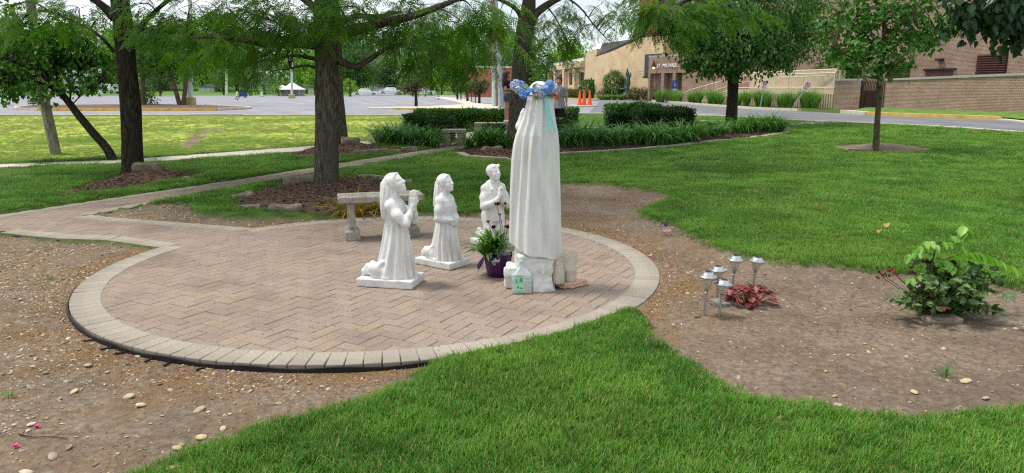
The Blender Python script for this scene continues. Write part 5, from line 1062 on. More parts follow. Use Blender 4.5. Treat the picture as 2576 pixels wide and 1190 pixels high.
locust('honey_locust_tree', 'forked dark tree rising from the mound behind the tall statue', [tuple(gp(1300, 380) - Vector((0, 0, .06)))] + pth([(1301, 365), (1304, 290), (1308, 200), (1314, 120), (1322, 60), (1330, 15), (1334, -60), (1340, -220)], Y4), [.36, .27, .23, .21, .21, .20, .17, .13, .08],
    [(pth([(1328, 80), (1345, 40), (1375, 14), (1420, -10), (1480, -30, -1)], Y4), [.12, .10, .085, .06, .03]), (pth([(1318, 60), (1300, 25), (1270, 5), (1230, -10)], Y4), [.07, .055, .045, .03]), (pth([(1420, -10), (1460, 20, -.6), (1500, 70, -1), (1535, 105, -1.2)], Y4), [.03, .02, .014, .008]), (pth([(1375, 14), (1400, 50), (1430, 110), (1440, 150)], Y4), [.02, .016, .012, .007]),
     (pth([(1334, -60), (1450, -90, -1.5), (1600, -60, -3.2), (1690, 20, -4.2)], Y4), [.07, .05, .035, .015]), (pth([(1322, 60), (1350, 100), (1372, 140)], Y4), [.02, .014, .008]), (pth([(1315, 110), (1280, 110), (1250, 130)], Y4), [.02, .014, .008])],
    cl([(1255, 40, 0, .6, 18), (1235, 110, .2, .5, 16), (1258, 165, .3, .4, 12), (1240, 200, .4, .35, 9), (1350, 90, .4, .5, 14), (1385, 140, 0, .5, 34), (1365, 195, .2, .38, 24), (1405, 105, 0, .4, 22), (1395, 190, 0, .3, 14), (1375, 30, 0, .5, 14), (1475, 30, -.8, .45, 13), (1500, 75, -1, .42, 14), (1540, 60, -1.1, .36, 8), (1535, 112, -1.2, .32, 9), (1470, 100, -.6, .32, 8), (1440, 20, -.3, .45, 12), (1560, 25, -1, .36, 8), (1408, 165, .2, .35, 10), (1450, 140, -.2, .24, 5), (1510, 12, -1, .45, 12), (1280, 90, 1.2, .5, 10),
        (1650, 5, -4, .42, 50), (1690, 30, -4.3, .40, 50), (1655, 60, -4.2, .30, 36), (1725, 20, -4, .42, 44), (1705, 85, -4.4, .26, 24), (1755, 50, -4.2, .38, 34), (1790, 10, -4, .4, 36), (1840, 15, -3.8, .4, 18), (1615, 80, -4, .28, 9), (1600, 15, -3.8, .4, 14), (1880, 40, -3.6, .3, 10), (1700, 10, -3.5, .5, 24)], Y4), ((.4, Y4, 7.2), (4.2, 4, 2.9), 5.2), 104, 420, leaf=m_loc)
# ---- leafy crowns of whole leaves
def leafy(name, label, trunk, trad, limbs, lobes, n, kind, size, m, seed, bark=None, cat='tree', droop=.5, fold=.25, shell=.55):
    """lobes: (centre, radii, share); leaves gather in twig bunches through each lobe"""
    rs = np.random.default_rng(seed); o0 = np.array(trunk[0]); t = thing(name, label, cat, tuple(o0)); tubes = [(trunk, trad)] + list(limbs); skel = np.concatenate([curve(p, 6) for p, r in tubes])
    pos = []; dr = []; tot = sum(l[2] for l in lobes)
    for c, r, w in lobes:
        c = np.array(c); r = np.array(r); k = max(6, int(n * w / tot / 9)); q = rvec(rs, k) * (rs.uniform(shell ** 3, 1, k) ** (1 / 3))[:, None]; b = c + q * r * (1 + .25 * (rs.random((k, 1)) - .5))
        for i in range(k):
            d0 = q[i] + rs.normal(0, .35, 3); d0[2] -= droop * .5
            for j in range(9): pos.append(b[i] + rs.normal(0, 1, 3) * size * .95); dr.append(d0 * .6 + rs.normal(0, .6, 3) - np.array([0, 0, droop]))
        for i in range(0, k, max(1, k // 14)):
            j = skel[np.argmin(((skel - b[i]) ** 2).sum(1))]; tubes.append(([tuple(j), tuple((j + b[i]) / 2 + np.array([0, 0, .08])), tuple(b[i])], [.012 + size * .05, .004]))
    pos = np.array(pos); dr = np.array(dr); up = np.array([0, 0, 1.]) + rs.normal(0, .45, (len(pos), 3)) + .4 * (pos - np.mean([l[0] for l in lobes], axis=0)) / np.max([np.max(l[1]) for l in lobes])
    sz = rs.uniform(.75, 1.2, len(pos)) * size
    if kind == 'quad': V, F = leafquads(pos, dr, up, sz)
    else: V, F = stamp(kind, pos, dr, up, sz, fold, .3)
    TV, TF = trunk_mesh(tubes, seed=seed); ob('trunk', mesh('trunk', TV - o0, TF, bark or m_bark, True), t); ob('crown', mesh('crown', V - o0, F, m), t); return t
def leafquads(pos, d, up, size, w=.36):
    d = d / (np.linalg.norm(d, axis=1)[:, None] + 1e-9); s = np.cross(d, up); s /= np.linalg.norm(s, axis=1)[:, None] + 1e-9; u = np.cross(s, d); S = size[:, None]
    V = np.stack([pos, pos + d * S * .5 + s * S * w + u * S * .06, pos + d * S - u * S * .12, pos + d * S * .5 - s * S * w + u * S * .06], 1).reshape(-1, 3)
    return V, np.arange(len(V)).reshape(-1, 4)
# young maple on the lawn
Ym = gp(2205, 380).y; sp = lambda x, y, dy=0: tuple(A(x, y, Ym + dy))
leafy('young_maple_tree', 'slender young maple on the lawn with a slab at its foot', [tuple(gp(2203, 381) - Vector((0, 0, .05))), sp(2205, 340), sp(2210, 260), sp(2215, 180), sp(2222, 100), sp(2228, 0), sp(2232, -90)], [.085, .07, .062, .06, .045, .03, .012],
    [([sp(2213, 190), sp(2180, 165, -.2), sp(2130, 140, -.4), sp(2100, 120, -.5)], [.03, .02, .012, .006]), ([sp(2216, 185), sp(2260, 150, .2), sp(2330, 105, .3), sp(2385, 60, .3)], [.03, .022, .014, .006]), ([sp(2215, 170), sp(2240, 110, -.3), sp(2290, 50, -.6), sp(2330, -10, -.7)], [.03, .02, .012, .006]), ([sp(2218, 150), sp(2180, 90, .3), sp(2130, 40, .5), sp(2110, -20, .5)], [.025, .018, .012, .006]), ([sp(2212, 200), sp(2170, 190, .3), sp(2130, 172, .5)], [.018, .012, .006]), ([sp(2215, 190), sp(2240, 170, -.5), sp(2270, 150, -.9)], [.018, .012, .006])],
    [(sp(2120, 125, -.3), (.42, .45, .30), 1.1), (sp(2085, 60, 0), (.35, .45, .4), 1.0), (sp(2150, 40, .2), (.55, .6, .5), 1.5), (sp(2185, 120, .1), (.45, .5, .32), 1.0), (sp(2150, 175, .4), (.30, .3, .12), .4), (sp(2250, 120, -.2), (.45, .55, .35), 1.2), (sp(2290, 60, -.2), (.5, .55, .45), 1.4), (sp(2340, 90, .3), (.38, .4, .28), .9), (sp(2380, 50, .3), (.26, .35, .25), .6), (sp(2210, 20, -.3), (.6, .7, .5), 1.6), (sp(2265, 165, -.5), (.26, .3, .15), .45), (sp(2230, -80, 0), (1.1, 1.2, .8), 3), (sp(2320, 10, 0), (.45, .5, .4), 1.0), (sp(2215, 165, -.3), (.25, .3, .2), .5)], 2700, 'maple', .105, m_map, 201, m_bark3, shell=.3)
# dense linden behind the hedges
Yl = gp(1840, 312).y; sp = lambda x, y, dy=0: tuple(A(x, y, Yl + dy))
leafy('linden_tree', 'dense round linden with a straight trunk in front of the ramp', [tuple(gp(1840, 313) - Vector((0, 0, .05))), sp(1840, 300), sp(1843, 240), sp(1845, 185), sp(1850, 120), sp(1850, 30)], [.26, .22, .19, .2, .15, .08],
    [([sp(1842, 200), sp(1815, 180), sp(1780, 160)], [.08, .05, .03]), ([sp(1846, 195), sp(1880, 165), sp(1920, 140)], [.09, .06, .03]), ([sp(1845, 190), sp(1860, 150, -.6), sp(1880, 100, -1)], [.07, .05, .03])],
    [(sp(1750, 75, 0), (1.3, 1.6, 1.0), 2.2), (sp(1800, 140, -.8), (1.3, 1.4, .75), 2), (sp(1880, 120, -1), (1.6, 1.5, 1.0), 2.4), (sp(1970, 90, 0), (1.5, 1.6, 1.2), 2.2), (sp(1850, 20, -1), (2.4, 2.2, 1.6), 4), (sp(1760, 10, 0), (1.9, 2.2, 1.4), 3), (sp(1960, 0, 0), (1.9, 2.2, 1.5), 3), (sp(1790, 150, -.4), (1.1, 1.2, .45), 1.2), (sp(1930, 140, -.4), (1.3, 1.3, .5), 1.4), (sp(1850, -90, 0), (2.6, 2.6, 1.8), 3), (sp(2020, 60, .2), (.9, 1.2, .9), 1)], 21000, 'ovate', .125, m_lin, 202, m_bark2, shell=.45, droop=.8)
# overhanging dark branch of a tree that stands outside the view
Yo = 10.2; sp = lambda x, y, dy=0: tuple(A(x, y, Yo + dy))
leafy('overhanging_linden_tree', 'big leaved tree reaching its dark branch over the lawn', [(9.6, 11.0, -.1), (9.6, 11.0, 1.5), (9.5, 11.0, 3.2), (9.4, 10.9, 5.5)], [.24, .2, .18, .12], [([(9.5, 11, 2.6), sp(2640, -10), sp(2560, 40), sp(2480, 60), sp(2420, 55)], [.07, .05, .03, .018, .006]), ([(9.5, 11, 2.9), sp(2600, -60, -.4), sp(2500, -30, -.8), sp(2440, 10, -.8)], [.06, .04, .02, .006])],
    [(sp(2440, 40, -.2), (.22, .35, .14), .5), (sp(2490, 38, 0), (.3, .45, .24), .9), (sp(2550, 45, .2), (.32, .45, .24), 1), (sp(2500, 0, -.4), (.5, .6, .24), 1.2), (sp(2570, 0, -.2), (.5, .6, .3), 1.2), (sp(2650, 20, 0), (.6, .7, .5), 1.2), (sp(2545, 88, .1), (.2, .3, .06), .2), (sp(2420, 25, -.4), (.18, .3, .14), .3), (sp(2700, -120, 0), (1.6, 1.6, .9), 2)], 1500, 'heart', .115, m_drk, 203, m_bark2, shell=.2, droop=.9)
# leaning young tree by the sidewalk
Yk = gp(285, 405).y; sp = lambda x, y, dy=0: tuple(A(x, y, Yk + dy))
leafy('leaning_young_tree', 'thin tree leaning steeply over the sidewalk beside the wooden post', [tuple(gp(286, 406) - Vector((0, 0, .05))), sp(270, 375), sp(235, 335), sp(200, 293), sp(165, 248), sp(125, 205, -.2), (sp(85, 175, -.4)), sp(20, 150, -.6)], [.10, .09, .085, .08, .07, .05, .04, .02],
    [([sp(160, 240), sp(145, 195, .2), sp(135, 150, .4), sp(120, 100, .5)], [.05, .04, .03, .012]), ([sp(150, 230), sp(90, 205, -.3), sp(40, 200, -.5), sp(-20, 205, -.6)], [.035, .025, .018, .008]), ([sp(175, 255), sp(182, 215, .3), sp(200, 180, .4)], [.022, .016, .006]), ([sp(180, 265), sp(205, 240, -.2), sp(240, 222, -.3)], [.02, .014, .006]), ([sp(130, 205), sp(80, 130, .2), sp(50, 80, .3)], [.03, .02, .01])],
    [(sp(40, 195, -.4), (.55, .5, .28), 1.2), (sp(110, 150, .2), (.6, .6, .38), 1.4), (sp(60, 110, 0), (.6, .6, .45), 1.4), (sp(165, 165, .4), (.5, .5, .32), 1.1), (sp(225, 150, .3), (.5, .5, .3), 1), (sp(265, 185, 0), (.34, .4, .2), .6), (sp(120, 85, .4), (.7, .6, .42), 1.3), (sp(15, 235, -.5), (.28, .3, .14), .4), (sp(105, 232, -.3), (.3, .3, .14), .4), (sp(195, 205, 0), (.4, .4, .22), .7), (sp(200, 100, .4), (.6, .6, .4), 1), (sp(20, 160, -.4), (.45, .5, .3), .9), (sp(10, 60, 0), (.6, .6, .5), 1), (sp(240, 215, -.2), (.2, .2, .1), .25), (sp(280, 140, .5), (.4, .4, .25), .6)], 3000, 'maple', .082, mat('lime_leaf', [C(48, 86, 26), C(74, 120, 36), C(112, 158, 54)], 1.5, .45, spec=.35, rnd=('island', GRN), trans=(.42, C(230, 255, 110))), 204, m_bark2, shell=.1)
# ================================================================ lot, road, kerbs
ZB = .3
def GPX(*pts): return [tuple(P(a, b)[:2]) for a, b in pts]
m_asph = mat('worn_asphalt', [C(118, 118, 122), C(140, 140, 144), C(158, 158, 160)], .7, .9, .2, 60, spec=.2, second=(.12, C(138, 138, 144), .4, .7))
m_asph2 = mat('newer_asphalt', [C(98, 99, 103), C(118, 119, 123), C(134, 134, 138)], .9, .9, .2, 60, spec=.2, second=(.2, C(108, 109, 113), .4, .7))
m_kerb = mat('kerb_concrete', [C(176, 166, 148), C(198, 188, 170), C(208, 200, 184)], 3, .9, .2, 40, spec=.15); m_yel2 = mat('yellow_kerb_paint', [C(190, 152, 74), C(208, 172, 92), C(214, 186, 120)], 2.5, .8, .2, 40)
m_white = mat('road_paint', [C(176, 176, 176), C(196, 196, 194)], 4, .8); m_bark_mulch = mat('lot_mulch', [C(66, 46, 40), C(100, 74, 64), C(124, 96, 82)], 9, .95, .6, 30)
def sheet(name, pts, z, m, kind='structure', parent=None):
    V = [(x, y, z if not callable(z) else z(x, y)) for x, y in pts]; T = mgeo.tessellate_polygon([[Vector((x, y, 0)) for x, y in pts]]); me = mesh(name, V, [tuple(t) for t in T], m)
    for f in me.polygons:
        if f.normal.z < 0: f.flip()
    o = ob(name, me, parent)
    if parent is None: struct(o, kind)
    return o
LOT_NEAR = GPX((0, 291), (500, 291), (1030, 291), (1250, 288))
ROAD_NEAR = GPX((1480, 286), (1770, 291), (1980, 303), (2322, 318), (2576, 335))
lot = sheet('parking_lot', [(-140, 32.6)] + LOT_NEAR + ROAD_NEAR[:1] + [(8.5, 70), (8, 130), (-140, 118)], ZB + .008, m_asph)
rd_z = lambda x, y: float(zt(x, y)) + .030
road = sheet('road', ROAD_NEAR + [(24, 12), (40, 9), (44, 16), (30, 24)] + GPX((2576, 311), (2516, 304), (2185, 292), (2122, 287), (2010, 281), (1902, 277), (1750, 265), (1642, 257)) + [(13.5, 74), (8.2, 90), (8.4, 70)], rd_z, m_asph2)
def kerb(name, label, pts, w=.16, h=.13, m=None, z=None, paint=None):
    c = curve([(p[0], p[1], 0) for p in pts], 8) if len(pts) > 2 else np.array([(p[0], p[1], 0) for p in pts], float); T = np.gradient(c, axis=0); n_ = len(c); b = MB(); R4 = []
    for p, t in zip(c, T):
        n = np.array([-t[1], t[0]]); n /= np.linalg.norm(n) + 1e-9; zz = (float(zt(p[0], p[1])) if z is None else z); R4.append([(*(p[:2] + n * w / 2), zz - .1), (*(p[:2] + n * w / 2), zz + h), (*(p[:2] - n * w / 2), zz + h), (*(p[:2] - n * w / 2), zz - .1)])
    b.V = [q for r in zip(*R4) for q in r]; b.F = [(r * n_ + i, r * n_ + i + 1, (r + 1) * n_ + i + 1, (r + 1) * n_ + i) for r in range(3) for i in range(n_ - 1)] + [(0, n_, 2 * n_, 3 * n_), (n_ - 1, 4 * n_ - 1, 3 * n_ - 1, 2 * n_ - 1)]
    o = b.build(name, m or m_kerb); struct(o); return o
kerb('kerb', '', [(-140, 32.5)] + LOT_NEAR, .3, .05)
kerb('kerb', '', ROAD_NEAR, .3, .05)
kerb('kerb', '', GPX((2010, 281), (1902, 276.5), (1820, 270), (1750, 264.5), (1690, 259), (1642, 255.5)), .3, .15)
kerb('yellow_kerb', '', GPX((2185, 291), (2350, 297), (2516, 303.5)), .34, .17, m_yel2); kerb('kerb', '', GPX((2122, 285), (2150, 287.5), (2184, 291)), .34, .17); kerb('kerb', '', GPX((2517, 303.5), (2576, 310), (2640, 318)), .34, .08)
kerb('yellow_kerb', '', [(A(x, y, Y)[0], Y) for x, y, Y in ((1400, 246, 92), (1470, 247, 84), (1560, 250, 78))], .3, .12, m_yel2, ZB)
kerb('kerb', '', [(A(x, y, Y)[0], Y) for x, y, Y in ((1562, 250, 77.8), (1600, 251, 76), (1642, 252, 73))], .3, .12, m_kerb, ZB)
kerb('kerb', '', [(-140, 118), (-60, 122), (8, 131)], .3, .12, m_kerb, ZB)
# parking island with a yellow kerb
isl = [tuple(P(x, y)[:2]) for x, y in ((35, 276), (100, 279), (380, 280), (545, 279), (628, 274), (520, 268), (380, 265), (180, 267), (90, 268))]
b = MB().prism(isl[::-1] if False else isl, ZB - .05, [ZB + .10] * len(isl)); o = b.build('planting_island', m_bark_mulch); struct(o)
c = curve([(x, y, 0) for x, y in isl + isl[:1]], 6); kerb('yellow_kerb', '', [tuple(p[:2]) for p in curve([(x, y, 0) for x, y in isl[1:4]], 4)], .26, .16, m_yel2, ZB); kerb('kerb', '', [isl[3], isl[4], isl[5]], .26, .15, m_kerb, ZB); kerb('kerb', '', [isl[8], isl[0], isl[1]], .26, .15, m_kerb, ZB)
# island and angled kerbs with posts, right part of the lot
i2 = GPX((925, 275), (1060, 276), (1250, 276), (1260, 268), (1195, 262), (1165, 250), (1110, 245), (1095, 246), (1140, 256), (1170, 265), (1060, 271), (930, 273)); b = MB().prism(i2, ZB - .05, ZB + .09); struct(b.build('planting_island', m_kerb))
kerb('yellow_kerb', '', GPX((990, 276.5), (1060, 277.5), (1160, 277.5)), .2, .13, m_yel2, ZB)
mk = MB()
for k in range(7): a, b_ = P(760 + k * 55, 262), P(700 + k * 55, 250); u = Vector((a.x - b_.x, a.y - b_.y)).normalized() * .05; n = Vector((-u.y, u.x)); mk.quad((a.x + n.x, a.y + n.y, ZB + .013), (b_.x + n.x, b_.y + n.y, ZB + .013), (b_.x - n.x, b_.y - n.y, ZB + .013), (a.x - n.x, a.y - n.y, ZB + .013))
struct(mk.build('parking_bay_lines', m_white))
m_seal = mat('crack_sealer', [C(60, 60, 62), C(74, 74, 76)], 6, .7); ck = MB(); rsk = np.random.default_rng(14)
for k in range(16):
    x, y = rsk.uniform(-26, 6), rsk.uniform(38, 80); a = rsk.choice([.1, 1.5]) + rsk.normal(0, .25); pts = [np.array([x, y])]
    for j in range(9): a += rsk.normal(0, .18); pts.append(pts[-1] + .9 * np.array([math.cos(a), math.sin(a)]))
    for p, q in zip(pts[:-1], pts[1:]):
        u = (q - p) / np.linalg.norm(q - p) * .03; n = np.array([-u[1], u[0]]); ck.quad((*(p + n), ZB + .012), (*(q + n), ZB + .012), (*(q - n), ZB + .012), (*(p - n), ZB + .012))
struct(ck.build('sealed_cracks', m_seal))
walk2 = struct(link(bpy.data.objects.new('sidewalk', None)))
slabs(walk2, [(p[0], p[1], 0) for p in PX((1760, 303), (1880, 307), (1985, 309), (2100, 306))], [(p[0], p[1], 0) for p in PX((1760, 309), (1880, 314), (1985, 317), (2105, 311))], 6, .03)
plaza = sheet('memorial_paving', circ((.9, 21.4), 2.6, 40), lambda x, y: float(zt(x, y)) + .012 + .02, m_conc)
# ================================================================ masonry
def box_uv(o, s=1.0):
    me = o.data; uv = me.uv_layers.new(name='uv')
    for p in me.polygons:
        n = p.normal
        for li in p.loop_indices:
            v = me.vertices[me.loops[li].vertex_index].co
            if abs(n.z) > .7: uv.data[li].uv = (v.x, v.y)
            else:
                t = Vector((-n.y, n.x, 0)).normalized(); uv.data[li].uv = (v.dot(t), v.z)
    return o
m_brown = brickmat('brown_brick', C(124, 94, 80), C(148, 116, 100), C(190, 172, 156)); m_tan = brickmat('tan_brick', C(206, 180, 142), C(218, 194, 156), C(198, 174, 140), .30, .10, .008, .2); m_red = brickmat('orange_brick', C(168, 96, 72), C(184, 110, 84), C(190, 150, 126), .22, .075)
m_dk = mat('dark_bronze', [C(44, 34, 32), C(60, 48, 44)], 5, .5); m_win = mat('dark_window_glass', [C(34, 38, 42), C(56, 60, 64)], .6, .12, spec=.6); m_shin = mat('dark_shingle', [C(52, 46, 46), C(72, 64, 62)], 4, .9, .4, 20, stretch=(1, 1, 4)); m_cop = mat('stone_coping', [C(146, 142, 136), C(168, 164, 156)], 4, .85, .2, 40); m_tanp = mat('tan_panel', [C(200, 176, 142), C(212, 188, 154)], 3, .85); m_gut = mat('white_fascia', [C(200, 198, 192), C(214, 212, 206)], 2, .7); m_maroon = mat('maroon_metal', [C(74, 42, 40), C(96, 56, 52)], 3, .55)
def wallseg(parent, name, a, b, z0, za, zb, th, m):
    """a wall between plan points a and b, top from za to zb, thickness th away from the viewer side (left of a->b)"""
    a = np.array(a[:2]); b = np.array(b[:2]); u = (b - a) / np.linalg.norm(b - a); n = np.array([-u[1], u[0]]) * th
    o = MB().prism([tuple(a), tuple(b), tuple(b + n), tuple(a + n)], z0, [za, zb, zb, za]).build(name, m, parent); box_uv(o); return o
def panel(parent, name, a, b, t0, t1, z0, z1, out, th, m):
    """a box on the face of wall a->b from fraction t0 to t1; out metres proud of it"""
    a = np.array(a[:2]); b = np.array(b[:2]); u = (b - a) / np.linalg.norm(b - a); n = np.array([u[1], -u[0]]); p, q = a + (b - a) * t0 + n * (out - th), a + (b - a) * t1 + n * (out - th)
    o = MB().prism([tuple(p + n * th), tuple(q + n * th), tuple(q), tuple(p)], z0, z1).build(name, m, parent); return o
def pl(x, Y): v = A(x, 240, Y); return (v.x, Y)
def zz(py, Y): return A(1288, py, Y).z
# ---- tan school wing
bt = thing('tan_school_building', 'long tan brick building with deep set windows and slanted dark roof', 'building')
a0, a1 = pl(1385, 116), pl(1471, 92); h = zz(147.5, 92)
wallseg(bt, 'wall', a0, a1, 0, h, h, 6, m_tan); panel(bt, 'fascia', a0, a1, 0, 1, h - .25, h + .12, .25, .4, m_gut)
for t0, t1 in ((.03, .16), (.30, .44), (.60, .74), (.86, .97)):
    w = panel(bt, 'window', a0, a1, t0, t1, zz(210, 92) - .15, zz(181, 92), .03, .06, m_win); panel(w, 'sill', a0, a1, t0 - .01, t1 + .01, zz(210, 92) - .5, zz(210, 92) - .15, .14, .16, m_tanp); panel(w, 'frame', a0, a1, (t0 + t1) / 2 - .008, (t0 + t1) / 2 + .008, zz(210, 92) - .15, zz(181, 92), .07, .05, m_dk)
for t in (.0, .22, .50, .79): panel(bt, 'pilaster', a0, a1, t, t + .05, 0, h - .9, .55, .56, m_tanp)
panel(bt, 'frieze', a0, a1, 0, 1, h - 1.0, h - .26, .56, .57, m_tanp)
b0, b1 = pl(1471, 91.2), pl(1499, 88.6); hb0, hb1 = zz(133, 91), zz(123, 88.6)
w = wallseg(bt, 'wall', b0, b1, 0, hb0, hb1, 8, m_tan); panel(bt, 'entrance_recess', b0, b1, .06, .92, 0, zz(158, 89), .02, .03, m_tanp); d = panel(bt, 'door', b0, b1, .40, .86, 0, zz(200, 89), .06, .04, m_win)
c0, c1, c2 = pl(1496, 88), pl(1532, 83.5), pl(1601, 78); hc0, hc1, hc2 = zz(143, 88), zz(131, 83.5), zz(100, 78)
wallseg(bt, 'wall', c0, c1, 0, hc0, hc1, 5, m_tan); wallseg(bt, 'wall', c1, c2, 0, hc1, hc2, 5, m_tan)
# clerestory roof rising behind the slanted parapet
MB().prism([(c0[0] + .3, c0[1] + .7), (c1[0] + .3, c1[1] + .7), (c2[0] + .2, c2[1] + .7), (c2[0] + 1.5, c2[1] + 6), (c0[0] + 1.5, c0[1] + 6)], 3, [hc0 + .1, hc1 + .45, hc2 + .3, hc2 + .6, hc0 + 1.9]).build('slanted_roof', m_shin, bt)
for p, q, ha, hb_ in ((c0, c1, hc0, hc1), (c1, c2, hc1, hc2)):
    o = wallseg(bt, 'coping', p, q, 0, .16, .16, .45, m_dk)
    for i, v in enumerate(o.data.vertices): v.co.z += (ha if (i % 4) in (0, 3) else hb_) + .0
d0, d1 = pl(1601, 77.4), pl(1664, 74.0); hd = zz(92, 75.5)
w = wallseg(bt, 'wall', d0, d1, 0, hd, hd, 8, m_tan); r = panel(bt, 'window_recess', d0, d1, .04, .96, zz(178, 75.5), zz(136, 75.5), .02, .025, m_tanp); w = panel(bt, 'window', d0, d1, .30, .94, zz(192, 75.5), zz(136, 75.5), .05, .03, m_win); panel(w, 'frame', d0, d1, .58, .62, zz(192, 75.5), zz(136, 75.5), .10, .05, m_dk); panel(w, 'sill', d0, d1, .28, .96, zz(196, 75.5), zz(192, 75.5), .2, .2, m_dk); panel(bt, 'apron_panel', d0, d1, .25, .95, zz(233, 75.5), zz(197, 75.5), .25, .24, m_tanp)
for x, y0, y1, Y, dx in ((1502, 181, 199, 88.3, 0), (1520, 178, 196, 86, 0), (1488, 195, 213, 90, 0)):
    p = A(x, (y0 + y1) / 2, Y - .35); q = MB(); q.box((p.x, p.y, p.z), (.10, .10, .40)); q.box((p.x + .45, p.y + .1, p.z - .05), (.45, .08, .16)); q.box((p.x + .9, p.y + .2, p.z), (.10, .10, .22)); q.build('wall_lamp', m_maroon, bt)
# brown brick portico
bp_ = thing('brick_portico', 'brown brick entrance porch with three bays and white lettering', 'building')
e0, e1 = pl(1629, 72), pl(1756, 66.5); ze = zz(143, 71)
EV = np.array(e1) - np.array(e0)
def ept(t): return tuple(np.array(e0) + EV * t)
zb = zz(184.5, 71)
lint = wallseg(bp_, 'lintel', e0, e1, zb, ze, ze, 3.2, m_brown); wallseg(bp_, 'coping', ept(-.012), ept(1.012), ze, ze + .14, ze + .14, 3.4, m_cop)
for t0, t1 in ((0, .04), (.27, .33), (.50, .56), (.74, 1.0)): wallseg(bp_, 'pier', ept(t0), ept(t1), 0, zb, zb, .5 if t0 < .7 else 3.2, m_brown)
bk = np.array([-EV[1], EV[0]]) / np.linalg.norm(EV); q0 = tuple(np.array(e0) + bk * .75); q1 = tuple(np.array(ept(.74)) + bk * .75); wallseg(bp_, 'back_wall', q0, q1, 0, zb, zb, .3, m_brown)
MB().prism([tuple(np.array(e0) + bk * .5), tuple(np.array(e1) + bk * .5), tuple(np.array(e1) + bk * 3.1), tuple(np.array(e0) + bk * 3.1)], zb + .02, zb + .1).build('soffit', m_tanp, bp_)
def text(parent, name, s, p, rz, size, m, depth=.02, rx=math.pi / 2, spacing=1.0):
    cu = bpy.data.curves.new(name, 'FONT'); cu.body = s; cu.size = size; cu.extrude = depth; cu.align_x = 'LEFT'; cu.space_character = spacing
    o = bpy.data.objects.new(name, cu); dg = bpy.context.evaluated_depsgraph_get(); link(o); o.rotation_euler = (rx, 0, rz); o.location = p; bpy.context.view_layer.update()
    me = bpy.data.meshes.new_from_object(o.evaluated_get(bpy.context.evaluated_depsgraph_get())); bpy.data.objects.remove(o); me.materials.clear(); me.materials.append(m)
    n = ob(name, me, parent, p, (rx, 0, rz)); return n
eang = math.atan2(EV[1], EV[0]); nrm = -bk
m_let = mat('white_letters', [C(226, 224, 220), C(240, 238, 234)], 5, .6)
tp = np.array(ept(.185)) + nrm * .06; zl = zz(170, 71)
text(bp_, 'lettering', 'ST. MICHAEL', (tp[0], tp[1], zl), eang, .46, m_let, .03, spacing=1.02)
fx = np.array(ept(.145)) + nrm * .25; q = MB(); q.add([(fx[0], fx[1], zl + .75), (fx[0] - .22, fx[1], zl + .05), (fx[0] + .22, fx[1], zl + .05), (fx[0], fx[1] - .2, zl + .05), (fx[0], fx[1] + .2, zl + .05)], [(0, 1, 3), (0, 3, 2), (0, 2, 4), (0, 4, 1), (1, 4, 2, 3)]); q.build('wall_lantern', m_dk, bp_)
m_glow = bpy.data.materials.new('warm_lamp_glow'); m_glow.use_nodes = True; m_glow.node_tree.nodes['Principled BSDF'].inputs['Emission Color'].default_value = (1, .6, .2, 1); m_glow.node_tree.nodes['Principled BSDF'].inputs['Emission Strength'].default_value = 1.6
MB().lathe([(.08, -.12), (.13, 0), (.12, .05)], 10, (fx[0], fx[1], zl)).build('lantern_bulb', m_glow, bp_)
# orange brick tower behind
bo = thing('orange_brick_tower', 'square orange brick tower rising behind the tan building', 'building'); Yt = 100; x0, x1 = A(1612, 90, Yt).x, A(1690, 90, Yt).x
o = MB().prism([(x0, Yt), (x1, Yt), (x1, Yt + 6), (x0, Yt + 6)], 0, zz(66, Yt)).build('lower_block', m_red, bo); box_uv(o); o = MB().prism([(x0 + .7, Yt + .4), (x1, Yt + .4), (x1, Yt + 6), (x0 + .7, Yt + 6)], zz(66, Yt), zz(-30, Yt)).build('upper_block', m_red, bo); box_uv(o)
p = A(1617, 88, Yt - .04); MB().box(p, (.35, .05, .45)).build('window', m_win, bo)
# ---- brown brick church and its yard wall
bc = thing('brick_church', 'tall brown brick building with louvred vents behind the yard wall', 'building'); k0, k1 = (15.6, 67.5), (36.5, 25.5)
kv = np.array(k1) - np.array(k0); w = wallseg(bc, 'wall', k0, k1, 0, 15, 15, 8, m_brown)
def on_wall(a, v, px):                       # fraction along plan line a+v*t met by frame column px
    dx, dy, _ = ray(px, 240); return (a[0] * dy - a[1] * dx) / (v[1] * dx - v[0] * dy)
def vent(parent, a, v, b, x0, x1, y0, y1, n):
    t0, t1 = on_wall(a, v, x0), on_wall(a, v, x1); Yc = a[1] + v[1] * (t0 + t1) / 2; z0, z1 = zz(y1, Yc), zz(y0, Yc); g = panel(parent, 'louvre_vent', a, b, t0, t1, z0, z1, .03, .05, m_dk)
    for k in range(n):
        zc = z0 + (z1 - z0) * (k + .5) / n; o = panel(g, 'slat', a, b, t0 + (t1 - t0) * .02, t1 - (t1 - t0) * .02, zc - .04, zc + (z1 - z0) / n * .42, .12, .10, m_maroon)
        o.data.vertices[4].co.z -= .05; o.data.vertices[5].co.z -= .05
vent(bc, k0, kv, k1, 2447, 2523, 136, 189, 9); vent(bc, k0, kv, k1, 2225, 2282, 158, 200, 9)
t0, t1 = on_wall(k0, kv, 2324), on_wall(k0, kv, 2390); Yc = k0[1] + kv[1] * (t0 + t1) / 2; d = panel(bc, 'door', k0, k1, t0, t1, 0, zz(176, Yc), .04, .06, m_maroon); panel(d, 'frame', k0, k1, t0 - .004, t1 + .004, zz(176, Yc), zz(172, Yc), .12, .14, m_dk)
t0 = on_wall(k0, kv, 2357); Yc = k0[1] + kv[1] * t0; panel(bc, 'wall_lamp', k0, k1, t0 - .004, t0 + .004, zz(153, Yc), zz(147, Yc), .35, .36, m_dk)
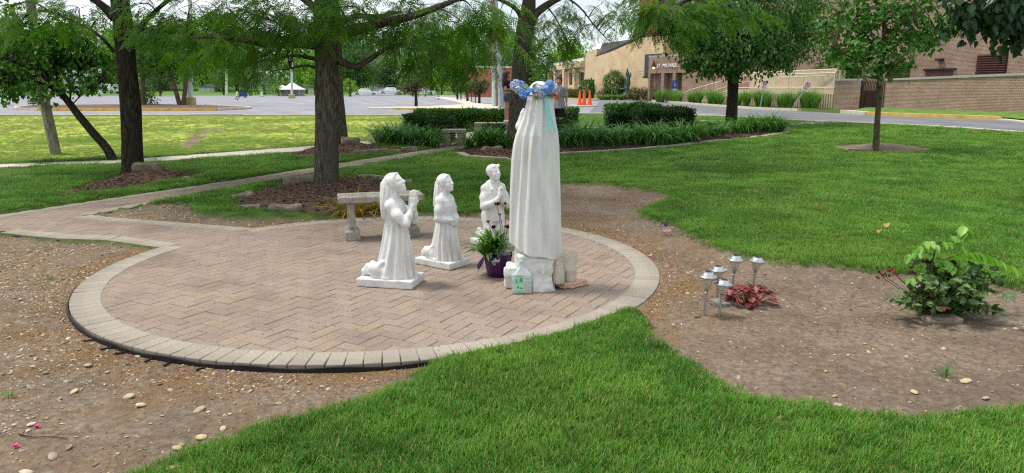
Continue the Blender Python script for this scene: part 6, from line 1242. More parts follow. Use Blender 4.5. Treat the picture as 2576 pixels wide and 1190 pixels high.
yw = thing('brick_yard_wall', 'long low brown brick wall with pale coping beyond the road', 'wall'); y0_, y1_ = (A(2222, 270, 43.2).x, 43.2), (A(2640, 270, 33.5).x, 33.5)
zt_ = zz(193, 37.5); wallseg(yw, 'wall', y0_, y1_, 0, zz(203, 43.2), zz(188, 34.5), .3, m_brown)
a_, b_ = np.array(y0_), np.array(y1_); u = (b_ - a_) / np.linalg.norm(b_ - a_); n = np.array([u[1], -u[0]]) * .06; o = wallseg(yw, 'coping', a_ + n, b_ + n, 0, .12, .12, .42, m_cop)
for i, v in enumerate(o.data.vertices): v.co.z += zz(203, 43.2) if (i % 4) in (0, 3) else zz(188, 34.5)
yw2 = thing('brick_pier_wall', 'short brown brick wall between the ramp and the iron gate', 'wall'); g0, g1 = (A(2096, 262, 45.5).x, 45.5), (A(2160, 270, 44.5).x, 44.5); o = wallseg(yw2, 'wall', g0, g1, 0, zz(203, 45), zz(203, 45), .5, m_brown); wallseg(yw2, 'coping', (g0[0] - .05, g0[1] - .05), (g1[0] + .05, g1[1] - .05), zz(203, 45), zz(203, 45) + .12, zz(203, 45) + .12, .6, m_cop)
gt = thing('iron_gate', 'dark brown iron bar gate in front of a slatted bin store', 'gate'); G0, G1 = np.array((g1[0] + .1, g1[1])), np.array((y0_[0] - .05, y0_[1]))
for k in range(15): p = G0 + (G1 - G0) * k / 14; MB().box((p[0], p[1], ZB + .85), (.018 if k else .04, .018, .85)).build('bar', m_dk, gt)
for z in (ZB + .12, ZB + 1.62): MB().tube([(*G0, z), (*G1, z)], .02, 6).build('rail', m_dk, gt)
bs = thing('bin_store', 'brown slatted bin enclosure standing behind the iron gate', 'enclosure', (A(2192, 260, 47).x, 47.0, ZB))
for k in range(7): MB().box((-.55 + k * .18, 0, .55), (.08, .02, .55)).build('slat', m_maroon, bs)
MB().box((0, .5, .5), (.62, .45, .5)).build('box', m_dk, bs)
strip = struct(sheet('verge', GPX((2130, 285), (2190, 290), (2350, 296), (2516, 302), (2576, 308)) + [(34, 27), (33.5, 29), y1_, y0_, (22, 45)], lambda x, y: float(zt(x, y)) + .12, mat('verge_turf', [C(58, 96, 28), C(84, 122, 40), C(120, 144, 62)], 2, .95)))
# ---- concrete ramp with railings
m_rail = mat('cream_rail_paint', [C(196, 182, 152), C(212, 200, 172)], 4, .6); m_rib = mat('ribbed_tan_concrete', [C(184, 170, 144), C(202, 188, 162)], 3, .9)
rp_ = thing('access_ramp', 'tan ribbed concrete access ramp with cream railings', 'ramp'); r0, r1 = np.array((A(1735, 250, 62.5).x, 62.5)), np.array((A(2098, 250, 46.5).x, 46.5)); ru = (r1 - r0) / np.linalg.norm(r1 - r0); RL = np.linalg.norm(r1 - r0); rn = np.array([ru[1], -ru[0]])
tK = .42
def rz_(t): return .35 + 1.25 * min(1, t / tK) if t < tK else 1.6
ztop = [zz(246, 62.5) - .4, zz(226, 50)]
def deck(t): return ztop[0] + (ztop[1] - ztop[0]) * min(1, t / tK)
for a, c in ((0, tK), (tK, 1)):
    p, q = r0 + (r1 - r0) * a, r0 + (r1 - r0) * c; MB().prism([tuple(p), tuple(q), tuple(q - rn * 2), tuple(p - rn * 2)], 0, [deck(a), deck(c), deck(c), deck(a)]).build('ramp_wall', m_rib, rp_)
    MB().prism([tuple(p + rn * .07), tuple(q + rn * .07), tuple(q - rn * .2), tuple(p - rn * .2)], [deck(a) - .28, deck(c) - .28, deck(c) - .28, deck(a) - .28], [deck(a) + .02, deck(c) + .02, deck(c) + .02, deck(a) + .02]).build('deck_edge', m_rib, rp_)
nrib = 78
for k in range(nrib):
    t = (k + .5) / nrib; p = r0 + (r1 - r0) * t + rn * .03; MB().box((p[0], p[1], (deck(t) - .28) / 2), (.055, .035, (deck(t) - .28) / 2), math.atan2(ru[1], ru[0])).build('rib', m_rib, rp_)
fen = thing('slatted_fence', 'cream vertical slat fence standing on the ramp landing', 'fence'); f0 = r0 + (r1 - r0) * .36 - rn * 1.6; f1 = r1 - rn * .1; zf0 = deck(1) + .03; zf1 = zz(179, 50)
for k in range(86):
    t = (k + .5) / 86; p = f0 + (f1 - f0) * t - rn * (.0); zb_ = zf0; MB().box((p[0], p[1], (zb_ + zf1) / 2), (.05, .03, (zf1 - zb_) / 2), math.atan2(*(f1 - f0)[::-1])).build('slat', m_rib, fen)
MB().box(((f1[0]) + .25, f1[1] + .2, (zf0 + zf1) / 2 - .9), (.22, .22, (zf1 - zf0) / 2 + .9), math.atan2(ru[1], ru[0])).build('end_post', m_rib, fen)
MB().tube([(*f0, zf1 + .04), (*f1, zf1 + .04)], .05, 6).build('cap_rail', m_rail, fen)
rl = thing('ramp_railing', 'cream pipe handrail climbing along the ramp edge', 'railing'); e_ = rn * .02
tops = [(t, deck(t) + 1.05) for t in (-.12, 0, tK, 1)]; rp3 = lambda t, z: (*(r0 + (r1 - r0) * t + e_), z)
for dz in (0, -.9): MB().tube([rp3(t, (z if t > -.05 else z - .3) + dz) for t, z in tops], .045, 6).build('rail', m_rail, rl)
for t in np.linspace(-.11, .995, 14): z = deck(max(t, 0)) if t > 0 else deck(0) - .3 * (-t / .12); MB().tube([rp3(t, z - .05), rp3(t, z + 1.05)], .04, 6).build('post', m_rail, rl)
MB().tube([rp3(.62, deck(1) + .95), rp3(.48, deck(1) + .62), rp3(.30, deck(.3) + .5), rp3(.1, deck(.1) + .42)], .03, 6).build('inner_rail', m_rail, rl); MB().tube([rp3(.95, deck(1) + .9), rp3(.8, deck(1) + .86), rp3(.55, deck(1) + .95)], .03, 6).build('inner_rail', m_rail, rl)
for k in range(24): t = -.11 + .5 * k / 24; z = deck(max(t, 0)); MB().tube([rp3(t, z + .1), rp3(t, z + 1.0)], .014, 4).build('baluster', m_rail, rl)
# ---- signs
m_sign = mat('white_sign_face', [C(222, 220, 216), C(234, 232, 228)], 5, .5); m_post = mat('galvanised_post', [C(136, 142, 148), C(162, 168, 174)], 8, .45, metal=.5); m_sred = mat('sign_red', [C(176, 40, 44), C(190, 50, 52)], 9, .5); m_sblue = mat('sign_blue', [C(36, 72, 160), C(50, 88, 178)], 9, .5); m_blk = mat('sign_black', [C(30, 30, 32), C(44, 44, 46)], 9, .5)
def sign(label, base, top, Y, w, h, kind):
    b_, t_ = A(*base, Y), A(*top, Y); b_.z = ZB; t = thing('road_sign', label, 'sign', b_); v = t_ - b_; ang = math.atan2(v.x, v.z); t.rotation_euler = (0, ang, 0); Lp = v.length
    MB().box((0, 0, Lp / 2 - .02), (.035, .02, Lp / 2)).build('post', m_post, t); f = MB().box((0, -.035, Lp - h / 2), (w / 2, .008, h / 2), bev=.002).build('sign_plate', m_sign if kind != 'blue' else m_sblue, t)
    if kind == 'noparking':
        r = w * .30; c = (0, -.046, Lp - h * .36); b = MB(); ring = [(c[0] + r * math.cos(a), c[1], c[2] + r * math.sin(a)) for a in np.linspace(0, 6.283, 24)]; b.tube(ring, .022, 5, False); b.tube([(c[0] - r * .7, c[1], c[2] + r * .7), (c[0] + r * .7, c[1], c[2] - r * .7)], .018, 5); b.build('prohibition_ring', m_sred, f)
        text(f, 'letter_p', 'P', (-r * .42, -.0440, c[2] - r * .52), 0, r * 1.5, m_blk, .001)
        for k in range(2): MB().box((0, -.0445, Lp - h * (.72 + .12 * k)), (w * .36, .001, h * .028)).build('small_print', m_sred, f)
    elif kind == 'blue':
        b = MB(); cz = Lp - h * .38; ring = [(.02 + .09 * math.cos(a), -.046, cz - .07 + .09 * math.sin(a)) for a in np.linspace(-3.6, .4, 14)]; b.tube(ring, .018, 4); b.tube([(-.02, -.046, cz + .14), (-.01, -.046, cz - .0), (.08, -.046, cz - .02), (.11, -.046, cz - .12)], .02, 4); b.lathe([(.0, -.03), (.03, 0), (0, .03)], 8, (-.02, -.046, cz + .2)); b.build('wheelchair_symbol', m_sign, f); MB().box((0, -.045, Lp - h * .86), (w * .4, .002, h * .07)).build('white_band', m_sign, f)
    return t
sign('no parking sign on a badly leaning grey post by the ramp', (1993, 276), (2036, 205), 43.5, .42, .60, 'noparking'); sign('no parking sign on a nearly upright post by the ramp', (1912, 272), (1925, 200), 45.5, .36, .62, 'noparking'); sign('blue wheelchair parking sign beside the brick porch', (1695, 251), (1698, 202), 66, .45, .95, 'blue')
# ---- cones
m_or = mat('cone_orange', [C(214, 92, 44), C(232, 112, 58)], 6, .5)
def cone(label, px, py, Y, s, grp=None):
    p = A(px, py, Y); p.z = ZB + (.12 if grp else .02); t = thing('traffic_cone', label, 'cone', p, 0, grp); MB().box((0, 0, .02), (.2 * s, .2 * s, .02)).build('base', m_or, t); MB().lathe([(.15 * s, .04), (.04 * s, 1.0 * s), (.0, 1.01 * s)], 16).build('body', m_or, t, True)
c2_ = P(1469, 269); isl3 = circ((c2_.x - .3, c2_.y), 1.3, 20); struct(MB().prism(isl3, ZB - .05, ZB + .12).build('traffic_island', m_kerb))
for i, (dx, lab) in enumerate(((-.32, 'orange traffic cone at the edge of a close trio, tan bench side'), (0., 'orange traffic cone in the middle of a close trio'), (.36, 'orange traffic cone at the edge of a close trio, porch side'))): p = (c2_.x + dx, c2_.y + (.2 if i == 1 else 0)); cone(lab, 1288 + FPX * p[0] / (p[1] * .98), 269, p[1], 1.0, 'orange traffic cones')
cone('lone orange traffic cone on a far kerb beyond the light poles', 1240, 240, 88, 1.5, 'orange traffic cones')
# ---- poles
m_wood = barkmat('weathered_post', [C(112, 104, 94), C(146, 138, 128), C(168, 160, 150)], 3); m_wpole = mat('white_pole', [C(196, 196, 192), C(212, 212, 208)], 3, .6); m_gpole = mat('grey_steel_pole', [C(156, 164, 168), C(178, 186, 190)], 3, .45, metal=.3); m_pale = mat('pale_green_guard', [C(176, 196, 178), C(192, 210, 194)], 3, .6); m_cbase = mat('lamp_base_concrete', [C(166, 146, 98), C(188, 170, 124)], 3, .9)
g = gp(142, 392); q = thing('wooden_utility_pole', 'leaning weathered wooden pole beside the leaning tree', 'pole', g); v0 = A(108, 240, g.y) - g; v1 = A(80, 30, g.y) - g; MB().tube([(0, 0, -.1), tuple(v0 * .5), tuple(v0), tuple(v1 * 1.0), tuple(v1 + (v1 - v0))], [.115, .11, .105, .10, .09], 12).build('shaft', m_wood, q, True)
MB().tube([tuple(v0 * .9 + Vector((.08, -.09, 0))), tuple(v1 + Vector((.08, -.09, 0)))], .018, 6).build('conduit', m_wpole, q)
def pole(name, label, px, pb, pt, Y, r, m, base=None, arm=None, lean=0):
    a, b_ = A(px, pb, Y), A(px + lean, pt, Y); t = thing(name, label, 'pole', (a.x, Y, ZB)); top = b_.z - ZB; MB().tube([(0, 0, 0), (b_.x - a.x, 0, top)], [r, r * .75], 10).build('shaft', m, t, True)
    if base: MB().box((0, 0, base[1] / 2), (base[0], base[0], base[1] / 2), bev=.04).build('concrete_base', m_cbase, t)
    if arm: MB().box((b_.x - a.x + arm / 2, 0, top), (abs(arm) / 2, .08, .07)).build('lamp_arm', m, t); MB().box((b_.x - a.x + arm, 0, top - .06), (.35, .2, .09)).build('lamp_head', m_gpole, t)
    return t
pole('parking_light_pole', 'white light pole on concrete base in the kerbed island', 478, 263, -60, 53, .19, m_wpole, (.34, .62), 1.2); pole('parking_light_pole', 'slim white light pole beyond the white suv', 253, 239, 60, 118, .28, m_wpole, None, None, -6); pole('parking_light_pole', 'white light pole with short concrete base near the white tents', 734, 244, 150, 92, .16, m_wpole, (.34, .5), None)
pole('utility_pole', 'white pole standing behind the grey shed', 570, 238, 110, 125, .22, m_wpole); pole('steel_light_pole', 'tall tapered grey steel pole beside the wooden one with pale guard', 1262, 268, -40, 49, .20, m_gpole, None, None, -18)
up = thing('wooden_utility_pole', 'straight wooden utility pole with a pale green guard at its foot', 'pole', (A(1247, 268, 48).x, 48, ZB)); MB().tube([(0, 0, 0), (-.2, 0, 9)], [.17, .14], 12).build('shaft', m_wood, up, True); MB().tube([(-.10, -.17, 0), (-.14, -.17, 2.7)], .12, 8).build('cable_guard', m_pale, up, True)
pole('tall_light_pole', 'thin light pole with one arm beside the tan building', 1400, 240, 178, 105, .10, m_gpole, None, -1.3)
for i, (px, pb, pt, Y) in enumerate(((1178, 251, 205, 70), (1196, 258, 204, 60), (1150, 247, 213, 80), (1160, 249, 215, 76), (1186, 256, 216, 64))):
    p = A(px, pb, Y); p.z = ZB + .09; t = thing('sign_post', ['thin post with a tall narrow sign leaning over the kerb', 'thin post with narrow white sign plate at the kerb end', 'bare thin post at the far end of the yellow kerb', 'bare thin post second along the yellow kerb', 'bare thin post among the small kerb trees'][i], 'post', p); hgt = A(px, pt, Y).z - p.z; MB().tube([(0, 0, 0), (-.15 if i == 0 else 0, 0, hgt)], .035, 5).build('post', m_blk, t)
    if i < 2: MB().box((-.13 if i == 0 else 0, -.05, hgt * .78), (.07, .01, hgt * .2)).build('sign_plate', m_sign, t)
# ---- bench, bronze, box
wb = thing('wooden_park_bench', 'brown slatted park bench before the tan wall', 'bench', (A(1443, 245, 84).x, 84, ZB + .1), .1)
for z, y in ((.48, 0), (.48, .18), (.48, .36), (.75, .46), (.95, .5)): MB().box((0, y, z), (1.0, .07, .03) if z < .5 else (1.0, .03, .08)).build('slat', mat('bench_wood', [C(96, 58, 44), C(120, 76, 58)], 4, .8) if 'bench_wood' not in bpy.data.materials else bpy.data.materials['bench_wood'], wb)
for x in (-.75, .75): MB().box((x, .2, .24), (.06, .22, .24)).box((x, .46, .7), (.05, .04, .3)).build('leg', m_dk, wb)
sz_ = thing('bronze_sculpture', 'weathered green bronze winged figure on a pale pedestal', 'sculpture', (A(1577, 250, 78).x, 78, ZB)); sz_.scale = (.68,) * 3; MB().box((0, 0, .55), (.55, .5, .6), bev=.05).build('pedestal', m_cop, sz_); m_brz = mat('green_bronze', [C(40, 60, 58), C(62, 88, 84), C(86, 112, 106)], 3, .55, .4, 12, metal=.4)
f = Field((-1.4, -.6, 1.0), (1.0, .6, 5.2), .06); f.chain([(0, 0, 1.2), (-.05, 0, 1.8), (.1, 0, 2.6), (.15, 0, 3.3)], [.45, .32, .34, .22], .15); f.ell((.18, 0, 3.62), (.17, .17, .21), (0, 0, 0), .08); f.chain([(.15, .1, 3.1), (.0, .25, 4.0), (-.05, .2, 4.9)], [.18, .28, .06], .1); f.chain([(.15, -.1, 3.1), (.35, -.2, 3.8), (.45, -.2, 4.3)], [.16, .2, .05], .1); f.chain([(0, 0, 2.4), (-.4, 0, 2.1), (-.45, 0, 2.9)], [.14, .12, .07], .08); f.ell((-.7, 0, 1.75), (.55, .4, .14), (0, -8, 0), .1); f.ell((0, 0, 1.2), (.5, .45, .16), (0, 0, 0), .1); f.build('figure', m_brz, sz_)
# ---- far cars, sheds, tents, houses
m_car = mat('white_car_paint', [C(212, 214, 216), C(226, 228, 230)], 2, .25, spec=.6); m_tyre = mat('tyre_rubber', [C(24, 24, 25), C(36, 36, 37)], 9, .8); m_rim = mat('alloy_rim', [C(150, 152, 155), C(176, 178, 180)], 9, .3, metal=.8)
m_tail = mat('tail_lamp_red', [C(150, 26, 28), C(168, 34, 34)], 9, .3)
def car(label, px, py, Y, rz, suv=True, z=None):
    p = A(px, py, Y); t = thing('parked_car', label, 'car', (p.x, Y, ZB if z is None else z), rz, 'cars parked beyond the lot'); W = .9; hb, hr = (1.02, 1.72) if suv else (.85, 1.42)
    prof = [(-2.25, .35), (2.2, .35), (2.28, .62), (2.2, .86), (1.15, hb), (.55, hr - .04), (-1.5 if suv else -.8, hr), (-2.05 if suv else -1.5, hb), (-2.28, .9), (-2.3, .5)]
    b = MB(); n = len(prof); 
    for y, s in ((-W, 1), (-W * .98, 1), (W * .98, 1), (W, 1)): b.V += [(x, y * (1 if z_ < hb + .02 else .84), z_) for x, z_ in prof]
    b.F = [tuple(range(n)), tuple(range(4 * n - 1, 3 * n - 1, -1))] + [(r * n + (i + 1) % n, r * n + i, (r + 1) * n + i, (r + 1) * n + (i + 1) % n) for r in range(3) for i in range(n)]
    b.build('body', m_car, t)
    for s in (-1, 1):
        for x0_, x1_ in ((-1.75 if suv else -1.25, -.75), (-.65, .25), (.32, .95)): 
            y = s * (W * .925 + .004); MB().add([(x0_, y + s * .03, hb + .06), (x1_, y + s * .03, hb + .06), (x1_ - (.35 if x1_ > .9 else .04), y - s * .045, hr - .14), (x0_ + (.25 if x0_ < -1 else .04), y - s * .045, hr - .14)], [(0, 1, 2, 3)]).build('side_window', m_win, t)
        for x in (-1.4, 1.42):
            wv = MB().lathe([(.33, -.11), (.33, .11)], 18); wv.V = [(x + a_, s * (W - .06) + c_, .33 + b__) for a_, b__, c_ in wv.V]; w_ = wv.build('wheel', m_tyre, t); rv = MB().lathe([(.21, -.01), (.21, .01)], 14); rv.V = [(x + a_, s * (W + .055) + c_, .33 + b__) for a_, b__, c_ in rv.V]; rv.build('rim', m_rim, w_)
        MB().box((-2.24, s * .72, .88), (.05, .14, .12)).build('tail_lamp', m_tail, t); MB().box((2.2, s * .66, .72), (.06, .18, .08)).build('headlight', m_gut, t)
    MB().add([(-2.07 if suv else -1.52, -.7, hb + .06), (-2.07 if suv else -1.52, .7, hb + .06), (-1.56 if suv else -.86, .62, hr - .08), (-1.56 if suv else -.86, -.62, hr - .08)], [(0, 1, 2, 3)]).build('rear_window', m_win, t)
    MB().add([(1.12, -.72, hb + .04), (1.12, .72, hb + .04), (.60, .62, hr - .1), (.60, -.62, hr - .1)], [(0, 3, 2, 1)]).build('windscreen', m_win, t)
car('white suv parked on a driveway, seen from behind', 287, 226, 138, R(70), True, .6); car('white car half hidden by the small round kerb tree', 1062, 243, 128, R(4), False); car('white car parked beside the white tents', 920, 243, 128, R(8), False, .1); car('white sedan parked further along beyond the round kerb tree', 985, 241, 134, R(0), False)
m_sid = mat('pale_siding', [C(178, 184, 186), C(196, 202, 204)], .8, .8, stretch=(.2, .2, 6)); m_roof = mat('grey_shingles', [C(96, 96, 100), C(120, 120, 124)], 2, .9, .3, 12)
def house(label, px, Y, w, d, hw, hr, m, name='house', z=.2, doors=1, rz=0.):
    p = A(px, 240, Y); t = thing(name, label, 'house' if name == 'house' else 'shed', (p.x, Y, z), rz); MB().box((0, 0, hw / 2 - .3), (w / 2, d / 2, hw / 2 + .3)).build('wall', m, t)
    MB().add([(-w / 2 - .3, -d / 2 - .3, hw), (w / 2 + .3, -d / 2 - .3, hw), (w / 2 + .3, d / 2 + .3, hw), (-w / 2 - .3, d / 2 + .3, hw), (0, -d / 2 - .3, hw + hr), (0, d / 2 + .3, hw + hr)], [(0, 4, 5, 3), (1, 2, 5, 4), (0, 1, 4), (3, 5, 2), (0, 3, 2, 1)]).build('roof', m_roof, t)
    for k in range(doors): x = (k - (doors - 1) / 2) * w / (doors + 1) * 1.1; dd = MB().box((x, -d / 2 - .02, hw * .42), (w / (doors + 1) * .28, .04, hw * .4)).build('door' if name != 'house' else 'window', m_gut if name != 'house' else m_win, t); MB().box((x, -d / 2 - .07, hw * .42), (.04, .03, hw * .4)).build('mullion', m_gut, dd)
house('grey wooden garden shed with pale double doors beyond the lot', 528, 150, 3.2, 3, 1.35, .55, m_sid, 'garden_shed', .4, 2); house('pale blue house behind the leaning tree', 200, 150, 9, 8, 4.6, 2.6, m_sid, 'house', 1.6, 4); house('white house behind the dark trunk', 418, 165, 7, 7, 3.2, 1.8, m_gut, 'house', .8, 2); house('white garage behind the white tents', 775, 140, 4, 4, 1.3, .6, m_gut, 'house', .4, 1)
for i, (px, w_) in enumerate(((737, 3.6), (712, 2.4))):
    p = A(px, 240, 118 + 3 * i); t = thing('white_tent', ['large white party tent with peaked roof beyond the lot', 'smaller white tent beside the peaked party tent'][i], 'tent', (p.x, p.y, .25)); MB().lathe([(w_ * .62, 1.1), (w_ * .3, 1.6), (.05, 2.3 - i * .5)], 8).build('canopy', m_gut, t); MB().box((0, w_ * .3, .55), (w_ * .42, .05, .52)).build('side_wall', m_sid, t)
    for s in ((-1, -1), (1, -1), (-1, 1), (1, 1)): MB().tube([(s[0] * w_ * .43, s[1] * w_ * .43, 0), (s[0] * w_ * .43, s[1] * w_ * .43, 1.15)], .04, 6).build('tent_pole', m_gpole, t)
p = A(612, 240, 112); t = thing('blue_bin', 'blue covered bin between two pale cones at the far lot edge', 'bin', (p.x, p.y, ZB)); MB().box((0, 0, .3), (.55, .3, .3), bev=.03).build('body', m_sblue, t); MB().box((0, 0, .63), (.52, .32, .03), bev=.015).build('lid', m_sblue, t)
for i, px in enumerate((597, 659)): p = A(px, 240, 111); t = thing('pale_cone', ['pale yellow cone on the shed side of the blue bin', 'pale yellow cone on the tent side of the blue bin'][i], 'cone', (p.x, p.y, ZB)); MB().lathe([(.25, 0), (.09, .8), (0, .82)], 12).build('body', mat('pale_yellow_%d' % i, [C(200, 206, 140), C(214, 218, 160)], 6, .6), t, True); MB().box((0, 0, .03), (.27, .27, .03)).build('base', m_blk, t)
ob_ = thing('orange_brick_house', 'flat orange brick building behind the utility poles', 'building', (A(1232, 240, 105).x, 105, ZB)); o = MB().box((0, 3, 1.9), (3.6, 3, 2.2)).build('wall', m_red, ob_); box_uv(o); MB().box((0, 3, 4.2), (3.8, 3.2, .14)).build('roof', m_gut, ob_); MB().box((1.7, -.04, 1.2), (.7, .05, 1.0)).build('door', m_win, ob_)
street = sheet('side_street', [(A(935, 240, 128).x, 125), (A(1000, 240, 128).x, 125), (A(985, 222, 260).x, 260), (A(962, 222, 260).x, 260)], lambda x, y: ZB + .05 + max(0, y - 132) * .034, m_asph); struct(street)
hill = struct(sheet('far_rise', [(-160, 131), (60, 131), (90, 330), (-240, 330)], lambda x, y: ZB + .02 + (y - 131) * .030, mat('far_turf', [C(70, 104, 38), C(100, 130, 56)], .2, .95)))
# ================================================================ hedges, daylilies, shrubs
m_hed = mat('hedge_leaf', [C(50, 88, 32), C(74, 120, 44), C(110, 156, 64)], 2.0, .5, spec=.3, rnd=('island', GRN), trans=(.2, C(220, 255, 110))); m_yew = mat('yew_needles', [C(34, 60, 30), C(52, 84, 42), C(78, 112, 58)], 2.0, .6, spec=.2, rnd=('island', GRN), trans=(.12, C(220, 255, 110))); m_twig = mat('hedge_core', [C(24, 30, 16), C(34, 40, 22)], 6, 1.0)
def hedge(name, label, pts, w, h, n, m, seed, size=.055, group='clipped hedges in the memorial bed'):
    """a clipped hedge along plan points; leaves lie through its outer shell, young shoots stand on top"""
    rs = np.random.default_rng(seed); c = curve([(x, y, 0) for x, y in pts], 10) if len(pts) > 2 else np.linspace(np.array([*pts[0], 0.]), np.array([*pts[1], 0.]), 12); d = np.r_[0, np.cumsum(np.linalg.norm(np.diff(c, axis=0), axis=1))]; Ln = d[-1]; mid = c.mean(0); z0 = float(zt(mid[0], mid[1])); t = thing(name, label, 'hedge', (mid[0], mid[1], z0), 0, group)
    s = rs.uniform(0, 1, n); f = rs.uniform(0, 1, n); per = 2 * h + w; q = f * per; side = np.where(q < h, -1, np.where(q > h + w, 1, 0)); across = np.where(q < h, -w / 2, np.where(q > h + w, w / 2, q - h - w / 2)); up = np.where(q < h, q, np.where(q > h + w, per - q, h))
    cx = np.interp(s * Ln, d, c[:, 0]); cy = np.interp(s * Ln, d, c[:, 1]); T = np.gradient(c, axis=0); tx = np.interp(s * Ln, d, T[:, 0]); ty = np.interp(s * Ln, d, T[:, 1]); l = np.hypot(tx, ty); nx_, ny_ = -ty / l, tx / l
    ends = rs.random(n) < .10; e = rs.random(n) < .5; cx = np.where(ends, np.where(e, c[0, 0], c[-1, 0]), cx); cy = np.where(ends, np.where(e, c[0, 1], c[-1, 1]), cy); across = np.where(ends, rs.uniform(-w / 2, w / 2, n), across); up = np.where(ends, rs.uniform(0, h, n), up)
    N = np.stack([nx_ * side, ny_ * side, np.where(side == 0, 1., .15)], 1); pos = np.stack([cx + nx_ * across, cy + ny_ * across, up], 1); bump = .10 * fbm(pos[:, 0] * 2.2, pos[:, 1] * 2.2, pos[:, 2] * 2.2) * 2; dep = np.abs(rs.normal(0, .05, n)) * 1.2; pos += N * (bump - dep)[:, None] + rs.normal(0, .02, (n, 3))
    dr = N + rs.normal(0, .55, (n, 3)); dr[:, 2] += .35; upv = rvec(rs, n); sz = rs.uniform(.7, 1.3, n) * size
    shoots = rs.random(n) < .03; shoots &= side == 0; pos[shoots, 2] += rs.uniform(.0, .10, shoots.sum())
    V, F = leafquads(pos - np.array([mid[0], mid[1], 0]), dr, upv, sz, .42); ob('foliage', mesh('foliage', V, F, m), t)
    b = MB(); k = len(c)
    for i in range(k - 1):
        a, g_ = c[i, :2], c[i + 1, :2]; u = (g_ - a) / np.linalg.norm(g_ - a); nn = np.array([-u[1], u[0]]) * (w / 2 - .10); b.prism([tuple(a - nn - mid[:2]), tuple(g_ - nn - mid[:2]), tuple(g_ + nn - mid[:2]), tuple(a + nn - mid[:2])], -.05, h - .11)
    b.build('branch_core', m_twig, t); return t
def hx(px, Y): return A(px, 300, Y).x
hedge('clipped_hedge', 'long clipped boxwood hedge behind the stone bench, far side of the path', [(hx(1045, 23.3), 23.3), (hx(1150, 23.6), 23.6), (hx(1285, 23.6), 23.6)], .8, .66, 13000, m_hed, 1, .05)
hedge('yew_hedge', 'dark yew hedge corner next to the short stone bench', [(hx(1046, 21.6), 21.6), (hx(1085, 20.6), 20.6), (hx(1112, 19.9), 19.9)], .8, .66, 8000, m_yew, 2, .05)
hedge('yew_hedge', 'low dark yew clump in front of the bench with the girl', [(hx(1222, 20.5), 20.5), (hx(1262, 20.4), 20.4)], .5, .42, 3500, m_yew, 3, .05)
hedge('clipped_hedge', 'narrow clipped hedge beside the standing boy', [(hx(1322, 23.4), 23.4), (hx(1415, 23.4), 23.4), (hx(1428, 24.4), 24.4)], .7, .70, 7000, m_hed, 4, .05)
hedge('yew_hedge', 'low ragged yew clump under the standing boy', [(hx(1398, 20.6), 20.6), (hx(1440, 20.3), 20.3)], .6, .50, 4500, m_yew, 5, .05)
hedge('clipped_hedge', 'bright topped clipped hedge behind the dark yew block', [(hx(1535, 23.4), 23.4), (hx(1590, 23.7), 23.7), (hx(1650, 23.2), 23.2)], .8, .86, 9000, m_hed, 6, .05)
hedge('yew_hedge', 'dark clipped yew block beside the half hidden bench', [(hx(1532, 20.8), 20.8), (hx(1590, 20.7), 20.7)], .8, .70, 7500, m_yew, 7, .05)
hedge('clipped_hedge', 'long dark clipped hedge behind the daylilies, linden side', [(hx(1600, 21.4), 21.4), (hx(1670, 21.6), 21.6), (hx(1728, 22), 22)], .8, .80, 9500, m_yew, 8, .05)
m_day = mat('daylily_blade', [C(58, 100, 40), C(84, 132, 56), C(118, 162, 80)], 3, .45, spec=.4, rnd=('island', [C(190, 210, 185), C(255, 255, 255), C(240, 255, 215)]), trans=(.3, C(225, 255, 120)))
_dp = [blade_strips(85, np.random.default_rng(300 + k), (.6, 1.0), (.026, .044), .16, (.05, .6), (1.1, 2.5), 8, tipw=.05) for k in range(5)]; _dm = [mesh('daylily_clump', V, F, m_day, True) for V, F in _dp]
rsd = np.random.default_rng(41); k = 0
DAY = [(958, 360, .9), (985, 366, 1.0), (1015, 366, 1.05), (1045, 366, 1.05), (1072, 368, 1.0), (1092, 370, .85), (1000, 352, 1.), (1035, 352, 1.), (1180, 374, .8), (1205, 378, .95), (1235, 376, 1.0), (1262, 374, .95), (1225, 366, .9), (1280, 380, .6), (1415, 378, .95), (1440, 376, 1.0), (1470, 377, 1.05), (1497, 376, .95), (1535, 374, 1.0), (1562, 372, 1.0), (1600, 371, .95), (1630, 371, 1.05), (1660, 370, 1.1), (1690, 366, 1.1), (1715, 364, 1.15), (1740, 360, 1.05), (1765, 354, .9), (1795, 350, .85), (1820, 345, .8), (1850, 341, .85), (1875, 340, .85), (1900, 338, .95), (1925, 336, 1.1), (1945, 335, 1.15), (1962, 334, .9), (1455, 362, 1.0), (1515, 360, .9), (1585, 362, .9), (1645, 358, 1.0), (1885, 332, .8)]
for px, py, s in DAY:
    g = gp(px, py); o = ob('daylily_clump', _dm[k % 5], None, g, (0, 0, rsd.uniform(0, 6.28)), s * rsd.uniform(.85, 1.05)); k += 1
    tag(o, 'arching daylily clump in the bed beside the brick path' if px < 1110 else 'arching daylily clump on the mound around the forked tree' if px < 1300 else 'arching daylily clump along the concrete edged bed', 'daylily', 'daylilies in the beds')
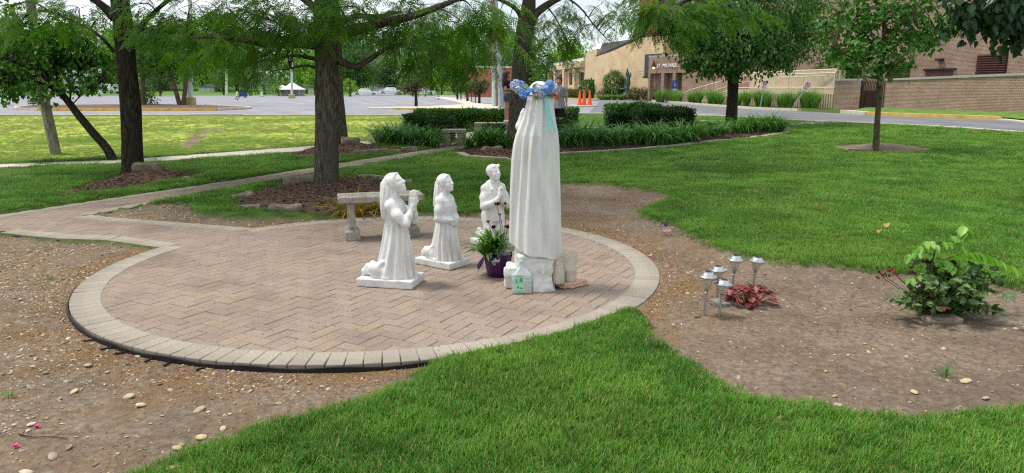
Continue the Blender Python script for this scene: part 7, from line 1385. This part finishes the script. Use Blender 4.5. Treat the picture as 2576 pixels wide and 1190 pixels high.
# ornamental grasses along the ramp, round shrubs at the building
m_orn = mat('ornamental_grass', [C(82, 128, 46), C(112, 158, 66), C(150, 186, 98)], 2, .6, rnd=('island', GRN), trans=.35); _om = [mesh('ornamental_grass_clump', *blade_strips(150, np.random.default_rng(500 + k), (.8, 1.35), (.03, .05), .22, (.02, .35), (.3, 1.3), 5, tipw=.05), m_orn, True) for k in range(3)]
for i, t_ in enumerate(list(np.linspace(-.22, .48, 13)) + list(np.linspace(.56, .98, 10))):
    p = r0 + (r1 - r0) * t_ + rn * (.9 + .3 * math.sin(i * 2.1)); o = ob('ornamental_grass_clump', _om[i % 3], None, (p[0], p[1], ZB), (0, 0, i * 1.3), 1.0 + .15 * math.sin(i)); tag(o, 'pale green ornamental grass clump at the foot of the ramp', 'grass clump', 'ornamental grasses along the ramp')
def shrub(name, label, px, py, Y, r, m, n, seed, size=.16, cat='shrub', dz=0., shell=.85):
    p = A(px, py, Y); leafy(name, label, [(p.x, Y, ZB - .1), (p.x, Y, ZB + .2), (p.x, Y, p.z)], [.08, .07, .04], [], [((p.x, Y, p.z), r, 1)], n, 'quad', size, m, seed, m_bark2, cat, .1, shell=shell)
m_sh = mat('shrub_leaf', [C(46, 84, 28), C(70, 116, 40), C(108, 152, 62)], .8, .5, rnd=('island', GRN), trans=.25); m_shb = mat('brownish_shrub_leaf', [C(70, 66, 40), C(96, 92, 54), C(124, 116, 74)], .8, .6, rnd=('island', GRN), trans=.2)
shrub('clipped_round_tree', 'large round clipped shrub beside the bronze sculpture', 1545, 212, 80, (1.15, 1.1, 1.35), m_sh, 7000, 11, .12); shrub('round_shrub', 'wide dome shrub behind the park bench', 1476, 226, 86, (.95, .95, 1.1), m_sh, 5000, 12, .12); shrub('round_shrub', 'low brown green mound shrub near the porch', 1604, 237, 75, (1.0, .8, .6), m_shb, 1500, 13, .15); shrub('round_shrub', 'small brown shrub touching the porch', 1632, 240, 72.5, (.6, .5, .55), m_shb, 900, 14, .14); shrub('round_shrub', 'small reddish shrub before the tan wall', 1517, 240, 80, (.7, .6, .45), m_shb, 900, 15, .14)
shrub('round_shrub', 'bushy green shrub between ramp and church wall', 2105, 178, 50, (1.4, 1.2, 1.0), m_sh, 2200, 16, .16); shrub('round_shrub', 'upright shrub at the end of the slatted fence', 2140, 195, 48.5, (.8, .7, .8), m_sh, 1300, 17, .14); shrub('round_shrub', 'small ball shrub on the parking island', 98, 256, 52, (.55, .5, .5), m_sh, 900, 18, .12); shrub('round_shrub', 'leafy shrub at the foot of the island tree', 365, 248, 53, (.9, .8, .9), m_sh, 700, 19, .2, shell=.3)
for i, px in enumerate((1515, 1530, 1545, 1560, 1578, 1590)):
    p = A(px, 249, 77.5); o = ob('ornamental_grass_clump', _om[i % 3], None, (p.x, 77.2, ZB + .05), (0, 0, i), (1.2, 1.2, .55)); tag(o, 'pale green ground cover clump before the tan wall', 'grass clump', 'ground cover before the tan wall')
for i, px in enumerate((1420, 1432, 1445, 1456)):
    p = A(px, 244, 90); o = ob('ornamental_grass_clump', _om[i % 3], None, (p.x, 90, ZB + .05), (0, 0, i), (1.5, 1.5, 1.1)); tag(o, 'tall grass clump behind the park bench', 'grass clump', 'grasses behind the park bench')
# ================================================================ trees beyond the lot
FAR = [mat('far_leaf_%s' % n_, c, .25, .6, spec=.2, rnd=('island', GRN), trans=(.3, C(225, 255, 130))) for n_, c in (('mid', [C(68, 108, 46), C(96, 138, 60), C(134, 172, 86)]), ('lime', [C(104, 150, 46), C(140, 182, 66), C(178, 208, 100)]), ('deep', [C(50, 82, 44), C(72, 108, 56), C(104, 138, 78)]), ('grey', [C(84, 112, 76), C(110, 138, 98), C(142, 166, 126)]))]
def far_tree(label, px, Y, top, bot, wpx, m, seed, n=3600, size=None, conifer=False, base=ZB, name='leafy_tree'):
    c = A(px, (top + bot) / 2, Y); rx = wpx / 2 * Y / FPX; rz = (A(px, top, Y).z - A(px, bot, Y).z) / 2; rs = np.random.default_rng(seed); s = size or rx * .07
    if conifer: lobes = [((c.x, Y, c.z - rz + 2 * rz * (k + .5) / 7), (rx * (1.05 - k / 7), rx * (1.05 - k / 7), rz * .17), 1.1 - k / 7) for k in range(7)]
    else: lobes = [((c.x + rs.uniform(-.55, .55) * rx, Y + rs.uniform(-.5, .5) * rx, c.z + rs.uniform(-.5, .55) * rz), (rx * rs.uniform(.38, .6), rx * .5, rz * rs.uniform(.34, .55)), 1) for k in range(10)] + [((c.x, Y, c.z), (rx * .8, rx * .7, rz * .8), 2)]
    tr = [(c.x, Y, base - .2), (c.x + .02 * rx, Y, base + .5), (c.x, Y, c.z - rz * .3), (c.x, Y, c.z + rz * .4)]
    leafy(name if not conifer else 'spruce_tree', label, tr, [max(.12, rx * .07), max(.1, rx * .06), max(.08, rx * .05), .05], [], lobes, n, 'quad', s, m, seed, m_bark2 if not conifer else m_bark3, 'tree', .3, shell=.55)
LB = ['tall leafy tree beyond the lot, over the pale blue house', 'broad tree beyond the lot behind the white suv', 'tall dense tree behind the white house', 'bright lime tree behind the kerbed island', 'tall mid green tree above the grey shed', 'dense tree beside the spruce beyond the lot', 'yellow green tree over the white tents', 'tall tree behind the lime tree and tents', 'deep green tree at the near side of the far street', 'grey green round tree at the foot of the far street', 'large bright tree just past the far street', 'broad tree behind the small round kerb tree', 'tall tree behind the kerb posts', 'dense tree behind the orange brick house', 'tall tree between the utility poles and tan building', 'bright tree rising behind the tan school roof']
FT = [(-30, 150, 10, 240, 200, 2), (95, 158, 35, 240, 200, 0), (190, 165, 0, 236, 190, 2), (290, 152, 50, 240, 180, 1), (395, 158, 30, 240, 190, 0), (500, 160, 40, 240, 180, 1), (590, 150, 65, 242, 160, 0), (770, 145, 110, 240, 140, 1), (850, 160, 50, 240, 180, 2), (900, 150, 110, 242, 120, 2), (992, 170, 128, 240, 130, 3), (1085, 158, 95, 242, 160, 0), (1165, 160, 85, 242, 160, 1), (1240, 148, 100, 242, 150, 2), (1335, 150, 80, 242, 160, 0), (1435, 150, 80, 215, 130, 1)]
for i, (px, Y, tp, bt_, w_, ci) in enumerate(FT): far_tree(LB[i], px, Y, tp, bt_, w_, FAR[ci], 700 + i, 5200)
far_tree('dark spruce standing between the blue bin and tents', 660, 128, 120, 236, 95, FAR[3], 740, 3000, None, True); far_tree('second spruce behind the utility poles', 1392, 125, 130, 240, 70, FAR[2], 741, 2400, None, True)
for i, (px, Y, tp, bt_, w_, ci, lab) in enumerate(((130, 122, 180, 240, 80, 1, 'lime bush tree behind the leaning wooden pole'), (470, 128, 170, 240, 70, 1, 'lime tree between the island trees and the shed'), (560, 130, 165, 240, 60, 0, 'bushy tree beside the garden shed'), (790, 126, 165, 241, 70, 1, 'bright tree filling the gap beside the broad bench tree'), (835, 130, 175, 241, 60, 0, 'low green tree hidden behind the bench tree trunk'), (1110, 135, 165, 241, 70, 1, 'bright bushy tree behind the row of parked cars'), (1215, 132, 170, 241, 70, 0, 'bushy tree beside the orange brick building'), (1020, 140, 175, 241, 60, 0, 'green tree at the corner of the far street'), (45, 120, 195, 240, 90, 2, 'low dark tree at the far lot edge behind the leaning tree'), (330, 118, 195, 240, 70, 0, 'low tree at the far lot edge beside the dark trunk'), (400, 112, 180, 238, 80, 2, 'rounded bright low tree left of the island trees'.replace(' left of', ' before')), (615, 120, 185, 240, 60, 2, 'low dark bush tree behind the blue bin'), (700, 118, 205, 241, 50, 1, 'low lime bush beside the white tents'), (880, 112, 195, 243, 70, 1, 'lime tree beside the bench tree trunk at the far lot edge'))): far_tree(lab, px, Y, tp, bt_, w_, FAR[ci], 760 + i, 1500)
for i, (px, Y, tp, bt_, w_, lab) in enumerate(((1045, 49, 196, 240, 84, 'small round bronze green tree on the yellow kerbed island'), (1150, 78, 206, 236, 44, 'small pale round tree at the far end of the kerb row'), (1175, 68, 205, 240, 46, 'small dark round tree in the kerb row'), (1205, 60, 198, 240, 62, 'pale bronze round tree nearest the light poles'))): far_tree(lab, px, Y, tp, bt_, w_, m_shb if i != 2 else FAR[2], 780 + i, 1800, .11 if i == 0 else .13)
for i, (pts, lab) in enumerate((((450, 264), (438, 220), (420, 165), (400, 90)), ((462, 262), (466, 215), (470, 165), (490, 80)), ((358, 258), (358, 205), (358, 150), (352, 60)))[:0] or []): pass
Yi = 52.
for i, (pts, lobes_, lab) in enumerate(([[(452, 264), (438, 215), (420, 165), (405, 110)], [(400, 110, 1.6), (430, 150, 1.2), (370, 70, 1.7)], 'slanting thin trunked tree on the mulched parking island'], [[(461, 263), (467, 215), (472, 165), (490, 90)], [(490, 120, 1.5), (470, 160, 1.0), (510, 80, 1.7)], 'upright thin trunked tree beside the slanting one on the island'], [[(359, 260), (359, 205), (358, 150), (352, 80)], [(350, 120, 1.5), (330, 90, 1.6), (375, 160, 1.1)], 'thin trunked tree on the island next to the small shrub'])):
    leafy('island_tree', lab, [tuple(A(x, y, Yi)) for x, y in pts], [.17, .14, .12, .07], [], [(tuple(A(x, y, Yi)), (r, r, r * .8), r) for x, y, r in lobes_], 2200, 'quad', .22, FAR[0], 800 + i, m_bark3, 'tree', .5, shell=.3)
# a wood far behind that reads as one mass
rsw = np.random.default_rng(55); n = 34000; vx = rsw.uniform(-250, 1345, n); Yw = rsw.uniform(185, 235, n); vt = rsw.random(n) ** .75; top = 95 - 45 * 2 * fbm(vx * .012, 0 * vx + 3) - 30 * fbm(vx * .05, 0 * vx); px_ = (vx - 1288) / FPX * Yw; zt_w = CAMH + (222 - top) * Yw / FPX; pos = np.stack([px_, Yw, 1.5 + vt * (zt_w - 1.5)], 1)
V, F = leafquads(pos, rsw.normal(0, 1, (n, 3)) + np.array([0, -.6, .3]), rvec(rsw, n), rsw.uniform(.55, 1.2, n), .45); struct(ob('distant_woods', mesh('distant_woods', V, F, FAR[3])), 'stuff')  # greyed leaf colour puts the haze of distance into this wood
# ================================================================ two young people
def person(label, base, H, rz, sex, pose):
    t = thing('person', label, 'person', base, rz); s = H / 1.75; t.scale = (s,) * 3; m_skin = bpy.data.materials.get('skin') or mat('skin', [C(190, 138, 112), C(208, 158, 132)], 6, .55, spec=.3)
    h = .012; lo, hi = (-.35, -.45, -.02), (.35, .45, 1.82); f = Field(lo, hi, h); w = 1.0 if sex == 'm' else .88
    for y in (-1, 1):
        f.chain([(0, y * .09, .92), (.01, y * .095, .52), (-.01, y * .10, .09)], [.09 * w, .058, .040], .03); f.chain([(-.03, y * .10, .04), (.13, y * .115, .03)], [.042, .034], .02)
        sh = (0, y * .175 * w, 1.42)
        if pose == 'boy': el, wr = (-.03, y * .245, 1.14), (.02, y * .27, .90)
        else: el, wr = (.03, y * .20, 1.14), (.24, y * .07, 1.16)
        f.chain([sh, el], [.052 * w, .040], .03); f.chain([el, wr], [.040, .026], .02); d = np.array(wr) - np.array(el); d /= np.linalg.norm(d); hand(f, wr, tuple(np.array(wr) + d), y, (0, -y, 0) if pose == 'boy' else (0, 0, -1), .011, .25, .17)
    f.loft([(.86, 0, 0, .105 * w, .155 * w), (.98, 0, 0, .10 * w, .15 * w), (1.10, 0, 0, .09 * w, .135 * w), (1.28, .005, 0, .105 * w, .165 * w), (1.40, 0, 0, .09 * w, .165 * w), (1.47, -.005, 0, .055, .09)], None, .03); f.cap((-.005, 0, 1.44), (.012, 0, 1.56), .055, .05, .03); head(f, (.02, 0, 1.645), 1.28, 4 if pose == 'boy' else -2, 20 if pose == 'boy' else 0); f.build('body', m_skin, t)
    g = Field(lo, hi, h); top = 1.47
    if sex == 'm':
        g.loft([(.80, 0, 0, .155, .205), (.98, 0, 0, .140, .195), (1.12, .0, 0, .122, .172), (1.30, .005, 0, .128, .19), (1.42, 0, 0, .105, .185), (1.485, -.005, 0, .066, .10)], folds(7, .008, 3, .8, 1.4, 1, .3), .02)
        for y in (-1, 1): g.cap((0, y * .175, 1.42), (-.02, y * .225, 1.20), .075, .072, .03)
        sm_ = mat('grey_shirt', [C(140, 142, 148), C(164, 166, 172)], 8, .9, .3, 40); g.build('shirt', sm_, t)
        pr = MB()
        for k, (z, wd) in enumerate(((1.32, .09), (1.27, .11), (1.215, .075), (1.16, .10), (1.11, .11), (1.06, .06))): pr.box((.137 - .004 * abs(k - 2), .0, z), (.006, wd, .018), 0, .004)
        for k in range(5): pr.box((.138, -.08 + .04 * k, 1.19 + .02 * (k % 2)), (.006, .010, .04), 0, .003)
        pr.build('shirt_print', mat('orange_print', [C(206, 112, 86), C(220, 130, 104)], 12, .8), t)
    else:
        g.loft([(1.10, 0, 0, .10, .145), (1.28, .005, 0, .118, .16), (1.40, 0, 0, .096, .158), (1.475, -.005, 0, .06, .092)], folds(7, .006, 3, 1, 1.4, 1, .3), .02)
        for y in (-1, 1): g.cap((0, y * .155, 1.42), (.01, y * .175, 1.30), .062, .056, .03)
        g.build('top', mat('black_top', [C(28, 28, 31), C(42, 42, 46)], 8, .9), t)
    q = Field(lo, hi, h)
    q.loft([(.84, 0, 0, .118 * w, .168 * w), (.98 if sex == 'm' else 1.02, 0, 0, .112 * w, .16 * w)], None, .02)
    for y in (-1, 1): q.cap((0, y * .088, .90), (.008, y * .10, .56 if sex == 'm' else .76), .108 * w, .104 * w if sex == 'm' else .098 * w, .02)
    q.put(lambda X, Y, Z: Z - (.54 if sex == 'm' else .73) + 0 * X + 0 * Y, (-.3, -.3, .2), (.3, .3, .56 if sex == 'm' else .75), .002, cut=True)
    q.build('shorts', mat('black_shorts', [C(20, 20, 23), C(32, 32, 36)], 8, .9) if sex == 'm' else mat('denim_shorts', [C(40, 56, 84), C(62, 82, 116), C(120, 134, 156)], 22, .9), t)
    k_ = Field(lo, (.35, .45, 1.90), h); hc = np.array((.012, 0, 1.672))
    k_.put(lambda X, Y, Z: (np.sqrt(((X - hc[0] + .018) / .118) ** 2 + (Y / .098) ** 2 + ((Z - hc[2]) / .118) ** 2) - 1) * .10 + .010 * np.sin(X * 70 + 3 * np.sin(Y * 60)) * np.sin(Z * 80 + Y * 40), hc - .15, hc + .15, .01); k_.box((.17, 0, 1.60), (.11, .12, .095), (0, -12, 0), .03, .03, cut=True)
    if sex == 'f': k_.chain([(-.08, 0, 1.68), (-.10, .0, 1.50), (-.10, 0, 1.30), (-.09, 0, 1.18)], [.09, .10, .09, .05], .04); k_.chain([(-.04, -.08, 1.62), (-.05, -.11, 1.45), (-.04, -.10, 1.25)], [.04, .05, .02], .03)
    k_.build('hair', mat('brown_hair_%s' % sex, [C(38, 26, 20), C(66, 46, 36)], 30, .6, stretch=(1, 1, .3)), t)
    sh = Field(lo, (.35, .45, .2), h)
    for y in (-1, 1): sh.chain([(-.04, y * .10, .045), (.13, y * .115, .035)], [.05, .042], .01)
    sh.build('shoes', m_gut, t); return t
bz = BENCH2.location; gz_ = A(1276, 300, 21.5); person('girl in black top and denim shorts standing on a stone bench', (gz_.x, 21.5, bz.z + .461), 1.45, R(-25), 'f', 'girl')
gz_ = A(1405, 300, 22.0); person('boy in grey printed shirt and black shorts standing behind the hedge', (gz_.x, 22.0, float(zt(0, 22)) + .03), 1.69, R(-118), 'm', 'boy')
# ================================================================ grass, chips, pebbles, litter
m_grass = mat('lawn_blade', [C(68, 112, 38), C(98, 148, 54), C(136, 180, 82)], 1.6, .5, spec=.3, coord='World', second=(.45, C(124, 156, 62), .48, .82), rnd=('island', [C(190, 205, 180), C(255, 255, 255), C(235, 250, 205), C(255, 250, 200)]), trans=(.35, C(238, 255, 160)))
m_straw = mat('dry_blade', [C(150, 140, 80), C(186, 172, 112)], 3, .7, trans=.25)
def clump(seed, n=34, green=None, r=.05, hl=(.032, .068), w=(.0022, .0038), straw=.07):
    rs = np.random.default_rng(seed); V = []; F = []; mi = []
    for k in range(n):
        a, d = rs.uniform(0, 6.283), r * math.sqrt(rs.random()); p = np.array([d * math.cos(a), d * math.sin(a), -.008]); az = rs.uniform(0, 6.283); o = np.array([math.cos(az), math.sin(az), 0]); s = np.array([-o[1], o[0], 0]); l = rs.uniform(*hl); wd = rs.uniform(*w) / 2; le = rs.uniform(.05, .5); b = len(V); ang = le
        for i, t in enumerate((0, .4, .75)):
            V += [p - s * wd * (1 - .35 * t), p + s * wd * (1 - .35 * t)]; st = (.4, .35, .25)[i] * l; p = p + (o * math.sin(ang) + np.array([0, 0, math.cos(ang)])) * st; ang += rs.uniform(.1, .5)
        V.append(p); q = 1 if rs.random() < straw else 0; F += [(b, b + 1, b + 3, b + 2), (b + 2, b + 3, b + 5, b + 4), (b + 4, b + 5, b + 6)]; mi += [q] * 3
    return mesh('grass_piece', V, F, [green or m_grass, m_straw], False, mi)
rsg = np.random.default_rng(9)
def lawn_points(x0, x1, y0, y1, dens):
    n = int((x1 - x0) * (y1 - y0) * dens); x = rsg.uniform(x0, x1, n); y = rsg.uniform(y0, y1, n)
    k = np.abs(x) < .76 * y + 1.2; x, y = x[k], y[k]
    k = (paved(x, y) > .03); x, y = x[k], y[k]; b = bare(x, y); k = b > rsg.exponential(.03, len(b)) - .035; x, y, b = x[k], y[k], b[k]
    return x, y, b
SW = [tuple(p) for p in PX((0, 417), (312, 405), (644, 381), (780, 371), (925, 358), (935, 365), (785, 381), (644, 392), (312, 414), (0, 425))]; SW = [(-16, 12.6)] + SW + [(-15.6, 11.6)]
BANKP = PX((0, 412), (312, 402), (644, 380), (925, 361), (1035, 340), (1035, 292), (0, 292)) + [(-60, 32.3), (-60, 12)]
ROADP = [tuple(p) for p in ROAD_NEAR] + [(60, 9), (60, 80), (8, 80)]
def grow(name, bands, hs, protos):
    X = []; Y = []; S = []; W = []
    for x0, x1, y0, y1, dens, s, w in bands:
        x, y, b = lawn_points(x0, x1, y0, y1, dens); k = (sdist(x, y, SW) > .04) & (sdist(x, y, ROADP) > .1) & (y < 32.1) & (np.hypot(x - .9, y - 21.4) > 2.6)
        x, y, b = x[k], y[k], b[k]; m = fbm(x * .55, y * .55); bank = sdist(x, y, BANKP) < 0; thin = rsg.random(len(x)) < np.where(bank, .5, .94) + m; x, y, b, m, bank = x[thin], y[thin], b[thin], m[thin], bank[thin]
        X.append(x); Y.append(y); sc = s * (1 + .5 * m) * rsg.uniform(.75, 1.2, len(x)) * np.where(bank, .62, 1) * (.72 + .28 * sm(.0, .12, b)); S.append(sc); W.append(sc * w)
    X, Y, S, W = map(np.concatenate, (X, Y, S, W)); Z = gz(X, Y); n = len(X); bank = sdist(X, Y, BANKP) < 0
    sunlit_dry = np.clip(.10 + .75 * sm(19, 24, Y) + 2.2 * fbm(X * .5, Y * .5), 0, 1) * bank; patch = np.clip(1.6 * fbm(X * .8 + 40, Y * .8) - .28, 0, .5) + .25 * sm(.10, .0, bare(X, Y)); isdry = rsg.random(n) < np.maximum(sunlit_dry * .9, patch)
    idx = rsg.integers(0, hs, n) + np.where(isdry, hs, np.where(bank, 2 * hs, 0))
    return scatter(name, np.stack([X, Y, Z], 1), np.stack([rsg.normal(0, .10, n), rsg.normal(0, .10, n), rsg.uniform(0, 6.283, n)], 1), np.stack([W, W, S], 1), idx, protos)
m_bank = mat('sunlit_bank_blade', [C(104, 156, 40), C(134, 178, 54), C(166, 194, 84)], 1.1, .5, spec=.3, rnd=('island', [C(215, 225, 200), C(255, 255, 255), C(255, 250, 200)]), trans=(.35, C(240, 255, 130)))  # yellower bank turf, with the sunlight on it put into the blade colour
gp_ = [clump(900 + k) for k in range(6)] + [clump(920 + k, straw=.6) for k in range(6)] + [clump(940 + k, green=m_bank, straw=.15) for k in range(6)]
grow('grass', [(-3, 5.5, 1.6, 5.2, 950, 1.0, 1.0), (-1, 9, 5.2, 9, 620, 1.0, 1.15), (-9, 12, 9, 14, 300, 1.0, 1.5), (-16, 20, 14, 21, 130, 1.05, 2.0), (-30, 30, 21, 32.2, 55, 1.1, 3.0)], 6, gp_)
# ---- bark chips on the mulch
m_chip = mat('bark_chip', [C(78, 60, 50), C(114, 92, 78), C(150, 124, 108)], 14, .95, rnd=('object', [C(150, 140, 135), C(255, 255, 255), C(220, 200, 190)]))
def chip(seed):
    rs = np.random.default_rng(seed); b = MB(); b.box((0, 0, 0), (.5, .16 + .1 * rs.random(), .06)); b.V = [tuple(np.array(v) * (1 + rs.uniform(-.25, .25, 3))) for v in b.V]; return mesh('chip_piece', b.V, b.F, m_chip)
def spread_in(polys, dens_fn, n):
    out = []
    for p in polys:
        a = np.array(p); lo, hi = a.min(0), a.max(0); k = int(n * (hi - lo).prod()); x = rsg.uniform(lo[0], hi[0], k); y = rsg.uniform(lo[1], hi[1], k); q = inpoly(x, y, p) & (paved(x, y) > .015) & (np.abs(x) < .76 * y + 1.2) & (y > 1.5); x, y = x[q], y[q]; q = rsg.random(len(x)) < dens_fn(x, y); out.append((x[q], y[q]))
    return np.concatenate([o[0] for o in out]), np.concatenate([o[1] for o in out])
x, y = spread_in(MULCH.values(), lambda x, y: np.ones(len(x)), 420); n = len(x)
scatter('bark_chips', np.stack([x, y, gz(x, y) + .006], 1), np.stack([rsg.normal(0, .35, n), rsg.normal(0, .35, n), rsg.uniform(0, 6.28, n)], 1), np.repeat(rsg.uniform(.025, .075, n)[:, None], 3, 1), rsg.integers(0, 4, n), [chip(k) for k in range(4)])
# ---- pebbles in the soil
m_peb = mat('pebble', [C(164, 154, 138), C(196, 188, 172), C(214, 208, 196)], 2, .8, spec=.25, rnd=('object', [C(255, 250, 240), C(190, 180, 165), C(255, 240, 205), C(150, 145, 140), C(230, 205, 170)]))
def pebble(seed):
    f = Field((-.8, -.8, -.7), (.8, .8, .7), .16); rs = np.random.default_rng(seed); f.ell((0, 0, 0), (.5, .38 + .1 * rs.random(), .26 + .1 * rs.random()), (0, 0, 0), .01)
    for k in range(3): d = rvec(rs, 1)[0]; f.ell(d * .75, (.3, .4, .4), (rs.uniform(0, 90), 0, rs.uniform(0, 90)), .15, cut=True)
    V, F = f.net(); return mesh('pebble_piece', V, F, m_peb, True)
SOILP = [SOILS['front'], SOILS['right'], SOILS['tri']]; pebs = [pebble(k) for k in range(5)]
left = lambda x, y: np.clip(.07 + .9 * sm(-.8, -2.6, x) * np.clip(.45 + 2.2 * fbm(x * 1.5, y * 1.5), 0, 1) + .25 * sm(.5, .1, np.abs(np.hypot(x - PC[0], y - PC[1]) - PR)), 0, 1)
x, y = spread_in(SOILP, left, 3000); n = len(x); s = np.clip(rsg.lognormal(-4.85, .60, n), .0035, .036)
scatter('pebbles', np.stack([x, y, gz(x, y) + s * .10], 1), np.stack([rsg.normal(0, .3, n), rsg.normal(0, .3, n), rsg.uniform(0, 6.28, n)], 1), s[:, None] * rsg.uniform([.9, .7, .4], [1.3, 1.1, .85], (n, 3)), rsg.integers(0, 5, n), pebs)
# larger stones that can be told apart
BIG = [(268, 917), (219, 901), (322, 977), (183, 960), (500, 1015), (505, 1080), (444, 1103), (352, 998), (76, 1045), (124, 1160), (436, 1178), (62, 1157), (130, 1130), (172, 1108), (560, 1060), (246, 835), (310, 865), (345, 882), (2108, 1022), (2430, 960), (2482, 1028), (1755, 792), (2480, 1000), (2300, 985)]
for i, (px, py) in enumerate(BIG):
    g = gp(px, py); sz = random.uniform(.028, .05); o = ob('pale_rock', pebs[i % 5], None, g + Vector((0, 0, sz * .2)), (random.uniform(-.3, .3), random.uniform(-.3, .3), random.uniform(0, 6)), (sz * 1.5, sz * 1.1, sz * .7)); tag(o, 'pale pebble lying on the gravelly soil before the brick border' if px < 700 else 'pale pebble lying on the bare soil of the rose bed', 'rock', 'larger pebbles on the soil')
# ---- rust coloured blossom litter
m_lit = mat('blossom_litter', [C(146, 104, 52), C(182, 136, 70), C(204, 166, 98)], 20, .9, rnd=('object', [C(150, 120, 90), C(255, 235, 200), C(255, 255, 255), C(210, 150, 100)]))
def flake(seed):
    rs = np.random.default_rng(seed); V, F = stamp('lance', np.zeros((3, 3)) + rs.normal(0, .35, (3, 3)) * [1, 1, .1], rvec(rs, 3) * [1, 1, .3], np.array([[0, 0, 1.]] * 3), np.full(3, 1.) * rs.uniform(.6, 1.2, 3), .3, .3); return mesh('litter_piece', V, F, m_lit)
flk = [flake(k) for k in range(5)]
dens = lambda x, y: np.clip(.06 + 1.0 * sm(.55, .0, np.hypot(x - PC[0], y - PC[1]) - PR) + .8 * np.clip(3 * fbm(x * 1.7 + 20, y * 1.7) - .12, 0, 1) * sm(3.4, .8, np.abs(x - .2)), 0, 1)
x, y = spread_in(SOILP, dens, 3000); n = len(x); z = gz(x, y) + .004
# a little has blown into the joints of the patio
x2 = rsg.uniform(-3.7, 1.4, 5200); y2 = rsg.uniform(3.8, 8.8, 5200); k = np.hypot(x2 - PC[0], y2 - PC[1]) < PR; x2, y2 = x2[k], y2[k]; k = rsg.random(len(x2)) < np.clip(.06 + 4 * fbm(x2 * 1.1, y2 * 1.1) - .25 + .3 * sm(.3, .0, np.abs(np.hypot(x2 - PC[0], y2 - PC[1]) - PR + PB)), 0, .8); x2, y2 = x2[k], y2[k]
x, y, z = np.r_[x, x2], np.r_[y, y2], np.r_[z, np.full(len(x2), .002)]; n = len(x)
scatter('blossom_litter', np.stack([x, y, z], 1), np.stack([rsg.normal(0, .25, n), rsg.normal(0, .25, n), rsg.uniform(0, 6.28, n)], 1), np.repeat(rsg.uniform(.007, .018, n)[:, None], 3, 1), rsg.integers(0, 5, n), flk)
